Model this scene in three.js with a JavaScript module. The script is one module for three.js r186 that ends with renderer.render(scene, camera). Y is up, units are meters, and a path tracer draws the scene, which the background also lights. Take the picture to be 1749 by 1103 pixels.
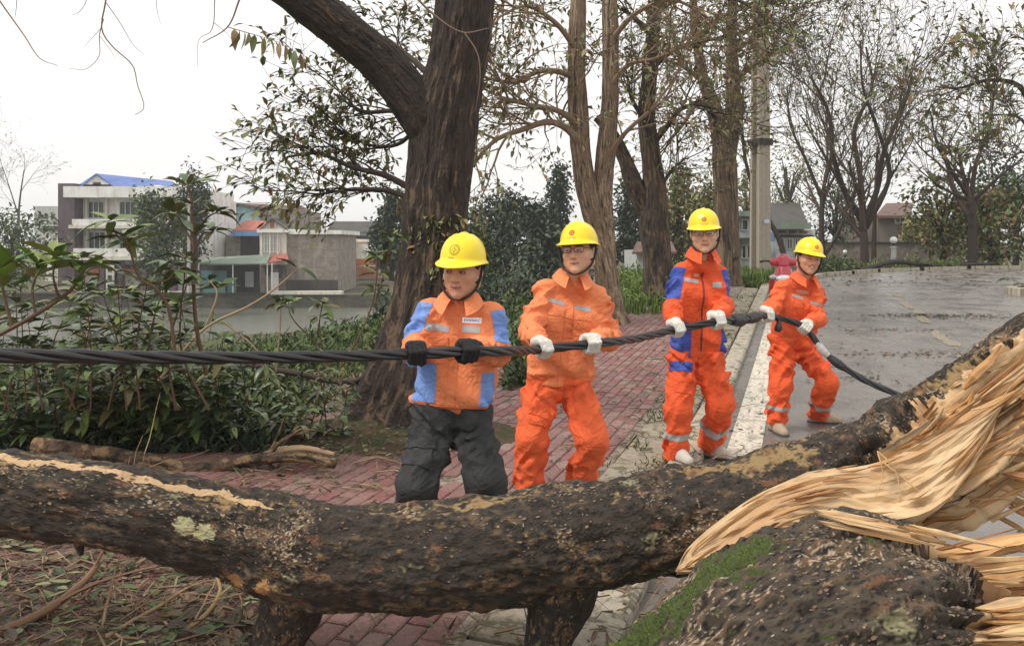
import * as THREE from 'three';
import { mergeGeometries, mergeVertices, toCreasedNormals } from 'three/addons/utils/BufferGeometryUtils.js';

// ---------------------------------------------------------------- camera, sky, sun, exposure
const scene = new THREE.Scene();
const EYE = 1.53, F = 1400, CX = 874.5, HY = 415;           // eye height (m), lens in photo pixels, principal point
const camera = new THREE.PerspectiveCamera(2 * Math.atan(688 / F) * 180 / Math.PI, 1749 / 1376, 0.1, 900);
camera.position.set(0, EYE, 0);
camera.lookAt(0, EYE, -10);
camera.setViewOffset(1749, 1376, 0, 273, 1749, 1103);       // lens shift: uprights stay upright
scene.add(camera);
const renderer = new THREE.WebGLRenderer({ antialias: true });
renderer.toneMapping = THREE.LinearToneMapping;
renderer.toneMappingExposure = 1.56;
renderer.shadowMap.enabled = true;

// gradient noise from one fixed table, in space (N3) and repeating over a texture (TN)
const PT = new Uint8Array(1024), GR = new Float64Array(256 * 3);
{ let a = 1234567; const r = () => { a = a + 0x6D2B79F5 | 0; let t = Math.imul(a ^ a >>> 15, 1 | a); t = t + Math.imul(t ^ t >>> 7, 61 | t) ^ t; return ((t ^ t >>> 14) >>> 0) / 4294967296; };
  const p = [...Array(256).keys()]; for (let i = 255; i > 0; i--) { const j = (r() * (i + 1)) | 0; [p[i], p[j]] = [p[j], p[i]]; } for (let i = 0; i < 1024; i++) PT[i] = p[i & 255];
  for (let i = 0; i < 256; i++) { const z = r() * 2 - 1, q = r() * 6.28318, s = Math.sqrt(1 - z * z) * 1.25; GR[i * 3] = Math.cos(q) * s; GR[i * 3 + 1] = Math.sin(q) * s; GR[i * 3 + 2] = z * 1.25; } }
function N3(x, y, z) {
  const X = Math.floor(x), Y = Math.floor(y), Z = Math.floor(z); x -= X; y -= Y; z -= Z;
  const xi = X & 255, yi = Y & 255, zi = Z & 255, u = x * x * x * (x * (x * 6 - 15) + 10), v = y * y * y * (y * (y * 6 - 15) + 10), w = z * z * z * (z * (z * 6 - 15) + 10);
  const A = PT[xi] + yi, B = PT[xi + 1] + yi, a0 = PT[A] + zi, a1 = PT[A + 1] + zi, b0 = PT[B] + zi, b1 = PT[B + 1] + zi, x1 = x - 1, y1 = y - 1, z1 = z - 1;
  let h = PT[a0] * 3; const n000 = GR[h] * x + GR[h + 1] * y + GR[h + 2] * z; h = PT[b0] * 3; const n100 = GR[h] * x1 + GR[h + 1] * y + GR[h + 2] * z;
  h = PT[a1] * 3; const n010 = GR[h] * x + GR[h + 1] * y1 + GR[h + 2] * z; h = PT[b1] * 3; const n110 = GR[h] * x1 + GR[h + 1] * y1 + GR[h + 2] * z;
  h = PT[a0 + 1] * 3; const n001 = GR[h] * x + GR[h + 1] * y + GR[h + 2] * z1; h = PT[b0 + 1] * 3; const n101 = GR[h] * x1 + GR[h + 1] * y + GR[h + 2] * z1;
  h = PT[a1 + 1] * 3; const n011 = GR[h] * x + GR[h + 1] * y1 + GR[h + 2] * z1; h = PT[b1 + 1] * 3; const n111 = GR[h] * x1 + GR[h + 1] * y1 + GR[h + 2] * z1;
  const p = n000 + u * (n100 - n000), q = n010 + u * (n110 - n010), r = n001 + u * (n101 - n001), s = n011 + u * (n111 - n011), e = p + v * (q - p), f = r + v * (s - r); return e + w * (f - e);
}
function TN(u, v, f, g = f, s = 0) {
  let x = u * f, y = v * g; const X = Math.floor(x), Y = Math.floor(y); x -= X; y -= Y;
  const S = (s * 57 + 13) & 255, ya = ((Y % g) & 255) + S, yb = (((Y + 1) % g) & 255) + S, xa = PT[(X % f) & 255] , xb = PT[((X + 1) % f) & 255];
  const ex = X >> 8, fy = Y >> 8; let h = PT[xa + ya + ex + fy] * 3; const a = GR[h] * x + GR[h + 1] * y; h = PT[xb + ya + ((X + 1) % f >> 8) + fy] * 3; const b = GR[h] * (x - 1) + GR[h + 1] * y;
  h = PT[xa + yb + ex + ((Y + 1) % g >> 8)] * 3; const c = GR[h] * x + GR[h + 1] * (y - 1); h = PT[xb + yb + ((X + 1) % f >> 8) + ((Y + 1) % g >> 8)] * 3; const d = GR[h] * (x - 1) + GR[h + 1] * (y - 1);
  const p = x * x * x * (x * (x * 6 - 15) + 10), q = y * y * y * (y * (y * 6 - 15) + 10), e = a + p * (b - a); return (e + q * (c + p * (d - c) - e)) * 1.25;
}
{ // overcast sky: a cloud layer, a little brighter overhead, slightly warm near the horizon
  const w = 512, h = 256, d = new Float32Array(w * h * 4);
  for (let j = 0; j < h; j++) for (let i = 0; i < w; i++) {
    const el = (j + .5) / h * Math.PI - Math.PI / 2, az = i / w * Math.PI * 2;
    const s = Math.max(0, Math.sin(el));
    const cx = Math.cos(az) * Math.cos(el), cz = Math.sin(az) * Math.cos(el);
    const n = N3(cx * 2.2, s * 4, cz * 2.2) * .03 + N3(cx * 6, s * 9, cz * 6) * .015;
    const L = .66 + .18 * Math.pow(s, .7) + n * (s > 0 ? 1 : 0);
    const k = (j * w + i) * 4;
    d[k] = L * 1.0; d[k + 1] = L * (.985 + .008 * s); d[k + 2] = L * (.962 + .02 * s); d[k + 3] = 1;
  }
  const t = new THREE.DataTexture(d, w, h, THREE.RGBAFormat, THREE.FloatType);
  t.mapping = THREE.EquirectangularReflectionMapping; t.magFilter = THREE.LinearFilter; t.needsUpdate = true;
  scene.background = t; scene.environment = t;
}
const sun = new THREE.DirectionalLight(0xfff5ec, 1.5);
sun.position.set(-17, 24, 0); sun.target.position.set(0, 0, -8);
sun.castShadow = true; sun.shadow.radius = 28; sun.shadow.mapSize.set(2048, 2048);
Object.assign(sun.shadow.camera, { left: -40, right: 40, top: 40, bottom: -40, near: 1, far: 120 });
scene.add(sun, sun.target);
scene.fog = new THREE.FogExp2(0xe9ebea, .0011);

// ---------------------------------------------------------------- helpers
const V = (x, y, z) => new THREE.Vector3(x, y, z);
function rng(seed) { let a = seed >>> 0; return () => { a = a + 0x6D2B79F5 | 0; let t = Math.imul(a ^ a >>> 15, 1 | a); t = t + Math.imul(t ^ t >>> 7, 61 | t) ^ t; return ((t ^ t >>> 14) >>> 0) / 4294967296; }; }
const lerp = (a, b, t) => a + (b - a) * t, clamp = (x, a = 0, b = 1) => x < a ? a : x > b ? b : x;
const sstep = (a, b, x) => { const t = clamp((x - a) / (b - a)); return t * t * (3 - 2 * t); };
// a point of the place, D metres in front of the camera, from where it shows in the photograph
const at = (px, py, D) => V((px - CX) / F * D, EYE - (py - HY) / F * D, -D);
const hD = D => .7 * sstep(5, 27, D);                         // the road climbs gently away from the camera
const xLine = D => 1.66 + .35 * (D - 5.95);
const ROADU = V(.33034, 0, -.94386), ROADV = V(.94386, 0, .33034), ROADO = V(1.66, 0, -5.95);
const roadPt = (a, b, y = 0) => { const p = ROADO.clone().addScaledVector(ROADU, a).addScaledVector(ROADV, b); p.y = hD(-p.z) + y; return p; };
const STEP = .06;                                             // pavement above asphalt
const usedNames = new Map();
function numbered(n) { const k = usedNames.get(n) || 0; usedNames.set(n, k + 1); return k ? `${n}_${String(k).padStart(3, '0')}` : n; }
function shadows(o) { o.traverse(m => { if (m.isMesh) { m.castShadow = true; m.receiveShadow = true; } }); return o; }
function tag(o, label, category, group, kind) { if (label) o.userData.label = label; if (category) o.userData.category = category; if (group) o.userData.group = group; if (kind) o.userData.kind = kind; return o; }
function thing(name, pos, label, category, group) { const g = new THREE.Group(); g.name = numbered(name); g.position.copy(pos); scene.add(g); return tag(g, label, category, group); }
function part(name, geo, mat, parent, kind) { const m = new THREE.Mesh(geo, mat); m.name = name; if (kind) m.userData.kind = kind; m.castShadow = m.receiveShadow = true; parent.add(m); return m; }
// a part whose geometry was made in world coordinates
function wpart(name, geo, mat, parent, kind) { let p = parent, x = 0, y = 0, z = 0; while (p && p !== scene) { x += p.position.x; y += p.position.y; z += p.position.z; p = p.parent; } geo.translate(-x, -y, -z); return part(name, geo, mat, parent, kind); }
function solo(name, geo, mat, label, category, group, kind) { const m = new THREE.Mesh(geo, mat); m.name = numbered(name); m.castShadow = m.receiveShadow = true; scene.add(m); return tag(m, label, category, group, kind); }
const rgb = (r, g, b) => new THREE.Color().setRGB(r, g, b);
const mat = (r, g, b, rough = .8, extra = {}) => new THREE.MeshStandardMaterial({ color: rgb(r, g, b), roughness: rough, side: THREE.DoubleSide, ...extra });

// mesh builder: positions, uv, colours, triangles
class MB {
  constructor() { this.p = []; this.u = []; this.c = []; this.i = []; this.useC = false; }
  v(x, y, z, u = 0, w = 0, c) { const k = this.p.length / 3; this.p.push(x, y, z); this.u.push(u, w); if (c) { this.useC = true; this.c.push(c[0], c[1], c[2]); } else this.c.push(1, 1, 1); return k; }
  t(a, b, c) { this.i.push(a, b, c); }
  q(a, b, c, d) { this.i.push(a, b, c, a, c, d); }
  tube(pts, rad, n = 6, c, uvScale = 1) { // pts Vector3[], rad number[] ; closed tip
    let T = V(0, 0, 0), A = V(0, 0, 0), B = V(0, 0, 0), prev = -1, L = 0;
    const ref = Math.abs(pts[pts.length - 1].y - pts[0].y) > .7 * pts[0].distanceTo(pts[pts.length - 1]) ? V(1, 0, .2) : V(0, 1, 0);
    for (let k = 0; k < pts.length; k++) {
      T.subVectors(pts[Math.min(k + 1, pts.length - 1)], pts[Math.max(0, k - 1)]).normalize();
      if (k === 0) A.crossVectors(T, ref).normalize(); else A.addScaledVector(T, -A.dot(T)).normalize();
      B.crossVectors(T, A);
      if (k) L += pts[k].distanceTo(pts[k - 1]);
      const row = this.p.length / 3;
      for (let j = 0; j <= n; j++) { const a = j / n * Math.PI * 2, ca = Math.cos(a) * rad[k], sa = Math.sin(a) * rad[k];
        this.v(pts[k].x + A.x * ca + B.x * sa, pts[k].y + A.y * ca + B.y * sa, pts[k].z + A.z * ca + B.z * sa, L * uvScale, j / n * 6.283 * rad[0] * uvScale, c); }
      if (k) for (let j = 0; j < n; j++) this.q(prev + j, prev + j + 1, row + j + 1, row + j);
      prev = row;
    }
    const e = pts[pts.length - 1], s = pts[0];
    const ce = this.v(e.x, e.y, e.z, L, 0, c); for (let j = 0; j < n; j++) this.t(prev + j, prev + j + 1, ce);
    const r0 = prev - (pts.length - 1) * (n + 1), cs = this.v(s.x, s.y, s.z, 0, 0, c); for (let j = 0; j < n; j++) this.t(r0 + j + 1, r0 + j, cs);
  }
  box(x0, x1, y0, y1, z0, z1, c) { const F4 = (a, b, d, e) => { const k = [a, b, d, e].map((q, i) => this.v(q[0], q[1], q[2], q[0] + q[2], q[1] + (q[2] * .3), c)); this.q(...k); };
    const P = [[x0, y0, z0], [x1, y0, z0], [x1, y1, z0], [x0, y1, z0], [x0, y0, z1], [x1, y0, z1], [x1, y1, z1], [x0, y1, z1]];
    F4(P[4], P[5], P[6], P[7]); F4(P[1], P[0], P[3], P[2]); F4(P[0], P[4], P[7], P[3]); F4(P[5], P[1], P[2], P[6]); F4(P[7], P[6], P[2], P[3]); F4(P[0], P[1], P[5], P[4]); return this; }
  // small leaf: two triangles folded about the midrib
  leaf(p, d, up, len, w, c, curl = .15) { const s = V(0, 0, 0).crossVectors(d, up).normalize(), n = V(0, 0, 0).crossVectors(s, d);
    const a = this.v(p.x, p.y, p.z, 0, .5, c), b = this.v(p.x + d.x * len - n.x * curl * len, p.y + d.y * len - n.y * curl * len, p.z + d.z * len - n.z * curl * len, 1, .5, c);
    const mx = p.x + d.x * len * .48, my = p.y + d.y * len * .48, mz = p.z + d.z * len * .48, f = .25 * w;
    const l = this.v(mx + s.x * w + n.x * f, my + s.y * w + n.y * f, mz + s.z * w + n.z * f, .5, 0, c), r = this.v(mx - s.x * w + n.x * f, my - s.y * w + n.y * f, mz - s.z * w + n.z * f, .5, 1, c);
    this.t(a, l, b); this.t(a, b, r); }
  // broad leaf of six faces, cupped and crooked
  leaf6(p, d, up, len, w, c, cup) { const s = V(0, 0, 0).crossVectors(d, up).normalize(), n = V(0, 0, 0).crossVectors(s, d), P = (t, a, h) => this.v(p.x + d.x * len * t + s.x * w * a + n.x * h * len, p.y + d.y * len * t + s.y * w * a + n.y * h * len, p.z + d.z * len * t + s.z * w * a + n.z * h * len, t, a * .5 + .5, c);
    const a = P(0, 0, 0), l1 = P(.28, .8, cup), r1 = P(.3, -.85, cup * .7), m1 = P(.32, 0, 0), l2 = P(.66, .75, cup * 1.3), r2 = P(.62, -.7, cup), m2 = P(.66, 0, -.02), e = P(1, .1, cup * .6); this.t(a, l1, m1); this.t(a, m1, r1); this.q(l1, l2, m2, m1); this.q(m1, m2, r2, r1); this.t(l2, e, m2); this.t(m2, e, r2); }
  geo(smooth = true) { let g = new THREE.BufferGeometry(); g.setAttribute('position', new THREE.Float32BufferAttribute(this.p, 3)); g.setAttribute('uv', new THREE.Float32BufferAttribute(this.u, 2)); if (this.useC) g.setAttribute('color', new THREE.Float32BufferAttribute(this.c, 3)); g.setIndex(this.i); if (!smooth) g = g.toNonIndexed(); g.computeVertexNormals(); return g; }
}
function spline(pts, n) { const c = new THREE.CatmullRomCurve3(pts, false, 'centripetal'); const o = []; for (let i = 0; i <= n; i++) o.push(c.getPoint(i / n)); return o; }
// textures -------------------------------------------------------
function dataTex(w, h, fn, srgb = true, wrap = true) { const d = new Uint8Array(w * h * 4), o = [0, 0, 0];
  for (let j = 0; j < h; j++) for (let i = 0; i < w; i++) { fn(i / w, j / h, o); const k = (j * w + i) * 4; for (let q = 0; q < 3; q++) { const x = clamp(o[q]); d[k + q] = 255 * (srgb ? (x < .0031308 ? x * 12.92 : 1.055 * Math.pow(x, 1 / 2.4) - .055) : x); } d[k + 3] = 255; }
  const t = new THREE.DataTexture(d, w, h); if (srgb) t.colorSpace = THREE.SRGBColorSpace; t.magFilter = THREE.LinearFilter; t.minFilter = THREE.LinearMipmapLinearFilter; t.generateMipmaps = true; if (wrap) t.wrapS = t.wrapT = THREE.RepeatWrapping; t.needsUpdate = true; return t; }
const fbm = (x, y, z, o = 4) => { let s = 0, a = .5; for (let i = 0; i < o; i++) { s += a * N3(x, y, z); x *= 2.03; y *= 2.03; z *= 2.03; a *= .5; } return s; };
const ridge = (x, y, z) => 1 - Math.abs(N3(x, y, z)) * 2;
const mix3 = (o, c, t) => { o[0] = lerp(o[0], c[0], t); o[1] = lerp(o[1], c[1], t); o[2] = lerp(o[2], c[2], t); };
// ---------------------------------------------------------------- terrain, lake, road, pavement
const LAKE = -3.0;
const edgePts = [[-8, xLine(-8) - .26], [16, xLine(16) - .26], [18, xLine(18) - .24], [20.2, 6.75], [22.4, 8.4], [24.6, 11], [26.6, 15], [28.4, 22], [29.6, 34], [30.2, 60]];
const edgeX = D => { for (let i = 1; i < edgePts.length; i++) if (D <= edgePts[i][0]) { const [a, xa] = edgePts[i - 1], [b, xb] = edgePts[i]; return lerp(xa, xb, (D - a) / (b - a)); } return 60; };
function lakeIn(x, D) { // >0 inside the lake
  const a = .25, dx = x + 36, dd = D - 37, X = dx * Math.cos(a) + dd * Math.sin(a), Y = -dx * Math.sin(a) + dd * Math.cos(a);
  const r = Math.hypot(X / 36, Y / 25) + N3(x * .08, D * .08, 3) * .05; return 1 - r; }
function landY(x, D) {
  const e = edgeX(D), t = x - e;
  let y = hD(D);
  if (t < -4.6) { const s = sstep(-4.6, -12, t); y = lerp(y, -.9 + .5 * sstep(20, 45, D), s); }
  const l = lakeIn(x, D);
  y = lerp(y, -4.6, sstep(-.12, .1, l));
  if (D > 48) y = Math.min(y, lerp(y, -2.15, sstep(48, 56, D) * sstep(2, -12, x)));
  if (t < -3.5 && D < 60) y += fbm(x * .9, D * .9, 1) * .12 * sstep(-3.5, -5, t);
  if (D > 29) y += .6 * sstep(30, 80, D) * sstep(0, 20, x);
  return y;
}
const soilTex = dataTex(1024, 1024, (u, v, o) => { const n = TN(u, v, 40) * .5 + TN(u, v, 120, 120, 1) * .35 + TN(u, v, 400, 400, 2) * .3, g = TN(u, v, 14, 14, 3) + TN(u, v, 60, 60, 4) * .5;
  o[0] = .115; o[1] = .085; o[2] = .056; mix3(o, [.19, .145, .095], sstep(-.1, .5, n)); mix3(o, [.05, .036, .024], sstep(.1, .5, -n)); mix3(o, [.065, .09, .03], sstep(-.15, .25, g) * .9); });
const soilBump = dataTex(1024, 1024, (u, v, o) => { o[0] = o[1] = o[2] = .5 + TN(u, v, 60) * .3 + TN(u, v, 220, 220, 1) * .25 + TN(u, v, 600, 600, 2) * .2; }, false);
const M = {};
M.soil = new THREE.MeshStandardMaterial({ map: soilTex, bumpMap: soilBump, bumpScale: .03, roughness: .95 });
{
  const xs = [], Ds = [];
  for (let x = -420; x < -60; x += 24) xs.push(x); for (let x = -60; x < -14; x += 1.2) xs.push(x); for (let x = -14; x < 14; x += .3) xs.push(x); for (let x = 14; x < 60; x += 1.5) xs.push(x); for (let x = 60; x <= 420; x += 24) xs.push(x);
  for (let d = -20; d < 1; d += 3) Ds.push(d); for (let d = 1; d < 24; d += .3) Ds.push(d); for (let d = 24; d < 70; d += 1) Ds.push(d); for (let d = 70; d <= 600; d += 20) Ds.push(d);
  const mb = new MB(), w = xs.length;
  for (const D of Ds) for (const x of xs) { const t = x - edgeX(D); let y = landY(x, D); if (t > -4.4) y -= .09; mb.v(x, y, -D, x / 2.2, D / 2.2); }
  for (let j = 1; j < Ds.length; j++) for (let i = 1; i < w; i++) { const a = (j - 1) * w + i - 1; mb.q(a, a + 1, a + w + 1, a + w); }
  solo('ground', mb.geo(), M.soil, 'earth and grass bank of the lakeside park', 'ground', null, 'structure');
}
{ // lake
  const bump = dataTex(512, 512, (u, v, o) => { o[0] = o[1] = o[2] = .5 + TN(u, v, 30, 60) * .3 + TN(u, v, 90, 160, 2) * .25; }, false);
  bump.repeat.set(1, 1);
  const mb = new MB(); const s = [[-110, 2], [10, 2], [10, 75], [-110, 75]].map(([x, d]) => mb.v(x, LAKE, -d, x / 3, d / 3)); mb.q(...s);
  solo('lake_water', mb.geo(), new THREE.MeshStandardMaterial({ color: rgb(.15, .155, .125), roughness: .2, bumpMap: bump, bumpScale: .012 }), 'grey green lake water behind the bushes', 'water', null, 'structure');
}
// asphalt: aggregate, damp blotches (smoother where damp), stains
M.asphalt = new THREE.MeshStandardMaterial({
  map: dataTex(1024, 1024, (u, v, o) => { const n = TN(u, v, 600, 600, 1) * .5 + TN(u, v, 300, 300, 5) * .4, b = TN(u, v, 7, 7, 2) + TN(u, v, 22, 22, 3) * .6 + TN(u, v, 70, 70, 6) * .3; const k = .17 + n * .05 + b * .03; o[0] = k * 1.09; o[1] = k * .99; o[2] = k * .88; }),
  roughnessMap: dataTex(512, 512, (u, v, o) => { const b = TN(u, v, 6, 6, 2) + TN(u, v, 19, 19, 3) * .6 + TN(u, v, 80, 80, 4) * .3; o[0] = o[1] = o[2] = clamp(.32 + b * .5, .16, .7); }, false), roughness: 1,
  bumpMap: dataTex(1024, 1024, (u, v, o) => { o[0] = o[1] = o[2] = .5 + TN(u, v, 500, 500, 1) * .5 + TN(u, v, 90, 90, 5) * .15; }, false), bumpScale: .0025 });
{
  const mb = new MB(), cols = 40, Ds = []; for (let d = -8; d < 18; d += .5) Ds.push(d); for (let d = 18; d <= 30.2; d += .2) Ds.push(d);
  for (const D of Ds) { const e = edgeX(D); for (let i = 0; i <= cols; i++) { const f = i / cols, x = lerp(e, 62, f * f); mb.v(x, hD(D), -D, x / 3, D / 3); } }
  for (let j = 1; j < Ds.length; j++) for (let i = 0; i < cols; i++) { const a = (j - 1) * (cols + 1) + i; mb.q(a, a + 1, a + cols + 2, a + cols + 1); }
  solo('road', mb.geo(), M.asphalt, 'damp grey asphalt road curving away to the right', 'road', null, 'structure');
}
const paintTex = (r, g, b, wear, seed) => ({ map: dataTex(256, 512, (u, v, o) => { const n = TN(u, v, 30, 60, seed) + TN(u, v, 110, 200, seed + 1) * .7; o[0] = r; o[1] = g; o[2] = b; mix3(o, [.15, .135, .115], sstep(wear, wear + .35, n)); mix3(o, [.22, .2, .15], sstep(-.1, .5, TN(u, v, 9, 14, seed + 2)) * .5); }) });
{ // worn white edge line
  const m = new THREE.MeshStandardMaterial({ ...paintTex(.66, .61, .5, .22, 3), roughness: .6 }), mb = new MB(); let prev;
  for (let a = -4; a <= 15; a += .25) { const p = roadPt(a, -.1, .006), q = roadPt(a, .14, .006), k = [mb.v(p.x, p.y, p.z, 0, a / 2), mb.v(q.x, q.y, q.z, .25, a / 2)]; if (prev) mb.q(prev[0], prev[1], k[1], k[0]); prev = k; }
  solo('edge_line', mb.geo(), m, 'worn cream white road edge line beside the kerb', 'road marking', null, 'structure');
}
{ // remains of the yellow centre line
  const m = new THREE.MeshStandardMaterial({ ...paintTex(.38, .32, .21, -.2, 8), roughness: .7 });
  for (const [a, L, b] of [[5.2, .5, 2.36], [6.6, .35, 2.4], [7.3, .6, 2.36], [9.2, .6, 2.36], [10.1, .35, 2.42], [11.3, .7, 2.36], [13, .5, 2.4]]) {
    const mb = new MB(), k = []; const R = rng(a * 100); for (let i = 0; i < 10; i++) { const t = i / 10 * 6.283, p = roadPt(a + Math.cos(t) * L * (.7 + R() * .5), b + Math.sin(t) * .1 * (.6 + R() * .7), .006); k.push(mb.v(p.x, p.y, p.z, p.x, p.z)); }
    for (let i = 1; i < 9; i++) mb.t(k[0], k[i], k[i + 1]);
    solo('centre_line_patch', mb.geo(), m, 'flaking yellow patch of the old centre line on the road', 'road marking', 'worn centre line patches', 'structure'); }
}
// pavement bed, kerb stones, concrete strip
const concTex = (r, g, b, s) => dataTex(512, 512, (u, v, o) => { const n = TN(u, v, 20, 20, s) * .5 + TN(u, v, 90, 90, s + 1) * .4 + TN(u, v, 300, 300, s + 2) * .4; const k = 1 + n * .45; o[0] = r * k; o[1] = g * k; o[2] = b * k; mix3(o, [.09, .085, .045], sstep(.12, .5, TN(u, v, 12, 12, s + 3) + TN(u, v, 50, 50, s + 4) * .6) * .75); });
M.conc = new THREE.MeshStandardMaterial({ map: concTex(.31, .27, .2, 20), bumpMap: soilBump, bumpScale: .006, roughness: .85 });
M.kerb = new THREE.MeshStandardMaterial({ map: concTex(.4, .36, .28, 30), bumpMap: soilBump, bumpScale: .005, roughness: .85 });
const pave = thing('sidewalk', V(0, 0, 0)); tag(pave, 'red brick sidewalk with mossy kerb strip along the road', 'sidewalk', null, 'structure');
{
  const bed = new MB(); let prev; // earth bed between and around the bricks, plain beyond them
  for (let a = -6; a <= 15; a += .3) { const k = []; for (let i = 0; i <= 12; i++) { const p = roadPt(a, lerp(-4.9, -.78, i / 12), STEP - .012 + (a > 8.4 ? .010 : 0)); k.push(mb_v(bed, p, 2.2)); } if (prev) for (let i = 0; i < 12; i++) bed.q(prev[i], prev[i + 1], k[i + 1], k[i]); prev = k; }
  function mb_v(mb, p, s) { return mb.v(p.x, p.y, p.z, p.x / s, p.z / s); }
  wpart('sand_bed', bed.geo(), new THREE.MeshStandardMaterial({ map: dataTex(512, 512, (u, v, o) => { const n = TN(u, v, 18, 18, 1) * .6 + TN(u, v, 70, 70, 2) * .5 + TN(u, v, 260, 260, 3) * .4; o[0] = .2; o[1] = .16; o[2] = .12; mix3(o, [.34, .29, .23], sstep(-.1, .5, n)); mix3(o, [.08, .06, .045], sstep(.05, .5, -n)); }), bumpMap: soilBump, bumpScale: .012, roughness: .95 }), pave);
  // bricks in courses along the road
  const R = rng(77), bt = [];
  const brickTex = dataTex(512, 512, (u, v, o) => { const n = TN(u, v, 30, 30, 1) * .5 + TN(u, v, 120, 120, 2) * .5 + TN(u, v, 350, 350, 3) * .4; const k = .86 + n * .5; o[0] = o[1] = o[2] = k; mix3(o, [.62, .6, .55], sstep(.1, .55, TN(u, v, 10, 10, 5) + TN(u, v, 45, 45, 6) * .6) * .6); });
  for (const c of [[.33, .185, .158], [.3, .15, .13], [.35, .22, .19], [.31, .13, .12], [.28, .155, .138]]) bt.push(new THREE.MeshStandardMaterial({ map: brickTex, color: rgb(...c), bumpMap: soilBump, bumpScale: .004, roughness: .62 }));
  const BL = .2, BW = .1, variants = [];
  for (let v = 0; v < 6; v++) { const mb = new MB(), L = BL / 2 - .004 - R() * .002, W = BW / 2 - .004 - R() * .002, e = .006, ou = R(), ow = R();
    const ring = (l, w, y) => [[-l, -w], [l, -w], [l, w], [-l, w]].map(([x, z]) => mb.v(x + (R() - .5) * .002, y, z + (R() - .5) * .002, ou + x * 2, ow + z * 2 + y));
    const r0 = ring(L, W, -.03), r1 = ring(L, W, -e), r2 = ring(L - e, W - e, 0);
    for (let i = 0; i < 4; i++) { const j = (i + 1) % 4; mb.q(r0[i], r1[i], r1[j], r0[j]); mb.q(r1[i], r2[i], r2[j], r1[j]); } mb.q(r2[3], r2[2], r2[1], r2[0]);
    variants.push(mb.geo(false)); }
  const list = [];
  for (let ci = 0; ci < 42; ci++) for (let k = 0; k < 78; k++) { const b = -.84 - BW * (ci + .5), a = -6 + BL * (k + (ci % 2) * .5 + .5); if (a > 8.5 || (a > 7.6 && R() < .4)) continue;
    const p = roadPt(a, b, STEP); p.y += (R() - .5) * .006; const D = -p.z; if (D < 1.2) continue;
    const px = CX + p.x / D * F, py = HY + (EYE - p.y) / D * F;
    if (R() < .02 || N3(p.x * .8, p.z * .8, 5) > .45) continue;
    const low = py > 1000 - Math.abs(px - 700) * .12 && px < 1000, mid = py < 850 && px > 470 && px < 1150 && !(px > 690 && px < 860);
    const vis = px > -20 && py < 1120 && (low || mid);
    list.push({ p, score: vis ? 1 / (D * D * D) : 0, ry: (R() - .5) * .04, rx: (R() - .5) * .03, rz: (R() - .5) * .03, m: (R() * 5) | 0, g: (R() * 6) | 0 }); }
  list.sort((a, b) => b.score - a.score);
  const ang = Math.atan2(.94386, .33034), rest = [[], [], [], [], []], mx = new THREE.Matrix4(), eu = new THREE.Euler(), qn = new THREE.Quaternion();
  list.forEach((b, i) => { eu.set(b.rx, ang + b.ry, b.rz); if (i < 300 && b.score > 0) { const m = part('brick', variants[b.g], bt[b.m], pave); m.position.copy(b.p); m.rotation.copy(eu); } else { mx.compose(b.p, qn.setFromEuler(eu), V(1, 1, 1)); rest[b.m].push(variants[b.g].clone().applyMatrix4(mx)); } });
  rest.forEach((r, i) => r.length && part('brick_field', mergeGeometries(r), bt[i], pave, 'stuff'));
  // mossy concrete blocks between bricks and kerb, then kerb stones
  const slab = (a0, a1, b0, b1, y0, y1, e) => { const mb = new MB(), f = (a, b, y) => { const p = roadPt(a, b, y); return mb.v(p.x, p.y, p.z, p.x * .8 + y, p.z * .8); }, ring = (s, y) => [[a0 + s, b0 + s], [a1 - s, b0 + s], [a1 - s, b1 - s], [a0 + s, b1 - s]].map(q => f(q[0], q[1], y)); const A = ring(0, y0), B = ring(0, y1 - e), C = ring(e, y1); for (let i = 0; i < 4; i++) { const j = (i + 1) % 4; mb.q(A[i], A[j], B[j], B[i]); mb.q(B[i], B[j], C[j], C[i]); } mb.q(...C); return mb.geo(false); };
  for (let a = -5; a < 13; ) { const L = .34 + R() * .12; wpart('concrete_block', slab(a + .012, a + L - .012, -.8 + R() * .02, -.45 - R() * .02, -.1, STEP - .012 + (R() - .5) * .02, .012), M.conc, pave); a += L; }
  for (let a = -5; a < 14.5; a += 1) wpart('kerb_stone', slab(a + .006, a + .994, -.43, -.235, -.12, STEP + .012 + (R() - .5) * .006, .018), M.kerb, pave);
}
{ // kerb of the road's far bend, of pale concrete
  const k = thing('curved_kerb', V(0, 0, 0)); tag(k, 'pale concrete kerb round the bend of the road', 'kerb', null, 'structure');
  const P = []; for (let D = 18.4; D < 29; D += .05) P.push(V(edgeX(D), hD(D), -D));
  for (let i = 0; i + 22 < P.length && i < 200; i += 20) { const mb = new MB(); let prev; for (let j = i; j <= i + 19.5; j += 3) { const p = P[j], q = P[Math.min(j + 3, P.length - 1)], n = V(q.z - p.z, 0, -(q.x - p.x)).normalize().multiplyScalar(.22), o = [mb.v(p.x, p.y - .1, p.z, p.x, p.z), mb.v(p.x, p.y + .09, p.z, p.x, p.z), mb.v(p.x + n.x * -1, p.y + .1, p.z - n.z, p.x, p.z), mb.v(p.x - n.x, p.y - .1, p.z - n.z, p.x, p.z)]; if (prev) for (let s = 0; s < 3; s++) mb.q(prev[s], prev[s + 1], o[s + 1], o[s]); prev = o; } wpart('kerb_stone', mb.geo(false), M.kerb, k); }
}
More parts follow.
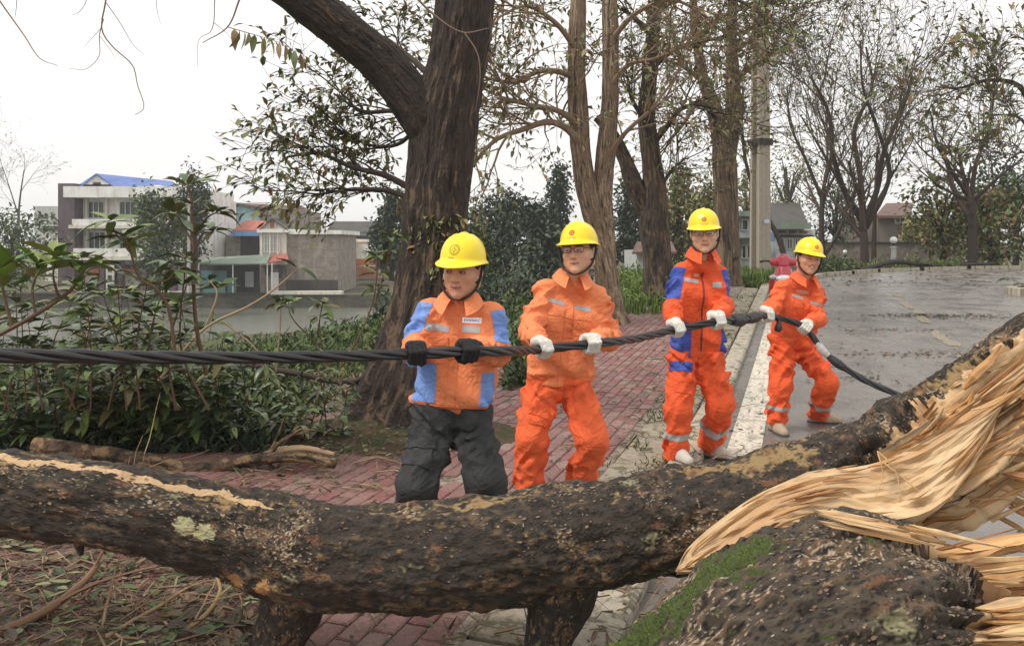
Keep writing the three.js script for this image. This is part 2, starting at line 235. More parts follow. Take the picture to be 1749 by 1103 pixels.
// ---------------------------------------------------------------- the fallen tree in front: broken upper log and torn lower trunk
function limb(def, nS, nT, disp) { // def: [px, py, D, radius m]; returns sampler P(s 0..1, th, out)
  const c = new THREE.CatmullRomCurve3(def.map(d => at(d[0], d[1], d[2])), false, 'centripetal'), rads = def.map(d => d[3]);
  const n = 200, pts = [], T = [], U = [], C = [], R = [], len = [0];
  for (let i = 0; i <= n; i++) { const t = i / n; pts.push(c.getPoint(t)); T.push(c.getTangent(t)); const ref = i ? U[i - 1] : Math.abs(T[0].y) > .7 ? V(0, 0, 1) : V(0, 1, 0), U0 = ref.clone().addScaledVector(T[i], -T[i].dot(ref)).normalize(); U.push(U0); C.push(V(0, 0, 0).crossVectors(T[i], U0)); const f = t * (rads.length - 1), k = Math.min(f | 0, rads.length - 2); R.push(lerp(rads[k], rads[k + 1], sstep(0, 1, f - k))); if (i) len.push(len[i - 1] + pts[i].distanceTo(pts[i - 1])); }
  const o = { L: len[n], P(s, th, off = 0) { const f = clamp(s) * n, k = Math.min(f | 0, n - 1), w = f - k; const p = pts[k].clone().lerp(pts[k + 1], w), u = U[k], q = C[k], r0 = lerp(R[k], R[k + 1], w); const l = lerp(len[k], len[k + 1], w), r = r0 + disp(l, th, p, r0) + off; const cs = Math.cos(th), sn = Math.sin(th); p.x += (u.x * cs + q.x * sn) * r; p.y += (u.y * cs + q.y * sn) * r; p.z += (u.z * cs + q.z * sn) * r; return p; },
    N(s, th) { const k = Math.min((clamp(s) * n) | 0, n), cs = Math.cos(th), sn = Math.sin(th); return V(U[k].x * cs + C[k].x * sn, U[k].y * cs + C[k].y * sn, U[k].z * cs + C[k].z * sn); }, T(s) { return T[Math.min((clamp(s) * n) | 0, n)]; },
    px(s) { const p = pts[Math.min((clamp(s) * n) | 0, n)]; return CX + p.x / -p.z * F; } };
  o.mesh = (isWood) => { const A = new MB(), B = new MB(), idx = []; // bark and torn wood as two meshes
    for (let i = 0; i <= nS; i++) for (let j = 0; j <= nT; j++) idx.push(o.P(i / nS, j / nT * Math.PI * 2));
    const map = [new Map(), new Map()];
    const vert = (w, i, j) => { const k = i * (nT + 1) + j, m = map[w]; let q = m.get(k); if (q === undefined) { const p = idx[k], mb = w ? B : A; q = mb.v(p.x, p.y, p.z, i / nS * (w ? o.L : 1), j / nT * (w ? 1.1 : 1)); m.set(k, q); } return q; };
    for (let i = 0; i < nS; i++) for (let j = 0; j < nT; j++) { const w = isWood((i + .5) / nS, (j + .5) / nT * Math.PI * 2); if (w < 0) continue; (w ? B : A).q(vert(w, i, j), vert(w, i, j + 1), vert(w, i + 1, j + 1), vert(w, i + 1, j)); }
    return [A.geo(), B.geo()]; };
  return o;
}
const plate = n => { const f = n * 5, k = Math.floor(f); return (k + sstep(.72, 1, f - k)) / 5; }; // torn plates: flat steps with steep edges
const sc = 483; // px per metre at the log
const barkNoise = (l, th, r) => { const x = l * 1, a = Math.cos(th) * r, b = Math.sin(th) * r; return { a, b, big: fbm(x * 5, a * 9, b * 9, 3), mid: fbm(x * 16, a * 34, b * 34, 3), fine: fbm(x * 55, a * 90, b * 90, 2) }; };
function barkTextures(L, R, seed, opt) { // colour and relief of the log's bark: near black with pale flakes, lichen and ochre patches
  const W = 1536, H = 704, hgt = new Float32Array(W * H);
  const map = dataTex(W, H, (u, v, o) => { const l = u * L + seed * 5, th = v * 6.28318, a = Math.cos(th) * R, b = Math.sin(th) * R;
    const n1 = N3(l * 9, a * 14, b * 14), n2 = N3(l * 28, a * 46, b * 46), n3 = N3(l * 75, a * 105, b * 105), n4 = N3(l * 150 + 9, a * 190, b * 190), n5 = N3(l * 3.2 + 40, a * 6, b * 6);
    const k = (.026 + .013 * n2) * (opt.base || 1); o[0] = k * 1.25; o[1] = k * .95; o[2] = k * .66;
    mix3(o, [.125, .08, .042], sstep(.0, .5, n2 * .8 + n1 * .7 + n5 * .4) * .8);
    mix3(o, [.012, .01, .008], sstep(.12, .45, -n3 - n2 * .4));
    const fl = n3 * .8 + n4 * .55 + n1 * .5 + n5 * .55 - opt.flake + (opt.bias ? opt.bias(u, v) : 0); mix3(o, [.33, .235, .145], sstep(.0, .22, fl) * .9);
    mix3(o, [.4, .34, .25], sstep(.2, .45, fl + n4 * .3) * .9);
    const oc = N3(l * 4.5 + 20, a * 9, b * 9) + n2 * .5 + n3 * .3 + opt.ochre(u, v); mix3(o, [.3, .2, .085], sstep(.5, .85, oc) * .8); mix3(o, [.3, .29, .15], sstep(.72, .9, N3(l * 6 + 60, a * 12, b * 12) + n3 * .25 + .22) * .7);
    mix3(o, [.22, .1, .05], sstep(.35, .6, N3(l * 12 + 5, a * 25, b * 25) + n4 * .3) * .6);
    if (opt.extra) opt.extra(u, v, o, n3, n4);
    hgt[((v * H + .5) | 0) * W + ((u * W + .5) | 0)] = .5 + n2 * .25 + n3 * .22 + n4 * .16 + sstep(0, .2, fl) * .15; });
  const bump = dataTex(W, H, (u, v, o) => { o[0] = o[1] = o[2] = hgt[((v * H + .5) | 0) * W + ((u * W + .5) | 0)]; }, false);
  return new THREE.MeshStandardMaterial({ map, bumpMap: bump, bumpScale: .014, roughness: .9, side: THREE.DoubleSide });
}
// torn wood: pale fibre with reddish and grey-brown streaks
const woodMap = dataTex(1024, 1024, (u, v, o) => { const wv = v + TN(u, v, 3, 6, 8) * .02, a = TN(u, wv, 3, 30, 1), b = TN(u, wv, 6, 95, 2), c = TN(u, wv, 2, 11, 3), d = TN(u, wv, 16, 30, 4);
  o[0] = .57; o[1] = .395; o[2] = .215; mix3(o, [.45, .27, .13], sstep(.0, .55, c + a * .4) * .75); mix3(o, [.68, .5, .3], sstep(.05, .5, a * .8 + b * .2 - c * .5) * .7); mix3(o, [.33, .18, .085], sstep(.4, .65, b * .6 + c * .6) * .6); mix3(o, [.36, .24, .13], sstep(.2, .5, d) * .5); mix3(o, [.24, .18, .13], sstep(.3, .55, TN(u, v, 9, 12, 12)) * .5); });
const woodBump = dataTex(1024, 1024, (u, v, o) => { o[0] = o[1] = o[2] = .5 + TN(u, v, 4, 40, 1) * .4 + TN(u, v, 8, 110, 2) * .22 + TN(u, v, 3, 18, 7) * .4 + TN(u, v, 40, 60, 9) * .12; }, false);
M.wood = new THREE.MeshStandardMaterial({ map: woodMap, bumpMap: woodBump, bumpScale: .008, roughness: .72, side: THREE.DoubleSide });
M.splinters = [[1, .95, .88], [.86, .68, .5], [1.08, 1.04, .96], [.62, .43, .31], [.95, .78, .58]].map(c => new THREE.MeshStandardMaterial({ map: woodMap, color: rgb(...c), bumpMap: woodBump, bumpScale: .008, roughness: .75, side: THREE.DoubleSide }));
// one splinter: a tapering strip of wood of real thickness along a path
function splinter(pts, w0, th, nrm, R, tip = .1) { const mb = new MB(), n = pts.length - 1, o = R() * 3; let prev; const S = V(0, 0, 0), T = V(0, 0, 0), Nn = V(0, 0, 0);
  for (let i = 0; i <= n; i++) { T.subVectors(pts[Math.min(i + 1, n)], pts[Math.max(i - 1, 0)]).normalize(); S.crossVectors(T, nrm).normalize(); Nn.crossVectors(S, T).normalize(); const f = i / n, w = w0 * (f > .35 ? lerp(1, tip, Math.pow((f - .35) / .65, 1.3)) : lerp(.12, 1, Math.pow(f / .35, .7))) * (1 + (R() - .5) * .45), h = th * (1 - f * .6), p = pts[i];
    const row = [[-1, -.5], [-.4, .5], [.35, .62], [1, -.4], [0, -1]].map(([a, b], q) => mb.v(p.x + S.x * a * w + Nn.x * b * h, p.y + S.y * a * w + Nn.y * b * h, p.z + S.z * a * w + Nn.z * b * h, f * pts[0].distanceTo(pts[n]) + o, o + (a * w) * .9 + q * .01)); if (prev) for (let q = 0; q < 5; q++) mb.q(prev[q], prev[(q + 1) % 5], row[(q + 1) % 5], row[q]); else mb.q(row[0], row[1], row[2], row[3]); prev = row; }
  mb.q(prev[3], prev[2], prev[1], prev[0]); return mb.geo(false); }
function flakes(lb, R, n, ok, sizes, cols) { const mb = new MB(); for (let i = 0; i < n; i++) { const s = R(), th = R() * 6.283; if (!ok(s, th)) continue; const p = lb.P(s, th, .001 + R() * .004), nn = lb.N(s, th), t = lb.T(s), b = V(0, 0, 0).crossVectors(nn, t), r = lerp(sizes[0], sizes[1], R() * R()), ar = .3 + R() * .35, ro = (R() - .5) * .9, lift = (R() - .3) * .5, c = cols[(R() * cols.length) | 0], j = .75 + R() * .5, cc = c.map(x => x * j);
    const k = []; for (let q = 0; q < 5; q++) { const a = q / 5 * 6.283 + ro, rr = r * (.7 + R() * .6), x = Math.cos(a) * rr, y = Math.sin(a) * rr * ar, z = .0015 + (x * lift); k.push(mb.v(p.x + t.x * x + b.x * y + nn.x * z, p.y + t.y * x + b.y * y + nn.y * z, p.z + t.z * x + b.z * y + nn.z * z, 0, 0, cc)); } mb.t(k[0], k[1], k[2]); mb.t(k[0], k[2], k[3]); mb.t(k[0], k[3], k[4]); } return mb.geo(false); }
M.flake = new THREE.MeshStandardMaterial({ vertexColors: true, roughness: .9, side: THREE.DoubleSide });

{ // upper log, lying across the picture on two broken branches
  const def = [[-420, 812, 2.98, .14], [-120, 838, 2.95, .145], [0, 841, 2.93, .148], [200, 866, 2.9, .147], [390, 908, 2.9, .15], [520, 944, 2.9, .178], [700, 952, 2.9, .184], [900, 930, 2.9, .185], [1050, 908, 2.9, .18], [1200, 883, 2.9, .178], [1350, 850, 2.88, .182], [1480, 822, 2.85, .195], [1600, 770, 2.8, .22], [1690, 704, 2.76, .19], [1770, 645, 2.72, .175], [1960, 520, 2.66, .17], [2200, 360, 2.6, .16]];
  const sAt = x => { let b = 0, e = 9e9; for (let i = 0; i <= 400; i++) { const d = Math.abs(lb.px(i / 400) - x); if (d < e) { e = d; b = i / 400; } } return b; };
  let sW = 2, sC = 2, sE = 2;
  const woodM = (s, th) => { if (s < sW) return -1; const t0 = lerp(1.25, .5, clamp((s - sW) / (sC - sW))) - .25 * clamp((s - sC) / (sE - sC)), j = N3(s * 60, th * 2, 4) * .3 + N3(s * 150, th * 2, 1) * .12; const tt = th > 4.9 ? th - 6.283 : th; return Math.min(tt - t0 - j, 3.7 + j - tt, (s - sW) * 12); }, woodMask = (s, th) => woodM(s, th) > 0 ? 1 : 0;
  let first = true;
  const lb = limb(def, 620, 150, (l, th, p, r) => { const b = barkNoise(l, th, r); let d = b.big * .05 + b.mid * .02 + b.fine * .007; const s = l / lb.L; if (s > sW) { const m = sstep(-.05, .12, woodM(s, th)); if (m > 0) { const cs = Math.cos(th) * 30, sn = Math.sin(th) * 30; const g = plate(N3(l * 1.5, cs * .28, sn * .28)) * 1.3 + plate(N3(l * 2.6 + 9, cs * .7, sn * .7)) * .7 + N3(l * 4, cs * 2, sn * 2) * .15; d = lerp(d, -.03 + g * .075 * clamp((s - sW) * 14) + N3(l * 2, cs * .12, sn * .12) * .05, m); } } return d; });
  sW = sAt(1400); sC = sAt(1600); sE = sAt(1770);
  const log = thing('fallen_log', at(700, 1100, 2.9).setY(0), 'dark lichen-flecked broken tree log lying across the foreground on two snapped branches', 'log');
  const [bark, wood] = lb.mesh(woodMask);
  const sU = x => { return sAt(x); }, uA = sU(0), uB = sU(430), uC = sU(560), uD = sU(1150), uL = sU(350);
  const barkMat = barkTextures(lb.L, .18, 1, { flake: .46, bias: (u, v) => { const t = v > .6 ? v - 1 : v; return .16 * Math.exp(-Math.pow((t - .13) / .1, 2)) - .25 * sstep(.2, .34, t); },
    ochre: (u, v) => { const th = v > .5 ? v - 1 : v; const top = Math.exp(-Math.pow((th - .03) / .07, 2)); return top * .42 + (u < uA + .03 ? .45 * Math.exp(-Math.pow((v - .26) / .07, 2)) : 0); },
    extra: (u, v, o, n3, n4) => { // two big lichen scales, stripped strip along the upper edge
      for (const [x, vv, ru, rv] of [[338, .2, .0055, .03], [372, .205, .006, .026], [516, .33, .005, .035], [452, .36, .007, .03]]) { const du = (u - uL - (x - 350) * (uC - uA) / 560) / ru, dv = (v - vv) / rv; const q = du * du + dv * dv + n3 * .9 + n4 * .5; if (q < 1) mix3(o, x > 440 ? [.4, .22, .08] : [.42, .4, .22], .85); }
      const w = .035 * sstep(uA - .08, uA + .05, u) * (1 - sstep(uB - .02, uB + .02, u)), dd = Math.abs(v - .055 - .03 * N3(u * 60, 2, 1)); if (dd < w * (.55 + n3 * .5)) mix3(o, [.55, .37, .2], .9); } });
  wpart('bark', bark, barkMat, log);
  wpart('torn_wood', wood, M.wood, log);
  const R = rng(5);
  wpart('bark_flakes', flakes(lb, R, 4000, (s, th) => s > .1 && !woodMask(s, th) && (th < 2.9 || th > 5.6) && N3(s * 40, th * 2, 7) > -.15, [.003, .013], [[.17, .12, .075], [.09, .06, .04], [.05, .04, .03], [.21, .16, .1], [.14, .09, .06], [.06, .045, .03]]), M.flake, log, 'stuff');
  // snapped branches that prop the log
  const prop = (pts, r, name) => { const P = spline(pts.map(p => at(...p)), 20), mb = new MB(); P.forEach((p, i) => { }); const rr = P.map((p, i) => lerp(r[0], r[1], i / 20) * (1 + N3(p.x * 9, p.y * 9, 2) * .25)); mb.tube(P, rr, 18, null, 1); const g = mb.geo(); const a = g.attributes.position; for (let i = 0; i < a.count; i++) { const n = fbm(a.getX(i) * 20, a.getY(i) * 14, a.getZ(i) * 20, 3) * .02; a.setX(i, a.getX(i) + n); a.setZ(i, a.getZ(i) + n); } g.computeVertexNormals(); const u = g.attributes.uv; for (let i = 0; i < u.count; i++) u.setXY(i, .45 + u.getX(i) / lb.L, u.getY(i)); wpart(name, g, barkMat, log); };
  prop([[520, 950, 2.92], [500, 1030, 2.95], [468, 1100, 2.98], [430, 1150, 3.0]], [.13, .075], 'broken_branch');
  prop([[980, 930, 2.9], [960, 1010, 2.9], [936, 1090, 2.9], [915, 1165, 2.9]], [.13, .062], 'broken_branch');
  prop([[130, 880, 2.88], [134, 930, 2.87], [137, 948, 2.865]], [.03, .008], 'twig_stub');
  prop([[165, 890, 2.86], [166, 935, 2.85]], [.016, .005], 'twig_stub');
  // splinters lying along and lifting off the torn face
  for (let i = 0; i < 95; i++) { const s0 = lerp(sW + .004, sE, Math.pow(R(), .8)), f = clamp((s0 - sW) / (sC - sW)), th0 = lerp(lerp(1.2, .5, f), 2.9, R()), ln = lerp(.1, .42, R() * R() + .1), pts = [], lift = R() < .3 ? .05 : .012, dr = (R() - .5) * .25; const ds = ln / lb.L; for (let k = 0; k <= 7; k++) { const q = k / 7; pts.push(lb.P(s0 + ds * q, th0 + dr * q, .004 + lift * q * q)); } if (s0 + ds > .99) continue; wpart('splinter', splinter([pts[0], pts[2], pts[5], pts[7]],   .006 + R() * R() * .024, .005 + R() * .009, lb.N(s0, th0), R, .05 + R() * .1), M.splinters[(R() * 5) | 0], log); }
  for (let i = 0; i < 26; i++) { const s0 = sAt(1600 + R() * 140), th0 = 1.9 + R() * .9, pts = [], ln = .12 + R() * .22; const p0 = lb.P(s0, th0, -.01), d = lb.T(s0).clone().multiplyScalar(.9).add(V(.1 + R() * .2, -.35 - R() * .5, R() * .3)).normalize(); for (let k = 0; k <= 6; k++) pts.push(p0.clone().addScaledVector(d, ln * k / 6).add(V(0, -.04 * (k / 6) ** 2, 0))); wpart('splinter', splinter(pts, .006 + R() * .018, .004 + R() * .006, V(0, .3, 1), R, .08), M.splinters[(R() * 5) | 0], log); }
  for (let i = 0; i < 60; i++) { const s0 = sAt(1500 + R() * 230), th0 = .6 + R() * 2.0, p0 = lb.P(s0, th0, .002), ln = .1 + R() * R() * .3, d = lb.T(s0).clone().add(V((R() - .5) * .12, (R() - .5) * .16, R() * .16)).normalize(); wpart('splinter', splinter([0, .25, .5, .75, 1].map(k => p0.clone().addScaledVector(d, ln * k)), .005 + R() * .014, .004 + R() * .007, lb.N(s0, th0), R, .05), M.splinters[(R() * 5) | 0], log); }
  // long loose fibres
  for (const c of [[[1502, 772, 2.6], [1528, 800, 2.57], [1538, 850, 2.56], [1530, 880, 2.57]], [[1500, 770, 2.6], [1508, 810, 2.57], [1496, 850, 2.55]], [[1510, 790, 2.6], [1560, 830, 2.56], [1580, 850, 2.56]], [[1660, 700, 2.55], [1700, 690, 2.52], [1735, 650, 2.5]]]) { const mb = new MB(), P = spline(c.map(p => at(...p)), 16); mb.tube(P, P.map((_, i) => .0032 * (1 - i / 22)), 5); wpart('wood_fibre', mb.geo(), M.splinters[2], log); }
  { // the long lip of sapwood peeled down between log and lower trunk
    const O = spline([[1158, 972, 2.66], [1180, 932, 2.68], [1240, 880, 2.69], [1310, 836, 2.69], [1400, 806, 2.68], [1480, 793, 2.66], [1560, 765, 2.62], [1640, 722, 2.6], [1715, 680, 2.6]].map(p => at(...p)), 150), I = spline([[1160, 978, 2.62], [1215, 972, 2.58], [1280, 940, 2.55], [1350, 898, 2.52], [1430, 888, 2.5], [1520, 898, 2.49], [1590, 880, 2.54], [1660, 800, 2.57], [1718, 690, 2.6]].map(p => at(...p)), 150);
    const mb = new MB(), nv = 15; let prev; const K = V(.1, .55, .83).normalize();
    for (let i = 0; i <= 150; i += 5) { const row = [], rowB = [], f = i / 150; for (let j = 0; j <= nv; j++) { const v = j / nv, p = O[i].clone().lerp(I[i], v); const g = plate(N3(f * 3.2 + v, v * 4, 1)) * 1.1 + plate(N3(f * 7, v * 10 + f * 3, 5)) * .6 + N3(f * 14, v * 30, 8) * .12 + N3(f * 3, v * 3, 4) * .3; p.addScaledVector(K, g * .045 * sstep(0, .08, f) + .012 * Math.sin(v * 3.14) + ((j * 7 + (i / 5 | 0) * 3) % 5 - 2) * .0022); row.push(mb.v(p.x, p.y, p.z, f * .9, v * .16 * lerp(.4, 1.6, f))); const b = p.clone().addScaledVector(K, -.03); rowB.push(mb.v(b.x, b.y, b.z, f * .9, v * .2)); }
      if (prev) { for (let j = 0; j < nv; j++) { mb.q(prev[0][j], prev[0][j + 1], row[j + 1], row[j]); mb.q(prev[1][j + 1], prev[1][j], rowB[j], rowB[j + 1]); } mb.q(prev[1][0], prev[0][0], row[0], rowB[0]); mb.q(prev[0][nv], prev[1][nv], rowB[nv], row[nv]); } prev = [row, rowB]; }
    wpart('sapwood_lip', toCreasedNormals(mb.geo(), .3), M.wood, log);
    for (let i = 0; i < 34; i++) { const a = (4 + R() * 120) | 0, n = 8 + (R() * 14) | 0, v = Math.pow(R(), 1.3), pts = []; for (let k = 0; k <= 7; k++) { const q = Math.min(150, a + Math.round(n * k / 7)); pts.push(O[q].clone().lerp(I[q], clamp(v + (R() - .5) * .02)).addScaledVector(K, .012 * Math.sin(v * 3.14) + .012 + .014 * (k / 7))); } wpart('splinter', splinter([pts[0], pts[3], pts[7]], .003 + R() * .007, .004 + R() * .005, K, R, .06), M.splinters[(R() * 5) | 0], log); }
  }
}
{ // lower trunk: thick, mossy, torn open to the right
  const def = [[820, 1480, 2.05, .31], [1000, 1365, 2.12, .29], [1160, 1255, 2.2, .268], [1330, 1132, 2.28, .312], [1470, 1095, 2.32, .35], [1580, 1090, 2.34, .315], [1680, 1090, 2.34, .24], [1790, 1085, 2.32, .17], [1900, 1080, 2.3, .1]];
  let sEnd = 2;
  const edge = th => sEnd + N3(Math.cos(th) * 3, Math.sin(th) * 3, 5) * .03 + N3(Math.cos(th) * 9, Math.sin(th) * 9, 2) * .025 + .085 * Math.exp(-Math.pow((th - .62) / .14, 2)) - .03 * Math.exp(-Math.pow((th - .15) / .32, 2)) - .05 * Math.exp(-Math.pow((th - 1.15) / .3, 2));
  const lb = limb(def, 420, 240, (l, th, p, r) => { const b = barkNoise(l + 9, th, r); const s = l / lb.L; const em = sstep(-.02, .05, s - edge(th)), bd = b.big * .06 + b.mid * .045 + b.fine * .012; if (em > 0) { const cs = Math.cos(th) * 30, sn = Math.sin(th) * 30, g = plate(N3(l * 1.4, cs * .25, sn * .25)) * 1.3 + plate(N3(l * 2.4, cs * .6, sn * .6)) * .7 + N3(l * 5, cs * 2, sn * 2) * .15; return lerp(bd, -.03 + g * .085 - .2 * Math.max(0, s - edge(th)), em); } return bd; });
  for (let i = 0; i <= 400; i++) if (lb.px(i / 400) < 1605) sEnd = i / 400;
  const st = thing('torn_tree_trunk', at(1300, 1388, 2.2).setY(0), 'thick mossy lower tree trunk torn open into pale splinters, nearest the camera', 'tree trunk');
  const isW = (s, th) => s > edge(th) ? 1 : 0;
  const [bark, wood] = lb.mesh(isW);
  const mossAt = (s, th) => { const t = th > 3.14 ? th - 6.283 : th; const x = lb.px(s); return Math.exp(-Math.pow((t + .14) / .3, 2)) * sstep(1000, 1060, x) * (1 - sstep(1330, 1400, x)) * 1.05 + N3(s * 26, th * 5, 3) * .8 + N3(s * 90, th * 16, 9) * .6 - .2 + .3 * sstep(1210, 1120, x) * Math.exp(-Math.pow((t - .12) / .25, 2)); };
  const bm = barkTextures(lb.L, .36, 4, { base: 1.9, flake: .22, ochre: () => -.15, extra: (u, v, o, n3, n4) => { const m = mossAt(u, v * 6.283) + n3 * .25; mix3(o, [.05, .068, .018], sstep(.3, .5, m)); } });
  wpart('bark', bark, bm, st); wpart('torn_wood', wood, M.wood, st);
  const R = rng(8);
  wpart('bark_flakes', flakes(lb, R, 8000, (s, th) => s > .25 && !isW(s, th) && (th < 2.2 || th > 5.6) && mossAt(s, th) < .4 && N3(s * 30, th * 4, 7) > -.25, [.003, .012], [[.2, .16, .115], [.1, .07, .05], [.055, .04, .03], [.26, .21, .16], [.16, .11, .08], [.15, .095, .07], [.07, .05, .036], [.12, .1, .075]]), M.flake, st, 'stuff');
  { const mb = new MB(); for (let i = 0; i < 60000; i++) { const s = .2 + R() * .6, th = R() < .5 ? R() * 1.2 : 6.283 - R() * 1.2; if (mossAt(s, th) < .36) continue; const p = lb.P(s, th, -.001), n = lb.N(s, th), d = n.clone().add(V((R() - .5) * 1.3, R() * .5, (R() - .5) * 1.3)).normalize(), k = (.55 + R() * .9) * (1 + .5 * N3(s * 50, th * 9, 2)), y = R() * .5 + N3(s * 30, th * 6, 8) * .5; mb.leaf(p, d, V(R() - .5, R() - .5, R() - .5), .004 + R() * .006, .0014, [(.105 + .08 * y) * k, (.17 + .03 * y) * k, .028 * k]); } wpart('moss', mb.geo(false), M.flake, st, 'stuff'); }
  // splinters fanning out to the right
  for (let i = 0; i < 150; i++) { const th0 = -.3 + R() * 2.5, t = th0 < 0 ? th0 + 6.283 : th0, s0 = edge(t) - .015 + R() * .14, p0 = lb.P(s0, t, -.005), ln = .12 + R() * .34, T = lb.T(s0), n = lb.N(s0, t), d = T.clone().multiplyScalar(1).addScaledVector(n, (R() - .35) * .28).add(V(0, (R() - .4) * .2, (R() - .5) * .2)).normalize(), bend = (R() - .5) * .04, pts = []; for (let k = 0; k <= 7; k++) { const q = k / 7; pts.push(p0.clone().addScaledVector(d, ln * q).addScaledVector(n, bend * q * q)); } wpart('splinter', splinter([pts[0], pts[2], pts[4], pts[7]], .006 + R() * R() * .026, .005 + R() * .01, n, R, .03 + R() * .1), M.splinters[(R() * 5) | 0], st); }
  // broader shards rooted inside the break
  for (let i = 0; i < 26; i++) { const th0 = -.1 + R() * 2.2, t = th0 < 0 ? th0 + 6.283 : th0, s0 = edge(t) - .02 + R() * .06, p0 = lb.P(s0, t, -.03), T = lb.T(s0), n = lb.N(s0, t), d = T.clone().addScaledVector(n, (R() - .3) * .16).add(V(0, .06, (R() - .5) * .12)).normalize(), ln = .25 + R() * .3; wpart('torn_slab', splinter([0, .2, .45, .7, 1].map(k => p0.clone().addScaledVector(d, ln * k).addScaledVector(n, (R() - .5) * .012)), .016 + R() * .022, .008 + R() * .01, n, R, .12), M.splinters[(R() * 5) | 0], st); }
  for (let i = 0; i < 16; i++) { const x = 1380 + R() * 190, y = 868 + (x - 1380) * .16 + R() * 22, p0 = at(x, y, 2.3 - R() * .08), d = V(1, -.16 + (R() - .5) * .2, .1 + R() * .2).normalize(), ln = .08 + R() * .2; wpart('torn_slab', splinter([0, .3, .65, 1].map(k => p0.clone().addScaledVector(d, ln * k)), .006 + R() * .014, .006 + R() * .007, V(-.1, .8, .6), R, .08), M.splinters[(R() * 5) | 0], st); }
}
// ---------------------------------------------------------------- the twisted power cable that the four workers pull
const cablePts = [[-900, 610, 1.75], [-300, 606, 2.25], [0, 607, 2.55], [350, 611, 2.98], [600, 608, 3.32], [712, 604, 3.46], [800, 600, 3.5], [862, 600, 3.66], [928, 596, 4.26], [1010, 587, 4.3], [1052, 583, 4.44], [1090, 578, 4.74], [1155, 563, 5.14], [1227, 549, 5.2], [1272, 546, 5.7], [1312, 540, 6.22], [1345, 547, 6.27], [1375, 559, 6.28], [1412, 605, 6.22], [1470, 645, 6.12], [1550, 683, 5.95], [1610, 728, 5.8], [1680, 776, 5.72], [1800, 786, 5.7], [2100, 800, 5.6]];
const cableCurve = new THREE.CatmullRomCurve3(cablePts.map(p => at(...p)), false, 'centripetal');
const CN = 900, cP = [], cT = []; for (let i = 0; i <= CN; i++) { cP.push(cableCurve.getPoint(i / CN)); cT.push(cableCurve.getTangent(i / CN)); }
const cableAt = (px) => { let b = 0, e = 1e9; for (let i = 0; i <= CN; i++) { const x = CX + cP[i].x / -cP[i].z * F; if (Math.abs(x - px) < e && i > 80) { e = Math.abs(x - px); b = i; } } return { p: cP[b], t: cT[b], i: b }; };
{
  const g = thing('power_cable', V(0, 0, -3.5), 'thick black twisted power cable held by all four workers', 'cable');
  const m = new THREE.MeshStandardMaterial({ color: rgb(.018, .017, .018), roughness: .42, side: THREE.DoubleSide });
  let A = V(0, 1, 0), L = 0; const fr = []; for (let i = 0; i <= CN; i++) { A.addScaledVector(cT[i], -A.dot(cT[i])).normalize(); if (i) L += cP[i].distanceTo(cP[i - 1]); fr.push([A.clone(), V(0, 0, 0).crossVectors(cT[i], A), L]); }
  for (let s = 0; s < 4; s++) { const P = [], rr = []; for (let i = 0; i <= CN; i++) { const a = fr[i][2] * 6.283 / .62 + s * 1.5708, x = CX + cP[i].x / -cP[i].z * F, o = .0135 + .001 * Math.sin(fr[i][2] * 31 + s * 2) ; P.push(cP[i].clone().addScaledVector(fr[i][0], Math.cos(a) * o).addScaledVector(fr[i][1], Math.sin(a) * o)); rr.push(.0112); } const mb = new MB(); mb.tube(P, rr, 10); wpart('strand', mb.geo(), m, g); }
  const wrap = (x0, x1, r, name, mm) => { const a = cableAt(x0).i, b = cableAt(x1).i, P = [], rr = []; for (let i = a; i <= b; i += Math.max(1, (b - a) / 14 | 0)) { P.push(cP[i].clone().add(V(0, N3(i, 1, 2) * .006, 0))); const f = (i - a) / (b - a); rr.push(r * (.75 + .25 * Math.sin(f * 3.14)) * (1 + N3(i * .7, 4, 1) * .3)); } const mb = new MB(); mb.tube(P, rr, 14); wpart(name, mb.geo(), mm, g); };
  const tape = new THREE.MeshStandardMaterial({ color: rgb(.022, .021, .022), roughness: .6, side: THREE.DoubleSide });
  wrap(1250, 1272, .042, 'tape_wrap', tape); wrap(1276, 1296, .038, 'tape_wrap', tape); wrap(1418, 1442, .034, 'tape_wrap', tape); wrap(1396, 1416, .03, 'pale_connector', mat(.42, .42, .4, .5));
  { const mb = new MB(), p = cableAt(1330).p; mb.tube(spline([p.clone(), p.clone().add(V(-.005, -.05, .03)), p.clone().add(V(-.02, -.1, .04))], 8), [.016, .016, .016, .017, .022, .027, .028, .026, .02], 12); wpart('cable_clamp', mb.geo(), tape, g); }
}
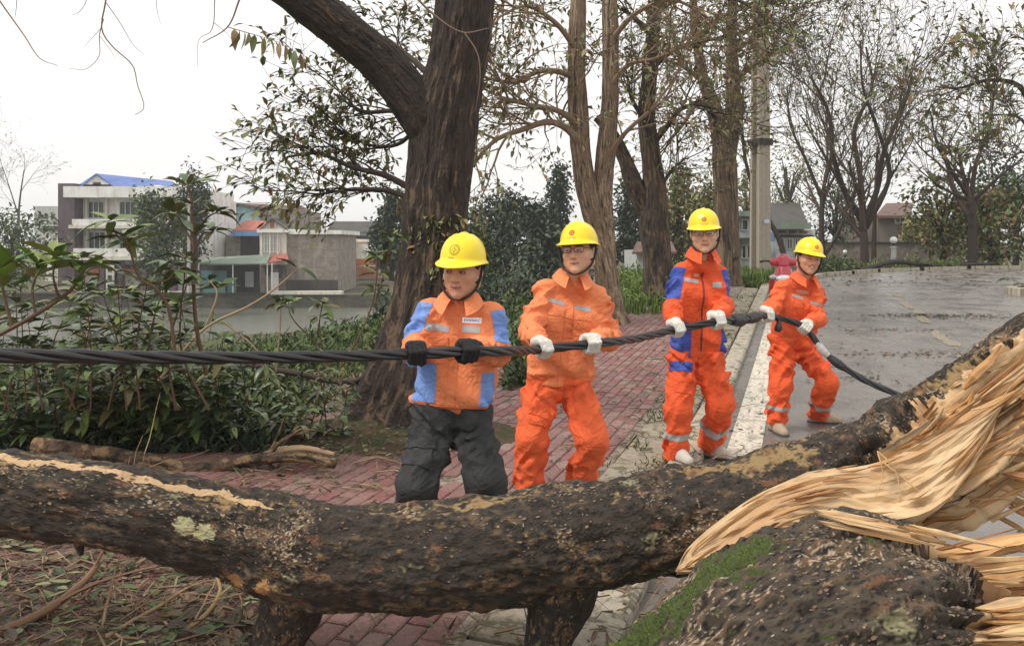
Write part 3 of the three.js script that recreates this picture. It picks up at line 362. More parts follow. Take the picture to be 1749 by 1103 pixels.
// ---------------------------------------------------------------- people: distance fields meshed as smooth surfaces
function surfaceNets(sdf, mn, mx, cell) {
  const nx = Math.ceil((mx.x - mn.x) / cell) + 2, ny = Math.ceil((mx.y - mn.y) / cell) + 2, nz = Math.ceil((mx.z - mn.z) / cell) + 2, G = new Float32Array(nx * ny * nz), B = 5, rad = B * cell * .9;
  for (let bz = 0; bz < nz; bz += B) for (let by = 0; by < ny; by += B) for (let bx = 0; bx < nx; bx += B) {
    const d0 = sdf(mn.x + (bx + B / 2 - .5) * cell, mn.y + (by + B / 2 - .5) * cell, mn.z + (bz + B / 2 - .5) * cell), far = Math.abs(d0) > rad * 1.35 + .05;
    for (let z = bz; z < Math.min(bz + B, nz); z++) for (let y = by; y < Math.min(by + B, ny); y++) for (let x = bx; x < Math.min(bx + B, nx); x++) G[(z * ny + y) * nx + x] = far ? d0 : sdf(mn.x + x * cell, mn.y + y * cell, mn.z + z * cell); }
  const idx = new Int32Array(nx * ny * nz).fill(-1), pos = [], tri = [], at3 = (x, y, z) => (z * ny + y) * nx + x;
  const C = [[0, 0, 0], [1, 0, 0], [0, 1, 0], [1, 1, 0], [0, 0, 1], [1, 0, 1], [0, 1, 1], [1, 1, 1]], E = [[0, 1], [2, 3], [4, 5], [6, 7], [0, 2], [1, 3], [4, 6], [5, 7], [0, 4], [1, 5], [2, 6], [3, 7]], g = new Float64Array(8);
  for (let z = 0; z < nz - 1; z++) for (let y = 0; y < ny - 1; y++) for (let x = 0; x < nx - 1; x++) {
    let m = 0; for (let k = 0; k < 8; k++) { g[k] = G[at3(x + C[k][0], y + C[k][1], z + C[k][2])]; if (g[k] < 0) m++; } if (m === 0 || m === 8) continue;
    let px = 0, py = 0, pz = 0, n = 0; for (const [a, b] of E) if ((g[a] < 0) !== (g[b] < 0)) { const t = g[a] / (g[a] - g[b]); px += lerp(C[a][0], C[b][0], t); py += lerp(C[a][1], C[b][1], t); pz += lerp(C[a][2], C[b][2], t); n++; }
    idx[at3(x, y, z)] = pos.length / 3; pos.push(mn.x + (x + px / n) * cell, mn.y + (y + py / n) * cell, mn.z + (z + pz / n) * cell); }
  for (let z = 1; z < nz - 1; z++) for (let y = 1; y < ny - 1; y++) for (let x = 1; x < nx - 1; x++) { const a = G[at3(x, y, z)] < 0;
    const quad = (i, j, k, l, f) => { i = idx[i]; j = idx[j]; k = idx[k]; l = idx[l]; if (i < 0 || j < 0 || k < 0 || l < 0) return; if (f) tri.push(i, j, k, i, k, l); else tri.push(i, k, j, i, l, k); };
    if (a !== G[at3(x + 1, y, z)] < 0) quad(at3(x, y - 1, z - 1), at3(x, y, z - 1), at3(x, y, z), at3(x, y - 1, z), a);
    if (a !== G[at3(x, y + 1, z)] < 0) quad(at3(x - 1, y, z - 1), at3(x - 1, y, z), at3(x, y, z), at3(x, y, z - 1), a);
    if (a !== G[at3(x, y, z + 1)] < 0) quad(at3(x - 1, y - 1, z), at3(x, y - 1, z), at3(x, y, z), at3(x - 1, y, z), a); }
  const ge = new THREE.BufferGeometry(); ge.setAttribute('position', new THREE.Float32BufferAttribute(pos, 3)); ge.setIndex(tri); ge.computeVertexNormals(); return ge;
}
function planarUV(g, s = 4) { const p = g.attributes.position, u = new Float32Array(p.count * 2); for (let i = 0; i < p.count; i++) { u[i * 2] = (p.getX(i) + p.getZ(i) * .7) * s; u[i * 2 + 1] = (p.getY(i) + p.getZ(i) * .35) * s; } g.setAttribute('uv', new THREE.Float32BufferAttribute(u, 2)); return g; }
// part of a surface inside all planes [nx,ny,nz,d], lifted along its normals
function cutOut(g, planes, lift, thick = 0) { const p = g.attributes.position, n = g.attributes.normal, ix = g.index.array, mb = new MB();
  for (let t = 0; t < ix.length; t += 3) { let poly = [0, 1, 2].map(k => { const i = ix[t + k]; return [p.getX(i), p.getY(i), p.getZ(i), n.getX(i), n.getY(i), n.getZ(i)]; });
    for (const q of planes) { const d = poly.map(v => v[0] * q[0] + v[1] * q[1] + v[2] * q[2] + q[3]); if (d.every(x => x < 0)) { poly = []; break; } if (d.every(x => x >= 0)) continue; const o = []; for (let i = 0; i < poly.length; i++) { const j = (i + 1) % poly.length; if (d[i] >= 0) o.push(poly[i]); if ((d[i] >= 0) !== (d[j] >= 0)) { const f = d[i] / (d[i] - d[j]); o.push(poly[i].map((x, k) => lerp(x, poly[j][k], f))); } } poly = o; }
    if (poly.length < 3) continue; const k = poly.map(v => mb.v(v[0] + v[3] * lift, v[1] + v[4] * lift, v[2] + v[5] * lift, (v[0] + v[2] * .7) * 4, v[1] * 4)); for (let i = 1; i < k.length - 1; i++) mb.t(k[0], k[i], k[i + 1]); }
  if (!mb.i.length) return null; let ge = mb.geo(); ge = mergeVertices((() => { ge.deleteAttribute('normal'); return ge; })(), 1e-5); ge.computeVertexNormals();
  { const a = ge.index.array, par = new Int32Array(ge.attributes.position.count).map((_, i) => i), find = i => { while (par[i] !== i) { par[i] = par[par[i]]; i = par[i]; } return i; }; for (let t = 0; t < a.length; t += 3) { const r = find(a[t]); par[find(a[t + 1])] = r; par[find(a[t + 2])] = r; } const n2 = new Map(); for (let t = 0; t < a.length; t += 3) { const r = find(a[t]); n2.set(r, (n2.get(r) || 0) + 1); } let best = -1, bn = 0; for (const [r, n] of n2) if (n > bn) { bn = n; best = r; } const keep = []; for (let t = 0; t < a.length; t += 3) if (find(a[t]) === best) keep.push(a[t], a[t + 1], a[t + 2]); ge.setIndex(keep); }
  if (thick) { // close the patch to a thin sheet: skirt round its outline down to the cloth
    const a = ge.index.array, P = ge.attributes.position, Nn = ge.attributes.normal, cnt = new Map(); for (let t = 0; t < a.length; t += 3) for (let k = 0; k < 3; k++) { const i = a[t + k], j = a[t + (k + 1) % 3]; if (cnt.has(j + '_' + i)) cnt.delete(j + '_' + i); else cnt.set(i + '_' + j, [i, j]); }
    const pos = [...P.array], uv = [...ge.attributes.uv.array], tri = [...a]; for (const [i, j] of cnt.values()) { const b = pos.length / 3; for (const [q, l] of [[i, 0], [j, 0], [i, 1], [j, 1]]) { pos.push(P.getX(q) - Nn.getX(q) * thick * l, P.getY(q) - Nn.getY(q) * thick * l, P.getZ(q) - Nn.getZ(q) * thick * l); uv.push(0, 0); } tri.push(b, b + 2, b + 1, b + 1, b + 2, b + 3); }
    ge = new THREE.BufferGeometry(); ge.setAttribute('position', new THREE.Float32BufferAttribute(pos, 3)); ge.setAttribute('uv', new THREE.Float32BufferAttribute(uv, 2)); ge.setIndex(tri); ge.computeVertexNormals(); }
  return ge; }
const smin = (a, b, k) => { const h = clamp(.5 + .5 * (b - a) / k); return lerp(b, a, h) - k * h * (1 - h); };
// tapered capsule distance; returns also position along it
function cone(a, b, r1, r2) { const bx = b.x - a.x, by = b.y - a.y, bz = b.z - a.z, L2 = bx * bx + by * by + bz * bz; return (x, y, z) => { const px = x - a.x, py = y - a.y, pz = z - a.z; let t = (px * bx + py * by + pz * bz) / L2; t = t < 0 ? 0 : t > 1 ? 1 : t; const dx = px - bx * t, dy = py - by * t, dz = pz - bz * t; return Math.sqrt(dx * dx + dy * dy + dz * dz) - (r1 + (r2 - r1) * t); }; }
const ell = (cx, cy, cz, rx, ry, rz) => (x, y, z) => { const X = (x - cx) / rx, Y = (y - cy) / ry, Z = (z - cz) / rz, k = Math.sqrt(X * X + Y * Y + Z * Z), k2 = Math.sqrt((X / rx) ** 2 + (Y / ry) ** 2 + (Z / rz) ** 2); return k2 < 1e-9 ? -Math.min(rx, ry, rz) : k * (k - 1) / k2; };
// creases across a limb: sharp valleys running round it, tilted, denser near the joints
function crease(a, b, amp, freq, seed) { const d = V(0, 0, 0).subVectors(b, a), L = d.length(); d.normalize(); const e = V(0, 0, 1).cross(d).normalize(), f = V(0, 0, 0).crossVectors(d, e); return (x, y, z) => { const px = x - a.x, py = y - a.y, pz = z - a.z, t = px * d.x + py * d.y + pz * d.z, u = px * e.x + py * e.y + pz * e.z, w = px * f.x + py * f.y + pz * f.z; const n = N3(t * freq + u * 7 + w * 3, u * 9 + seed, w * 9), n2 = N3(t * freq * 2.1 - u * 11, u * 15 + seed * 3, w * 14); return amp * ((.55 - 2.6 * Math.abs(n)) * -.95 + n2 * .7) * sstep(-.12, .1, t) * sstep(L + .12, L - .1, t); }; }

const clothBump = dataTex(512, 512, (u, v, o) => { const w = TN(u, v, 4, 4, 9) * .06; o[0] = o[1] = o[2] = .45 + (.5 - Math.abs(TN(u + w, v + w, 5, 9, 1)) * 2) * .35 + (.5 - Math.abs(TN(u - w, v, 9, 6, 3)) * 2) * .25 + TN(u, v, 22, 26, 2) * .15 + (((u * 512) | 0) + ((v * 512) | 0)) % 2 * .03; }, false);
const cloth = (r, g, b, rough = .82) => new THREE.MeshStandardMaterial({ color: rgb(r, g, b), roughness: rough, bumpMap: clothBump, bumpScale: .0065, side: THREE.DoubleSide });
const K = { orange: cloth(.74, .1, .022), orangePale: cloth(.79, .235, .09), orangeMid: cloth(.76, .125, .034), charcoal: cloth(.028, .03, .031), blue: cloth(.055, .1, .42), bluePale: cloth(.17, .29, .62), reflect: mat(.36, .37, .37, .45), dark: mat(.012, .012, .013, .7), whiteGlove: cloth(.74, .71, .64), blackGlove: cloth(.011, .011, .012), white: mat(.78, .78, .78, .6), shoe: mat(.55, .52, .46, .7), shoeTan: mat(.4, .31, .22, .75), sole: mat(.05, .05, .05, .8), zipper: mat(.16, .03, .03, .5) };
K.skin = [[.43, .205, .125], [.45, .225, .14], [.47, .245, .16], [.42, .2, .12]].map(c => new THREE.MeshPhysicalMaterial({ vertexColors: true, roughness: .55, sheen: .15 }));
const skinCol = [[.6, .31, .19], [.64, .36, .225], [.66, .4, .26], [.6, .3, .18]];
const eyeWhite = mat(.6, .57, .53, .25), iris = mat(.012, .008, .006, .15), lensGlass = new THREE.MeshPhysicalMaterial({ color: 0xffffff, transmission: 1, roughness: .03, thickness: 0, ior: 1.5 });

function helmetTexture(kind) { const c = document.createElement('canvas'); c.width = c.height = 512; const x = c.getContext('2d'); x.fillStyle = '#f4d60b'; x.fillRect(0, 0, 512, 512); // planar print on the front of the shell
  if (kind === 0) { x.strokeStyle = '#6f6210'; x.lineWidth = 5; x.beginPath(); x.arc(256, 250, 45, 0, 7); x.stroke(); x.lineWidth = 4; x.beginPath(); x.arc(256, 250, 36, 0, 7); x.stroke(); x.fillStyle = '#756712'; for (let k = 0; k < 4; k++) { x.save(); x.translate(256, 250); x.rotate(k * Math.PI / 2); x.beginPath(); x.moveTo(0, -34); x.lineTo(8, -8); x.lineTo(-8, -8); x.fill(); x.restore(); } x.fillStyle = '#f4d60b'; x.fillRect(250, 216, 3, 68); x.fillRect(222, 248, 68, 3); x.fillStyle = '#5b5222'; x.font = 'bold 26px sans-serif'; x.fillText('EVN', 206, 334); }
  else { x.fillStyle = '#c8511c'; for (let k = 0; k < 8; k++) { x.save(); x.translate(256, 262); x.rotate(k * Math.PI / 4); x.beginPath(); x.moveTo(0, -42); x.lineTo(9, -15); x.lineTo(-9, -15); x.fill(); x.restore(); } x.strokeStyle = '#c23a22'; x.lineWidth = 7; x.beginPath(); x.arc(256, 262, 26, 0, 7); x.stroke(); x.fillStyle = '#b8401f'; x.beginPath(); x.arc(256, 262, 11, 0, 7); x.fill(); x.font = 'bold 24px sans-serif'; x.textAlign = 'center'; x.fillText('EVN NPC', 256, 334); }
  const t = new THREE.CanvasTexture(c); t.colorSpace = THREE.SRGBColorSpace; return t; }
function helmetGeo() { // shell with peak, turned-out rim and a raised crown ridge; axes: y up, z forward
  const mb = new MB(), nf = 96; let prev; const rows = [];
  for (let k = 0; k <= 22; k++) rows.push({ a: k / 22 * 1.5, o: 0, dy: 0 }); rows.push({ a: 1.5, o: .35, dy: -.004 }, { a: 1.5, o: 1, dy: -.011 }, { a: 1.5, o: 1.02, dy: -.0145 }, { a: 1.5, o: .98, dy: -.0155 }, { a: 1.5, o: .3, dy: -.009 }, { a: 1.5, o: -.3, dy: -.004 }); for (let k = 21; k >= 0; k--) rows.push({ a: k / 22 * 1.5, o: -.3, dy: -.004, inner: 1 });
  for (const r of rows) { const row = []; for (let j = 0; j <= nf; j++) { const f = j / nf * 6.28318, sx = Math.sin(f), cz = Math.cos(f), ca = Math.cos(r.a), sa = Math.pow(Math.sin(r.a), .82); const front = Math.pow(Math.max(0, cz), 2.2), brim = r.o > 0 ? (.011 + .04 * front) * r.o : r.o * .01;
      let x = sx * (.103 * sa + brim * (1 - front * .2)), z = cz * (.126 * sa + brim), y = .132 * Math.pow(ca, .86); if (r.a >= 1.5) y = .132 * Math.pow(Math.cos(1.5), .86); y += r.dy * (1 + front * .8) + (r.o > 0 ? -front * r.o * .006 : 0);
      if (!r.inner) { const m = Math.exp(-Math.pow(x / .012, 2)) * sstep(.03, .07, y) * .007 + (Math.exp(-Math.pow((Math.abs(x) - .036) / .008, 2)) * sstep(.06, .1, y) * .0025); y += m * ca; z += Math.sign(z) * m * (1 - ca); }
      row.push(mb.v(x, y, z, z > 0 && !r.inner ? x / .26 + .5 : .02, z > 0 && !r.inner ? y / .26 + .28 : .02)); }
    if (prev) for (let j = 0; j < nf; j++) mb.q(prev[j], row[j], row[j + 1], prev[j + 1]); prev = row; }
  return mb.geo(); }
const helmetShape = helmetGeo();
function headField(smile, fat) { const s = 1 + fat;
  const cr = ell(0, .03, -.014, .077, .086, .097), fc = ell(0, -.032, .018, .064 * s, .082, .07), jL = cone(V(-.045 * s, -.055, .0), V(-.008, -.1, .058), .03 * s, .02), jR = cone(V(.045 * s, -.055, .0), V(.008, -.1, .058), .03 * s, .02), ckL = ell(-.038 * s, -.026, .05, .026, .022, .026), ckR = ell(.038 * s, -.026, .05, .026, .022, .026), no = cone(V(0, .006, .082), V(0, -.034, .101), .008, .0125), nL = ell(-.0125, -.038, .09, .009, .008, .011), nR = ell(.0125, -.038, .09, .009, .008, .011), bL = cone(V(-.012, .019, .082), V(-.046, .017, .065), .01, .008), bR = cone(V(.012, .019, .082), V(.046, .017, .065), .01, .008), eL = ell(-.031, .0, .094, .019, .0115, .018), eR = ell(.031, .0, .094, .019, .0115, .018), l1 = cone(V(-.022, -.066 + smile * .006, .074), V(0, -.064, .088), .005, .0072), l2 = cone(V(.022, -.066 + smile * .006, .074), V(0, -.064, .088), .005, .0072), l3 = cone(V(-.016, -.076, .076), V(.016, -.076, .076), .0068, .0068), lm = cone(V(-.026, -.0705 + smile * .007, .08), V(.026, -.0705 + smile * .007, .08), .0025 + smile * .004, .0025 + smile * .004), aL = ell(-.08, -.008, -.012, .011, .031, .019), aR = ell(.08, -.008, -.012, .011, .031, .019), ch = ell(0, -.101, .062, .02, .017, .018), mz = ell(0, -.07, .066, .03, .022, .018);
  const lidL = ell(-.031, .0005, .0785, .0165, .013, .0125), lidR = ell(.031, .0005, .0785, .0165, .013, .0125);
  return (x, y, z) => { let d = smin(cr(x, y, z), fc(x, y, z), .03); d = smin(d, jL(x, y, z), .022); d = smin(d, jR(x, y, z), .022); d = smin(d, ch(x, y, z), .014); d = smin(d, ckL(x, y, z), .018); d = smin(d, ckR(x, y, z), .018); d = smin(d, mz(x, y, z), .014); d = smin(d, bL(x, y, z), .01); d = smin(d, bR(x, y, z), .01); d = -smin(-d, eL(x, y, z), .008); d = -smin(-d, eR(x, y, z), .008); d = smin(d, lidL(x, y, z), .003); d = smin(d, lidR(x, y, z), .003); d = smin(d, no(x, y, z), .008); d = smin(d, nL(x, y, z), .005); d = smin(d, nR(x, y, z), .005); d = smin(d, l1(x, y, z), .004); d = smin(d, l2(x, y, z), .004); d = smin(d, l3(x, y, z), .005); d = -smin(-d, lm(x, y, z), .003); d = smin(d, aL(x, y, z), .008); d = smin(d, aR(x, y, z), .008); return d; }; }

function makePerson(o) {
  const j = {}; for (const k of ['head', 'neck', 'shA', 'shB', 'elA', 'elB', 'hipA', 'hipB', 'knA', 'knB', 'anA', 'anB']) j[k] = at(...o[k]);
  const hA = cableAt(o.hand[0]), hB = cableAt(o.hand[1]);
  const base = j.anA.clone().add(j.anB).multiplyScalar(.5); base.y = o.groundY;
  const root = thing('person', base, o.label, 'person', 'workers hauling the cable');
  const sub = (a, b) => V(0, 0, 0).subVectors(a, b), mid = (a, b, t = .5) => a.clone().lerp(b, t), up = sub(j.neck, mid(j.hipA, j.hipB)).normalize();
  // wrists sit behind the cable, towards the elbow
  const wrist = (el, h) => { const d = sub(el, h.p).normalize(); return h.p.clone().addScaledVector(d, .085).add(V(0, .012, 0)); };
  const wA = wrist(j.elA, hA), wB = wrist(j.elB, hB);
  const side = sub(j.shB, j.shA).normalize(), fw = V(0, 0, 0).crossVectors(side, up).normalize(), hc = mid(j.hipA, j.hipB), sc2 = mid(j.shA, j.shB), W = o.width || 1;
  const waA = hc.clone().addScaledVector(side, -.072 * W).addScaledVector(up, .09), waB = hc.clone().addScaledVector(side, .072 * W).addScaledVector(up, .09), chA = sc2.clone().addScaledVector(side, -.092 * W).addScaledVector(up, -.13), chB = sc2.clone().addScaledVector(side, .092 * W).addScaledVector(up, -.13), nb = j.neck.clone().addScaledVector(up, -.03);
  // head frame
  const q = new THREE.Quaternion().setFromEuler(new THREE.Euler(o.pitch || 0, o.yaw || 0, o.roll || 0, 'YXZ')), qi = q.clone().invert(), hs = o.headScale || 1, hc0 = j.head, tv = V(0, 0, 0);
  const hf = headField(o.smile || 0, o.fat || 0);
  const neckC = cone(hc0.clone().add(V(0, -.055, -.025).applyQuaternion(q).multiplyScalar(hs)), nb, .054 * hs, .064);
  const R1 = [[j.shA, j.elA, .036, .03], [j.elA, wA, .03, .024], [j.shB, j.elB, .036, .03], [j.elB, wB, .03, .024], [j.hipA, j.knA, .065, .045], [j.knA, j.anA, .05, .035], [j.hipB, j.knB, .065, .045], [j.knB, j.anB, .05, .035], [waA, chA, .08, .08], [waB, chB, .08, .08], [chA, chB, .075, .075], [j.shA, j.shB, .04, .04], [waA, waB, .075, .075], [j.hipA, j.hipB, .07, .07], [nb, nb.clone().addScaledVector(up, -.04), .045, .03]].map(c => cone(...c));
  const bodyF = (x, y, z) => { let d = 9; for (const c of R1) d = smin(d, c(x, y, z), .03); return d; };
  const headW = (x, y, z) => { tv.set(x, y, z).sub(hc0).applyQuaternion(qi).divideScalar(hs); return hf(tv.x, tv.y, tv.z) * hs; };
  const box = (pts, m) => { const b = new THREE.Box3().setFromPoints(pts); b.expandByScalar(m); return b; };
  // body: torso and limbs on a coarse grid, head and neck on a fine one, one mesh
  const b1 = box(Object.values(j).concat([wA, wB]), .14), gb = surfaceNets((x, y, z) => Math.max(bodyF(x, y, z), y - j.neck.y - .0), b1.min, b1.max, .016);
  const b2 = box([hc0, nb], .135), cutY = nb.y - .03, gh = surfaceNets((x, y, z) => Math.max(smin(headW(x, y, z), neckC(x, y, z), .02), cutY - y), b2.min.setY(nb.y - .045), b2.max, .0034);
  const paint = (g, headOnly) => { const p = g.attributes.position, c = new Float32Array(p.count * 3), S = skinCol[o.skin]; for (let i = 0; i < p.count; i++) { let r = S.slice(); if (headOnly) { tv.set(p.getX(i), p.getY(i), p.getZ(i)).sub(hc0).applyQuaternion(qi).divideScalar(hs); const { x, y, z } = tv, ax = Math.abs(x); const n = 1 + N3(x * 60, y * 60, z * 60) * .08; r = r.map(v => v * n);
        if (z > .06) { const lip = Math.exp(-Math.pow((y + .069 - ax * ax * 6 * (o.smile || 0)) / .0095, 2)) * sstep(.03, .022, ax); mix3(r, [.33, .085, .065], lip * .75); if (o.smile) { const te = Math.exp(-Math.pow((y + .0685 - ax * ax * 7) / .0048, 2)) * sstep(.022, .016, ax); mix3(r, [.62, .56, .48], te * .9); } mix3(r, [.45, .16, .1], Math.exp(-((ax - .042) ** 2 + (y + .03) ** 2) / .0004) * .22); }
        const br = Math.exp(-Math.pow((y - .0225 + (ax - .03) ** 2 * 6) / .0052, 2)) * sstep(.01, .014, ax) * sstep(.05, .046, ax); if (z > .04) mix3(r, [.015, .01, .008], br);
        const eye = Math.exp(-Math.pow((y + .001) / .0062, 2)) * sstep(.016, .011, Math.abs(ax - .031)); if (z > .06 && !o.smile) mix3(r, [.02, .012, .01], eye * .95); if (z > .06 && o.smile) mix3(r, [.05, .025, .018], Math.exp(-Math.pow((y + .002) / .0025, 2)) * sstep(.016, .011, Math.abs(ax - .031))); } c.set(r, i * 3); } g.setAttribute('color', new THREE.Float32BufferAttribute(c, 3)); return g; };
  const body = wpart('body', mergeGeometries([paint(gb, false), paint(gh, true)]), K.skin[o.skin], root);
  // eyes
  const local = (x, y, z) => V(x, y, z).multiplyScalar(hs).applyQuaternion(q).add(hc0);
  for (const s of [-1, 1]) { const e = wpart('eye', new THREE.SphereGeometry(.0105 * hs, 16, 12).scale(1.15, .34, 1).applyQuaternion(q).translate(...local(s * .031, -.001, .0815)), eyeWhite, root); wpart('iris', new THREE.SphereGeometry(.0052 * hs, 12, 10).scale(1, .66, .5).applyQuaternion(q).translate(...local(s * .031 + (o.gaze || 0), -.001, .0915)), iris, root); }
  // hair round the sides and back under the helmet
  { const hr = ell(0, .03, -.016, .0825, .091, .102); const gg = surfaceNets((x, y, z) => { tv.set(x, y, z).sub(hc0).applyQuaternion(qi).divideScalar(hs); const ax = Math.abs(tv.x); return Math.max(hr(tv.x, tv.y, tv.z), -(tv.y + .02 + (tv.z > 0 ? 0 : .03) - (tv.z > .035 ? .055 : 0) + .004 * N3(x * 200, y * 60, z * 200)), tv.z - .06) * hs; }, b2.min, b2.max, .006); wpart('hair', gg, K.dark, root); }
  // helmet with its strap
  const hel = new THREE.Group(); hel.name = 'helmet'; root.add(hel); hel.position.copy(local(0, .034, -.006)).sub(base); hel.quaternion.copy(q); hel.scale.setScalar(hs * (o.helmetScale || .97)); hel.rotateX(o.helmetTilt || -.04);
  part('shell', helmetShape, new THREE.MeshPhysicalMaterial({ map: helmetTexture(o.emblem), roughness: .34, clearcoat: .35, clearcoatRoughness: .25, side: THREE.DoubleSide }), hel);
  { const mb = new MB(), band = []; for (let k = 0; k <= 40; k++) { const a = k / 40 * 6.283; band.push(V(Math.sin(a) * .093, .004, Math.cos(a) * .113)); } mb.tube(band, band.map(() => .006), 6); part('headband', mb.geo(), K.dark, hel); }
  { const st = [[-.089, .03, .02], [-.083, -.03, .03], [-.068, -.078, .042], [-.035, -.113, .06], [0, -.124, .064], [.035, -.113, .06], [.068, -.078, .042], [.083, -.03, .03], [.089, .03, .02]].map(p => local(p[0] * (1 + (o.fat || 0)), p[1], p[2])), P = spline(st, 40), mb = new MB(); mb.tube(P, P.map(() => .0062), 6); const P2 = spline([[-.086, .02, -.05], [-.086, -.02, -.02], [-.078, -.05, .034]].map(p => local(...p)), 10), P3 = spline([[.086, .02, -.05], [.086, -.02, -.02], [.078, -.05, .034]].map(p => local(...p)), 10); mb.tube(P2, P2.map(() => .0055), 5); mb.tube(P3, P3.map(() => .0055), 5); wpart('chin_strap', mb.geo(), K.dark, root); }
  if (o.glasses) { const gl = new THREE.Group(); gl.name = 'glasses'; root.add(gl); gl.position.copy(local(0, .003, .103)).sub(base); gl.quaternion.copy(q); gl.scale.setScalar(hs); const mb = new MB(); for (const s of [-1, 1]) { const P = []; for (let k = 0; k <= 28; k++) { const a = k / 28 * 6.283, c = Math.cos(a), n = Math.sin(a); P.push(V(s * .034 + Math.sign(c) * Math.pow(Math.abs(c), .55) * .026, Math.sign(n) * Math.pow(Math.abs(n), .6) * .016, -.008 * Math.abs(s * .034 + c * .026) / .06)); } mb.tube(P, P.map(() => .0017), 6); const arm = spline([V(s * .062, .008, -.01), V(s * .079, .008, -.05), V(s * .082, 0, -.11)], 8); mb.tube(arm, arm.map(() => .0018), 5); } mb.tube([V(-.009, .004, 0), V(0, .007, .002), V(.009, .004, 0)], [.0018, .0018, .0018], 5); part('frame', mb.geo(), mat(.03, .025, .022, .35), gl);
    for (const s of [-1, 1]) part('lens', new THREE.CircleGeometry(1, 24).scale(.025, .0155, 1).translate(s * .034, 0, -.005), lensGlass, gl); }
  // jacket
  const jm = K[o.jacket], sl = (a, b, w, r1, r2, r3, sd) => { const u = cone(a, b, r1, r2), l = cone(b, w, r2, r3), c1 = crease(a, b, .03, 13, sd), c2 = crease(b, w, .03, 17, sd + 4); return (x, y, z) => { const d1 = u(x, y, z), d2 = l(x, y, z); return smin(d1 + (d1 < .05 ? c1(x, y, z) : 0), d2 + (d2 < .05 ? c2(x, y, z) : 0), .02); }; };
  const cut = (w, e) => { const d = sub(w, e).normalize(), p = w.clone().addScaledVector(d, -.002); return (x, y, z) => (x - p.x) * d.x + (y - p.y) * d.y + (z - p.z) * d.z; };
  const ak = o.arm || .9, sA = sl(j.shA, j.elA, wA, .077 * ak, .066 * ak, .046, o.seed), sB = sl(j.shB, j.elB, wB, .077 * ak, .066 * ak, .046, o.seed + 11), cA = cut(wA, j.elA), cB = cut(wB, j.elB);
  const cuffA = cone(wA.clone().lerp(j.elA, .02), wA.clone().lerp(j.elA, .16), .043, .045), cuffB = cone(wB.clone().lerp(j.elB, .02), wB.clone().lerp(j.elB, .16), .043, .045);
  const hem = hc.clone().addScaledVector(up, o.hem), TW = [cone(waA.clone().addScaledVector(up, -.1), chA, .102 * W, .107 * W), cone(waB.clone().addScaledVector(up, -.1), chB, .102 * W, .107 * W), cone(chA, chB, .105, .105), cone(j.shA, nb, .06 * ak, .072), cone(j.shB, nb, .06 * ak, .072), cone(waA, waB, .105 * W, .105 * W)];
  const torso = (x, y, z) => { let d = 9; for (const c of TW) d = smin(d, c(x, y, z), .045); if (d < .06) { const px = x - hc.x, py = (y - hc.y), pz = z - hc.z, low = sstep(.35, .05, py); d += .03 * (.6 - 2.4 * Math.abs(N3(px * 7 + py * 4 + o.seed, py * (7 + 6 * low) + px * 3, pz * 6))) * (.55 + .6 * low) + .005 * N3(px * 20, py * 24 + o.seed, pz * 18); const hemd = (x - hem.x) * up.x + (y - hem.y) * up.y + (z - hem.z) * up.z; d += o.blouson ? .022 * sstep(.055, .035, hemd) - .008 * Math.exp(-Math.pow((hemd - .1) / .05, 2)) : 0; d = Math.max(d, -hemd); } return d; };
  const jf = (x, y, z) => { let d = torso(x, y, z); d = smin(d, Math.max(sA(x, y, z), cA(x, y, z)), .025); d = smin(d, Math.max(sB(x, y, z), cB(x, y, z)), .025); d = Math.min(d, Math.max(cuffA(x, y, z), cA(x, y, z)), Math.max(cuffB(x, y, z), cB(x, y, z))); const nk = Math.hypot(x - nb.x, (y - nb.y - .075) * .8, z - nb.z - fw.z * .02) - .068; return Math.max(d, -nk); };
  const bj = box([j.shA, j.shB, j.elA, j.elB, wA, wB, hem, waA, waB, nb], .17), gj = planarUV(surfaceNets(jf, bj.min, bj.max, .0087));
  const jacket = wpart('jacket', gj.clone(), jm, root);
  const jpart = (name, planes, m, lift, thick, parent = jacket) => { const g = cutOut(gj, planes, lift, thick); if (g) wpart(name, g, m, parent); };
  // planes in the torso's own frame: s across (towards viewer's right), h up from the hips, f forward
  const pl = (s, h, f, d) => { const n = V(0, 0, 0).addScaledVector(side, s).addScaledVector(up, h).addScaledVector(fw, f); return [n.x, n.y, n.z, -(n.dot(hc)) + d]; };
  const S = sub(nb, hc).dot(up); // hip to neck
  const front = [pl(0, 0, 1, 0), pl(0, 0, -1, .185)], rect = (s0, s1, h0, h1) => [pl(1, 0, 0, -s0), pl(-1, 0, 0, s1), pl(0, 1, 0, -h0), pl(0, -1, 0, h1), ...front];
  for (const [s0, s1, h0, h1, slope] of o.strips) jpart('reflective_strip', [pl(1, 0, 0, -s0), pl(-1, 0, 0, s1), pl(-slope, 1, 0, -(S + h0)), pl(slope, -1, 0, S + h1), ...front], K.reflect, .0022, .004);
  for (const [s0, s1, h0, h1] of o.pockets || []) { jpart('pocket', rect(s0, s1, S + h0, S + h1 - .03), jm, .004, .005); jpart('pocket_flap', rect(s0 - .004, s1 + .004, S + h1 - .04, S + h1), jm, .0085, .008); }
  jpart('placket', rect(-.02, .02, o.hem + .012, S - .1), jm, .004, .005);
  if (o.zip) jpart('zipper', rect(-.006, .006, o.hem + .004, S - .06), K.zipper, .0075, .004);
  if (o.waistband) jpart('waistband', [pl(0, 1, 0, -o.hem - .004), pl(0, -1, 0, o.hem + .05)], jm, .003, .004);
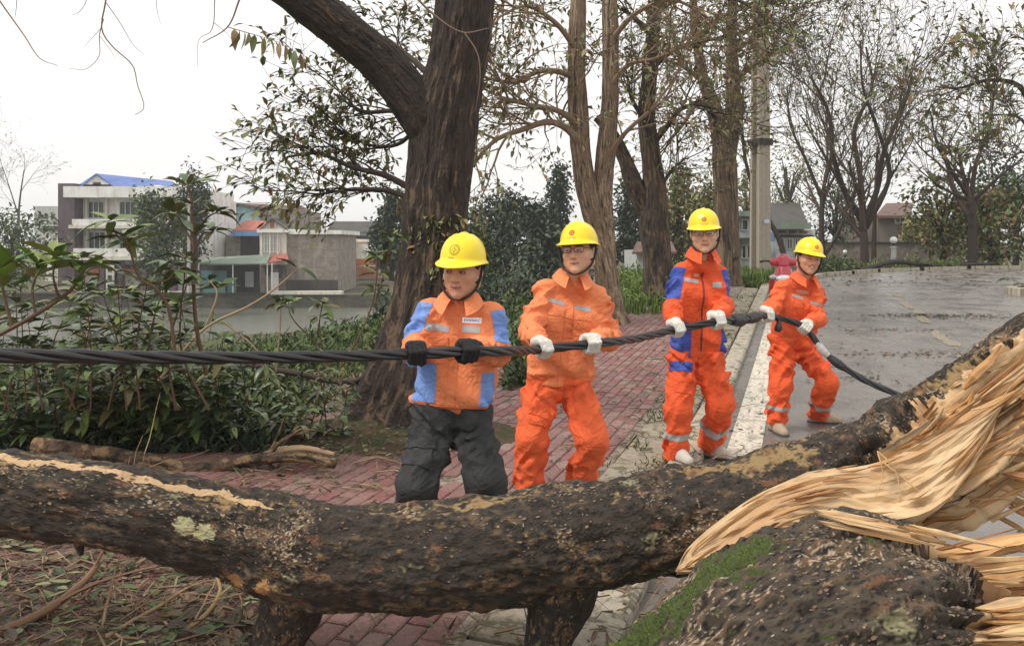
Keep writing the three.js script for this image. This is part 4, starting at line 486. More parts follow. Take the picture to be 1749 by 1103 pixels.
  if (o.blueMat) { // coloured panels: outer upper sleeves and lower sides
    const bm = K[o.blueMat]; for (const [sh, el, sg] of [[j.shA, j.elA, -1], [j.shB, j.elB, 1]]) { const d = sub(el, sh), L = d.length(); d.normalize(); const n = [d.x, d.y, d.z], dot = d.dot(sh); jpart('sleeve_panel', [[...n, -dot + .012 * 1], [-n[0] - side.x * sg * -.25, -n[1] - side.y * sg * -.25, -n[2] - side.z * sg * -.25, dot + L * .72 - sg * -.25 * -side.dot(sh) * 1], pl(sg, sg < 0 ? .25 : .25, 0, -sg * sub(sh, hc).dot(side) - .25 * sub(sh, hc).dot(up) + (sg < 0 ? .004 : -.012)), pl(0, -1, 0, sub(sh, hc).dot(up) + .05), pl(0, 1, 0, -(sub(el, hc).dot(up)) - .03)], bm, .002, .003); }
    jpart('side_panel', [pl(-1, 0, 0, -.072 * W), pl(0, 1, 0, -o.hem - (o.waistband ? .06 : .01)), pl(-.5, -1, 0, o.hem + .2), pl(0, 0, 1, .05), pl(1, 0, 0, .19)], bm, .002, .003); jpart('side_panel', [pl(1, 0, 0, -.135 * W), pl(0, 1, 0, -o.hem - (o.waistband ? .06 : .01)), pl(0, -1, 0, o.hem + .21), pl(0, 0, 1, .05), pl(-1, 0, 0, .19)], bm, .002, .003); }
  if (o.badge) { const c = document.createElement('canvas'); c.width = 256; c.height = 96; const x = c.getContext('2d'); x.fillStyle = '#f2f4f8'; x.fillRect(0, 0, 256, 96); x.fillStyle = '#2f62c4'; x.font = 'bold 54px sans-serif'; x.textAlign = 'center'; x.fillText(o.badge[4], 128, 68); const t = new THREE.CanvasTexture(c); t.colorSpace = THREE.SRGBColorSpace; const [s0, s1, h0, h1] = o.badge, g = cutOut(gj, rect(s0, s1, S + h0, S + h1), .0028, .004); if (g) { const p = g.attributes.position, u = g.attributes.uv; for (let i = 0; i < p.count; i++) { const v = V(p.getX(i), p.getY(i), p.getZ(i)).sub(hc); u.setXY(i, (v.dot(side) - s0) / (s1 - s0), (v.dot(up) - S - h0) / (h1 - h0)); } wpart('name_badge', g, new THREE.MeshStandardMaterial({ map: t, roughness: .6, side: THREE.DoubleSide }), jacket); } }
  { // collar: stands round the neck, folds over, two points in front
    const mb = new MB(), n = 56, rows = 9, tall = o.collarTall || .045, fall = o.collarFall || .055; let prev; for (let i = 0; i <= n; i++) { const f = i / n, a = lerp(.36, 6.283 - .36, f), fr2 = Math.pow(Math.max(0, Math.cos(a)), 2), row = []; const dir = V(0, 0, 0).addScaledVector(side, Math.sin(a)).addScaledVector(fw, Math.cos(a) * 1.0); for (let k = 0; k <= rows; k++) { const v = k / rows; let r, h; if (v < .4) { r = lerp(.064, .062, v / .4); h = lerp(-.03, tall - .012 - fr2 * .035, v / .4); } else { const w = (v - .4) / .6; r = .064 + .014 * Math.sin(w * 1.5) + w * (.036 + .04 * fr2); h = lerp(tall - .012 - fr2 * .035, tall - .012 - fall - fr2 * (.02 + .03 * (o.collarPoint || 1)), w) + .012 * Math.sin(w * 3.14) * (1 - w); } const nz = N3(a * 3, v * 4, o.seed) * .004; const p = nb.clone().addScaledVector(up, h + .042).addScaledVector(dir, r + .004 + nz).addScaledVector(fw, .016 + fr2 * (.01 + .03 * (v > .4 ? (v - .4) : 0))); row.push(mb.v(p.x, p.y, p.z, f * 2, v)); } if (prev) for (let k = 0; k < rows; k++) mb.q(prev[k], prev[k + 1], row[k + 1], row[k]); prev = row; } wpart('collar', mb.geo(), jm, jacket); }
  // trousers
  const lg = (h, k, a, sd) => { const u = cone(h, k, .108, .089), l = cone(k, a, .089, .078), c1 = crease(h, k, .026, 7, sd), c2 = crease(k, a, .027, 10, sd + 3), dd = sub(a, k).normalize(), e = a.clone().addScaledVector(dd, -.005); return (x, y, z) => { const d1 = u(x, y, z), d2 = l(x, y, z); let d = smin(d1 + (d1 < .06 ? c1(x, y, z) : 0), d2 + (d2 < .06 ? c2(x, y, z) : 0), .03); return Math.max(d, (x - e.x) * dd.x + (y - e.y) * dd.y + (z - e.z) * dd.z); }; };
  const lA = lg(j.hipA, j.knA, j.anA, o.seed + 21), lB = lg(j.hipB, j.knB, j.anB, o.seed + 33), pel = cone(j.hipA.clone().addScaledVector(up, .03), j.hipB.clone().addScaledVector(up, .03), .106, .106), wai = cone(waA, waB, .085, .085), top = o.hem + .06;
  const tf = (x, y, z) => { let d = smin(pel(x, y, z), wai(x, y, z), .03); d = smin(d, lA(x, y, z), .035); d = smin(d, lB(x, y, z), .035); if (d < .05) { const px = x - hc.x, py = y - hc.y; d += .03 * (.6 - 2.4 * Math.abs(N3(Math.abs(px) * 9 - py * 13, py * 5 + px * 7 + o.seed, z * 5))) * sstep(-.3, -.02, py); } return Math.max(d, (x - hc.x) * up.x + (y - hc.y) * up.y + (z - hc.z) * up.z - top); };
  const bt2 = box([j.hipA, j.hipB, j.knA, j.knB, j.anA, j.anB, waA, waB], .15), gt = planarUV(surfaceNets(tf, bt2.min, bt2.max, .009)), tm = K[o.trousers], tr = wpart('trousers', gt.clone(), tm, root);
  const tpart = (name, planes, m, lift, thick) => { const g = cutOut(gt, planes, lift, thick); if (g) wpart(name, g, m, tr); };
  const seg = (a, b, t0, t1) => { const d = sub(b, a), L = d.length(); d.normalize(); const q0 = d.dot(a); return [[d.x, d.y, d.z, -q0 - t0 * L], [-d.x, -d.y, -d.z, q0 + t1 * L]]; };
  const sideOf = (sg) => pl(sg, 0, 0, 0);
  if (o.shinBand) { tpart('reflective_band', [...seg(j.knA, j.anA, o.shinBand[0], o.shinBand[1]), sideOf(-1)], K.reflect, .0025, .004); tpart('reflective_band', [...seg(j.knB, j.anB, o.shinBand[0], o.shinBand[1]), sideOf(1)], K.reflect, .0025, .004); }
  const thighRect = (hip, kn, sg, t0, t1, s0, s1) => { const c = mid(hip, kn), e = [side.x * sg, side.y * sg, side.z * sg], d = e[0] * c.x + e[1] * c.y + e[2] * c.z; return [...seg(hip, kn, t0, t1), [...e, -d - s0], [-e[0], -e[1], -e[2], d + s1], [fw.x, fw.y, fw.z, -fw.dot(c) + .02]]; };
  for (const [leg, t0, t1, s0, s1] of o.cargo || []) { const H = leg ? j.hipB : j.hipA, Kn = leg ? j.knB : j.knA, sg = leg ? 1 : -1; tpart('cargo_pocket', thighRect(H, Kn, sg, t0 + .02, t1, s0, s1), tm, .0065, .008); tpart('cargo_flap', thighRect(H, Kn, sg, t0, t0 + .16, s0 - .006, s1 + .006), o.flap ? K[o.flap] : tm, .012, .009); }
  tpart('fly', rect(-.012, .018, -.16, o.hem + .02), tm, .004, .006);
  // gloves closed on the cable
  for (const [h, w, el, sg] of [[hA, wA, j.elA, -1], [hB, wB, j.elB, 1]]) { const C = h.p, T = h.t.clone(); if (T.x < 0) T.negate(); const Fd = sub(C, w); Fd.addScaledVector(T, -Fd.dot(T)).normalize(); let Nn = V(0, 0, 0).crossVectors(Fd, T).normalize(); if (Nn.y < 0) Nn.negate(); const P = (f, n, t) => C.clone().addScaledVector(Fd, f).addScaledVector(Nn, n).addScaledVector(T, t), rc = .025, cs = []; // forward, back-of-hand, along
    const g0 = .0115; cs.push([cone(P(-.062, .012, -.012), P(-.002, rc + .013, -.024), .023, .016), .012], [cone(P(-.062, .012, .012), P(-.002, rc + .013, .024), .023, .016), .012], [cone(P(-.03, rc + .008, -.022), P(-.03, rc + .008, .022), .018, .018), .012], [cone(w, P(-.06, .012, 0), .033, .028), .015]);
    for (let k = 0; k < 4; k++) { const t = (k - 1.5) * .0195, ln = [.9, 1, 1.02, .86][k]; const a = P(.004, rc + .014, t), b = P((rc + .016) * ln, .012, t * .96), c = P(.02, -(rc + .011) * ln, t * .93), d = P(-.012 * ln, -(rc + .008), t * .92); cs.push([cone(a, b, .0128, g0), .004], [cone(b, c, g0, .011), .004], [cone(c, d, .011, .0095), .004]); }
    const ts = -sg; const ta = P(-.045, .006, ts * .03), tb = P(-.03, -.016, ts * .044), tc = P(-.006, -(rc + .014), ts * .036), td = P(.014, -(rc + .02), ts * .02); cs.push([cone(ta, tb, .016, .0135), .01], [cone(tb, tc, .0135, .0115), .004], [cone(tc, td, .0115, .0095), .003]);
    const cu = cone(w, w.clone().lerp(el, .22), .037, .041), b3 = box([C, w], .085); const gg = planarUV(surfaceNets((x, y, z) => { let d = 9; for (const [f, k] of cs) d = smin(d, f(x, y, z), k); d = smin(d, cu(x, y, z), .012); return d + N3(x * 70, y * 70, z * 70) * .0016; }, b3.min, b3.max, .0036), 20); wpart('glove', gg, K[o.glove], root); }
  // shoes
  for (const [an, dir, m] of [[j.anA, o.footA, o.shoeMat], [j.anB, o.footB, o.shoeMat]]) { const d = V(dir[0], 0, dir[1]).normalize(), y0 = dir[2] !== undefined ? dir[2] : o.groundY, c = V(an.x, y0, an.z).addScaledVector(d, .02), P = (f, y, s = 0) => c.clone().addScaledVector(d, f).add(V(-d.z * s, y, d.x * s)); const pr = [cone(P(-.055, .045), P(.06, .042), .04, .042), cone(P(.06, .04), P(.145, .034), .044, .034), cone(P(-.05, .05), V(an.x, Math.max(an.y, y0 + .1), an.z), .042, .04), cone(P(.02, .075), P(.09, .055), .03, .03)]; const b4 = box([P(-.1, 0), P(.2, .1), an], .06); const f = (x, y, z) => { let e = 9; for (const q2 of pr) e = smin(e, q2(x, y, z), .02); return e; }; wpart('shoe', surfaceNets((x, y, z) => Math.max(f(x, y, z), y0 + .018 - y), b4.min, b4.max, .006), K[m], root); wpart('sole', surfaceNets((x, y, z) => Math.max(f(x, Math.max(y, y0 + .03), z) - .004, y0 + .002 - y, y - y0 - .02), b4.min, b4.max, .006), K.sole, root); }
  return root;
}
makePerson({ seed: 3, groundY: STEP, label: 'worker in charcoal trousers, black gloves and orange jacket with pale blue sleeve panels', emblem: 0, skin: 0, arm: .88, yaw: -.3, pitch: .06, roll: -.04, gaze: -.004, head: [790, 461, 3.84], fat: .12, headScale: 1.06, neck: [786, 512, 3.9], shA: [736, 534, 3.92], shB: [838, 540, 3.9], elA: [708, 600, 3.77], elB: [852, 602, 3.86], hand: [711, 800], hipA: [744, 712, 3.9], hipB: [802, 712, 3.9], knA: [712, 832, 3.72], knB: [830, 822, 3.74], anA: [698, 935, 3.82], anB: [842, 930, 3.88], hem: .02, blouson: 1, waistband: 1, jacket: 'orangePale', trousers: 'charcoal', glove: 'blackGlove', blueMat: 'bluePale', strips: [[-.135, -.028, -.125, -.095, -.12], [.035, .118, -.112, -.082, .0]], badge: [.032, .12, -.07, -.044, 'EVNNPC'], pockets: [[-.125, -.035, -.26, -.14]], cargo: [[0, .38, .8, -.04, .09]], shoeMat: 'shoe', footA: [-.2, 1], footB: [.3, 1], collarPoint: 1.2 });
makePerson({ seed: 17, groundY: STEP, label: 'worker all in plain orange with glasses and white gloves, second from the big tree', emblem: 1, skin: 1, arm: .92, yaw: -.42, pitch: -.1, roll: .06, gaze: -.003, fat: .17, headScale: 1.06, glasses: 1, width: 1.06, head: [989, 430, 4.66], neck: [977, 473, 4.73], shA: [930, 498, 4.72], shB: [1020, 508, 4.74], elA: [906, 566, 4.58], elB: [1043, 578, 4.74], hand: [928, 1011], hipA: [930, 652, 4.75], hipB: [978, 654, 4.75], knA: [908, 752, 4.6], knB: [1012, 750, 4.56], anA: [900, 846, 4.64], anB: [984, 843, 4.78], hem: -.01, jacket: 'orangePale', trousers: 'orangeMid', glove: 'whiteGlove', strips: [[-.12, -.03, -.14, -.118, -.18], [.03, .12, -.142, -.12, -.05]], pockets: [[-.12, -.035, -.28, -.15], [.035, .12, -.29, -.155]], cargo: [[0, .5, .8, -.04, .055]], shoeMat: 'shoe', footA: [-.15, 1], footB: [.4, 1] });
makePerson({ seed: 29, groundY: STEP, label: 'tallest worker, in red-orange zip jacket with deep blue sleeve panels and raised collar', emblem: 1, skin: 2, arm: .84, yaw: -.2, pitch: .02, roll: .04, glasses: 1, fat: .12, headScale: 1.05, head: [1203, 399, 5.55], neck: [1198, 441, 5.6], shA: [1164, 466, 5.6], shB: [1226, 468, 5.62], elA: [1148, 528, 5.5], elB: [1238, 520, 5.56], hand: [1156, 1226], hipA: [1170, 606, 5.62], hipB: [1210, 606, 5.62], knA: [1158, 700, 5.52], knB: [1232, 690, 5.54], anA: [1154, 786, 5.56], anB: [1211, 764, 5.85], hem: -.02, zip: 1, jacket: 'orange', trousers: 'orange', glove: 'whiteGlove', blueMat: 'blue', strips: [[-.125, -.028, -.145, -.12, -.15], [.06, .12, -.16, -.125, 0]], cargo: [[0, .18, .72, -.04, .07]], flap: 'blue', shinBand: [.42, .54], shoeMat: 'shoe', footA: [.35, 1], footB: [.75, .7, .004], collarTall: .085, collarFall: .075, collarPoint: .9 });
makePerson({ seed: 41, groundY: .0, label: 'smiling worker in plain orange standing on the asphalt, farthest down the cable', emblem: 1, skin: 3, yaw: .12, pitch: .04, roll: -.16, smile: 1, fat: .12, headScale: 1.04, head: [1381, 441, 6.6], neck: [1372, 474, 6.66], shA: [1338, 493, 6.64], shB: [1393, 500, 6.68], elA: [1322, 522, 6.52], elB: [1398, 546, 6.54], hand: [1311, 1376], hipA: [1336, 585, 6.72], hipB: [1372, 588, 6.72], knA: [1334, 660, 6.6], knB: [1414, 655, 6.62], anA: [1325, 724, 6.62], anB: [1396, 710, 6.92], hem: -.0, jacket: 'orangeMid', trousers: 'orange', glove: 'whiteGlove', strips: [[-.12, -.025, -.145, -.125, -.2], [.03, .12, -.155, -.135, -.12]], pockets: [[-.11, -.03, -.27, -.16], [.03, .11, -.28, -.17]], shinBand: [.5, .6], shoeMat: 'shoeTan', footA: [.1, 1], footB: [1, .25, .008] });
// ---------------------------------------------------------------- trees along the pavement
const leafCols = { olive: [[.15, .18, .055], [.2, .21, .075], [.1, .135, .042], [.23, .2, .08], [.23, .15, .065]], green: [[.05, .085, .025], [.075, .12, .03], [.035, .06, .02], [.11, .14, .04]], dark: [[.028, .05, .026], [.04, .066, .032], [.022, .038, .022], [.055, .08, .036]], bright: [[.12, .2, .03], [.16, .24, .045], [.085, .15, .025], [.2, .24, .07]] };
M.leafV = new THREE.MeshStandardMaterial({ vertexColors: true, roughness: .6, side: THREE.DoubleSide });
M.leaf = {}; for (const k in leafCols) M.leaf[k] = leafCols[k].map(c => new THREE.MeshStandardMaterial({ color: rgb(...c), roughness: .45, side: THREE.DoubleSide }));
function leafGeo(asp, fold, curl, wave, seed) { const mb = new MB(), n = 6, R = rng(seed); let prev; for (let i = 0; i <= n; i++) { const t = i / n, w = asp * Math.pow(Math.sin(Math.PI * Math.pow(t, .85)), .8) * (1 - .15 * t), y = -curl * t * t, z = Math.sin(t * 6 + seed) * wave; const row = [mb.v(t, y + w * fold + (R() - .5) * wave, -w + z, t, 0), mb.v(t, y, z, t, .5), mb.v(t, y + w * fold + (R() - .5) * wave, w + z, t, 1)]; if (prev) { mb.q(prev[0], prev[1], row[1], row[0]); mb.q(prev[1], prev[2], row[2], row[1]); } prev = row; } return mb.geo(); }
const leafShapes = [leafGeo(.2, .35, .25, .02, 1), leafGeo(.22, .2, .5, .03, 2), leafGeo(.17, .5, .1, .03, 3), leafGeo(.24, .3, -.15, .04, 4)];
const tmpM = new THREE.Matrix4();
function leafMatrix(l, R) { const x = l.d.clone().normalize(), up = V((R() - .5) * .8, 1, (R() - .5) * .8), z = V(0, 0, 0).crossVectors(x, up).normalize(), y = V(0, 0, 0).crossVectors(z, x); return tmpM.makeBasis(x, y, z).scale(V(l.len, l.len, l.len)).setPosition(l.p).clone(); }
// put a tree's leaves: the largest in view as parts, the rest as one mass
function putLeaves(root, leaves, pal, R, maxParts, big = leafShapes) {
  const sc = leaves.map(l => { const D = -l.p.z, px = CX + l.p.x / D * F, py = HY + (EYE - l.p.y) / D * F; return [D > 1 && px > 0 && px < 1749 && py > 0 && py < 1103 ? l.len / D * F : 0, l]; }).sort((a, b) => b[0] - a[0]);
  const mb = new MB(), cols = leafCols[pal];
  sc.forEach(([s, l], i) => { const c = (R() * cols.length) | 0; if (i < maxParts && s > 9) { const m = part('leaf', big[(R() * big.length) | 0], M.leaf[pal][c], root); tmpM.copy(leafMatrix(l, R)); m.matrix.copy(tmpM); m.matrix.decompose(m.position, m.quaternion, m.scale); m.position.sub(root.position); } else { const k = .7 + R() * .6; mb.leaf(l.p, l.d, V(R() - .5, 1, R() - .5), l.len, l.len * .24, cols[c].map(q => q * k)); } });
  if (mb.i.length) wpart('leaves', mb.geo(false), M.leafV, root, 'stuff');
}
function grow(tw, lv, p, d, len, r, lvl, P, R) { // one branch with its side branches
  const n = lvl >= P.max ? 4 : 6, pts = [p.clone()], rr = [r], q = p.clone(), dd = d.clone(), tip = r * (lvl >= P.max ? .35 : .45);
  for (let i = 1; i <= n; i++) { dd.add(V((R() - .5) * P.wob, (R() - .5) * P.wob + P.grav * (lvl + 1) * .5, (R() - .5) * P.wob)).normalize(); q.addScaledVector(dd, len / n); pts.push(q.clone()); rr.push(lerp(r, tip, i / n)); }
  tw.tube(pts, rr, lvl >= P.max ? 3 : lvl === P.max - 1 ? 4 : 6, null, 1);
  if (lvl < P.max) { const k = P.n[lvl] * (.7 + R() * .6); for (let i = 0; i < k; i++) { const t = .25 + .75 * (i + R() * .8) / k, f = Math.min(t, .999) * n, a = f | 0, b = pts[a].clone().lerp(pts[a + 1], f - a), e = pts[a + 1].clone().sub(pts[a]).normalize(), s = V(R() - .5, R() - .5, R() - .5).cross(e).normalize(); grow(tw, lv, b, e.multiplyScalar(Math.cos(P.ang)).addScaledVector(s, Math.sin(P.ang) * (.7 + R() * .6)).normalize(), len * P.k * (.65 + R() * .7), Math.max(P.rmin, lerp(r, tip, t) * .62), lvl + 1, P, R); } }
  if (lvl >= P.max - (P.inner ? 1 : 0)) { const k = P.leaf * (.6 + R() * .8); for (let i = 0; i < k; i++) { const t = .2 + .8 * R(), f = t * (n - .001), a = f | 0; const b = pts[a].clone().lerp(pts[a + 1], f - a); lv.push({ p: b, d: dd.clone().add(V((R() - .5) * 1.8, (R() - .7) * 1.2, (R() - .5) * 1.8)).normalize(), len: P.ll * (.55 + R() * .7) }); } }
}
function trunkBark(L, R0, seed, dark, lite, liteAmt) { const W = 1024, H = 512; const f = (u, v) => { const l = u * L, a = Math.cos(v * 6.283) * R0, b = Math.sin(v * 6.283) * R0; const w = N3(l * 3, a * 5 + seed, b * 5) * .12; return [N3(l * 2.2 + seed, a * 26 + w * 20, b * 26), N3(l * 7 + seed, a * 55, b * 55), N3(l * 26, a * 90, b * 90 + seed), N3(l * 1.3 + 7, a * 6, b * 6 + seed)]; };
  const h = new Float32Array(W * H), map = dataTex(W, H, (u, v, o) => { const [a, b, c, e] = f(u, v); const k = 1 + c * .5 + b * .35; o[0] = dark[0] * k; o[1] = dark[1] * k; o[2] = dark[2] * k; mix3(o, lite, sstep(.12, .5, a + b * .5 + c * .25 + e * .6 + liteAmt(u)) * .85); mix3(o, dark.map(x => x * .3), sstep(.22, .5, -a - b * .4)); h[((v * H + .5) | 0) * W + ((u * W + .5) | 0)] = .5 + a * .4 + b * .25 + c * .2; });
  return new THREE.MeshStandardMaterial({ map, bumpMap: dataTex(W, H, (u, v, o) => { o[0] = o[1] = o[2] = h[((v * H + .5) | 0) * W + ((u * W + .5) | 0)]; }, false), bumpScale: .03, roughness: .9 }); }
function trunkMesh(def, nS, nT, amp, seed, name, m, root, flare = 0) { const lb = limb(def, nS, nT, (l, th, p, r) => { const a = Math.cos(th) * r, b = Math.sin(th) * r; return (ridge(l * 1.6 + seed, a * 16, b * 16) * .5 + N3(l * 5, a * 32 + seed, b * 32) * .6) * amp + N3(l * .9, a * 3 + seed, b * 3) * amp * 1.5 + flare * Math.exp(-l * 2.2) * (.35 + .65 * Math.max(0, Math.sin(th * 5 + seed + N3(l * 2, 3, th) * 1))); }); const [g] = lb.mesh(() => 0); wpart(name, g, m, root); return lb; }
const taper = (pts, r0, r1, n = 24) => { const P = spline(pts.map(p => at(...p)), n); return [P, P.map((_, i) => lerp(r0, r1, i / n))]; };
const along = (P, t) => { const f = clamp(t, 0, .999) * (P.length - 1), a = f | 0; return [P[a].clone().lerp(P[a + 1], f - a), P[Math.min(a + 1, P.length - 1)].clone().sub(P[a]).normalize()]; };

{ // the big dark tree behind the first worker
  const T = thing('large_tree', at(690, 745, 6.55).setY(.05), 'large dark tree with ridged bark and one thick limb leaning left', 'tree'), R = rng(21);
  const bm = trunkBark(6, .26, 3, [.032, .022, .016], [.13, .088, .054], u => u < .55 ? .04 * sstep(.55, .35, u) : -.3);
  trunkMesh([[664, 790, 6.5, .40], [678, 745, 6.52, .37], [698, 680, 6.55, .335], [720, 600, 6.57, .31], [738, 500, 6.6, .285], [746, 400, 6.6, .25], [752, 300, 6.6, .243], [762, 200, 6.6, .25], [778, 110, 6.6, .22], [790, 0, 6.6, .222], [800, -150, 6.6, .205], [812, -380, 6.6, .17]], 300, 120, .035, 1, 'trunk', bm, T, .22);
  const bl = trunkBark(4, .16, 9, [.03, .021, .016], [.12, .075, .045], () => -.3);
  trunkMesh([[752, 262, 6.6, .15], [712, 186, 6.56, .17], [655, 112, 6.5, .162], [600, 64, 6.42, .155], [545, 20, 6.35, .15], [480, -28, 6.28, .142], [350, -110, 6.2, .125], [150, -220, 6.1, .09], [-60, -300, 6.0, .05]], 160, 60, .022, 5, 'limb', bl, T);
  const tw = new MB(), lv = [], P = { max: 3, n: [7, 5, 4], wob: .42, grav: .01, ang: .75, k: .55, rmin: .0028, leaf: 3.2, ll: .082, inner: 1 };
  const brMat = mat(.045, .032, .024, .9);
  // leafy side branches to the left of the trunk
  for (const [pts, r] of [[[[715, 330, 6.75], [660, 300, 6.9], [600, 285, 7.0], [545, 262, 7.05], [490, 268, 7.1]], .032], [[[712, 345, 6.7], [660, 325, 6.8], [590, 325, 6.85], [530, 335, 6.8]], .026], [[[730, 215, 6.8], [680, 190, 7.0], [620, 190, 7.2], [570, 160, 7.3]], .03], [[[735, 130, 6.8], [690, 90, 7.1], [640, 60, 7.3], [570, 90, 7.4]], .03], [[[730, 160, 6.5], [690, 240, 7.0], [640, 250, 7.2], [560, 215, 7.2]], .025]]) {
    const [Q, rr] = taper(pts, r, r * .3, 14); const bm2 = new MB(); bm2.tube(Q, rr, 7); wpart('branch', bm2.geo(), brMat, T);
    for (let k = 0; k < 7; k++) { const [p, d] = along(Q, .2 + k * .11); grow(tw, lv, p, d.add(V((R() - .5) * 1.2, (R() - .35) * 1.1, (R() - .5) * 1.0)).normalize(), .42 + R() * .3, .009, 1, { ...P, leaf: 1.5 }, R); } }
  // bare hanging twigs from the limb overhead
  const hang = (c, r) => { const [Q, rr] = taper(c, r, r * .3, 22); const b = new MB(); b.tube(Q, rr, 6); wpart('hanging_twig', b.geo(), mat(.2, .13, .1, .8), T); return Q; };
  const hz = 5.6; hang([[185, -60, hz], [180, 0, hz], [173, 50, hz], [190, 78, hz], [226, 112, hz], [234, 145, hz], [245, 185, hz], [230, 196, hz]], .006); hang([[176, 32, hz], [169, 60, hz], [168, 96, hz], [145, 118, hz], [115, 116, hz]], .0035); hang([[181, 5, hz], [205, 40, hz], [226, 75, hz], [246, 95, hz]], .003); hang([[-30, -40, hz], [3, 8, hz], [40, 60, hz], [68, 100, hz], [98, 112, hz]], .006); hang([[30, -30, hz], [26, 20, hz], [24, 32, hz]], .003); hang([[170, 50, hz], [150, 72, hz], [142, 82, hz]], .002); hang([[170, 62, hz], [188, 86, hz], [198, 103, hz]], .002); hang([[150, -30, hz], [145, 5, hz], [132, 22, hz], [120, 26, hz]], .003); hang([[265, -20, hz], [268, 20, hz], [274, 42, hz]], .0025); hang([[370, -60, hz], [366, 0, hz], [364, 40, hz], [358, 55, hz], [340, 66, hz], [336, 116, hz]], .004); hang([[364, 38, hz], [385, 55, hz], [400, 74, hz]], .0025); hang([[-20, 230, hz], [0, 238, hz], [18, 250, hz]], .002);
  const Q = hang([[430, -60, 5.9], [408, 0, 5.9], [388, 46, 5.9], [345, 73, 5.9]], .009), Q2 = hang([[388, 46, 5.9], [430, 58, 5.9], [475, 72, 5.95], [520, 95, 6.0]], .004);
  for (let k = 0; k < 14; k++) { const [p] = along(Q2, .1 + k * .065); lv.push({ p, d: V((R() - .3), -.6 - R() * .6, (R() - .5)).normalize(), len: .09 + R() * .06 }); }
  // the bare branch and twigs in front of the trunk
  hang([[690, -30, 6.2], [735, 20, 6.2], [790, 55, 6.2], [835, 48, 6.2]], .011); hang([[793, 56, 6.2], [815, 90, 6.2], [820, 130, 6.2], [812, 190, 6.25]], .007);
  // climbing leaves on the lower trunk
  for (let k = 0; k < 260; k++) { const y = 360 + R() * 240, x = 700 + R() * 95; lv.push({ p: at(x, y, 6.33 + Math.abs(x - 745) * .0018 + (y > 450 ? -.02 : 0)), d: V(R() - .5, R() - .8, R() * .5).normalize(), len: .05 + R() * .05 }); }
  wpart('twigs', tw.geo(), brMat, T, 'stuff'); putLeaves(T, lv, 'olive', R, 280);
}
function rowTree(o) { const T = thing(o.name || 'roadside_tree', at(...o.base).setY(landY(at(...o.base).x, o.base[2])), o.label, 'tree', 'trees along the pavement'), R = rng(o.seed), bm = trunkBark(5, .16, o.seed, o.dark, o.lite, () => .0); const tw = new MB(), lv = [];
  o.trunks.forEach((d, i) => trunkMesh(d, 150, 48, o.amp || .018, o.seed + i, i ? 'stem' : 'trunk', bm, T, i ? 0 : .1));
  const bmat = mat(...o.dark.map(x => x * 1.25), .9);
  for (const [pts, r] of o.limbs) { const [Q, rr] = taper(pts, r, r * .32, 18), b = new MB(); b.tube(Q, rr, 8); wpart('branch', b.geo(), bmat, T); const n = o.sub || 9; for (let k = 0; k < n; k++) { const [p, d] = along(Q, .25 + .75 * k / n + R() * .05); grow(tw, lv, p, d.multiplyScalar(.8).add(V((R() - .5) * 1.5, (R() - .42) * 1.3, (R() - .5) * 1.5)).normalize(), o.tl * (.7 + R() * .6), r * .3, 1, o.P, R); } }
  wpart('twigs', tw.geo(), bmat, T, 'stuff'); putLeaves(T, lv, o.pal || 'olive', R, o.parts || 150); return T; }
const TP = { max: 3, n: [5, 4, 4], wob: .42, grav: .02, ang: .75, k: .58, rmin: .005, leaf: 1.8, ll: .12, inner: 1 };
rowTree({ seed: 31, base: [1035, 545, 13], label: 'twin-stemmed brown tree behind the second worker', dark: [.18, .125, .082], lite: [.36, .27, .18], tl: 1.1, P: TP, parts: 200,
  trunks: [[[1050, 570, 13, .24], [1042, 530, 13, .2], [1034, 460, 13, .175], [1022, 400, 13, .165], [1005, 340, 13, .16], [994, 280, 13, .165], [988, 200, 13, .16], [985, 100, 13, .13], [990, -30, 13, .11], [1000, -200, 13, .08]], [[1038, 440, 13.05, .14], [1032, 380, 13.05, .15], [1030, 330, 13.05, .15], [1036, 250, 13.05, .15], [1042, 160, 13.05, .13], [1043, 60, 13.05, .125], [1040, -60, 13.05, .11], [1036, -250, 13.05, .08]]],
  limbs: [[[[996, 262, 13], [975, 225, 12.8], [940, 208, 12.6], [890, 222, 12.4], [845, 240, 12.2], [800, 292, 12]], .07], [[[990, 215, 13], [955, 190, 12.6], [900, 178, 12.3], [850, 168, 12]], .06], [[[986, 130, 13], [930, 120, 12.6], [870, 140, 12.2], [820, 130, 12]], .055], [[[988, 90, 13], [950, 40, 12.6], [900, 10, 12.3], [850, 30, 12]], .05], [[[1040, 150, 13], [1075, 110, 12.8], [1120, 100, 12.6], [1180, 70, 12.6]], .05], [[[1036, 270, 13], [1070, 225, 12.7], [1110, 190, 12.5], [1150, 160, 12.3]], .045], [[[1042, 70, 13], [1090, 20, 12.7], [1150, 0, 12.5], [1210, 30, 12.5]], .05], [[[1000, -20, 13], [940, -40, 13], [880, -20, 13], [830, 60, 12.8]], .05]] });
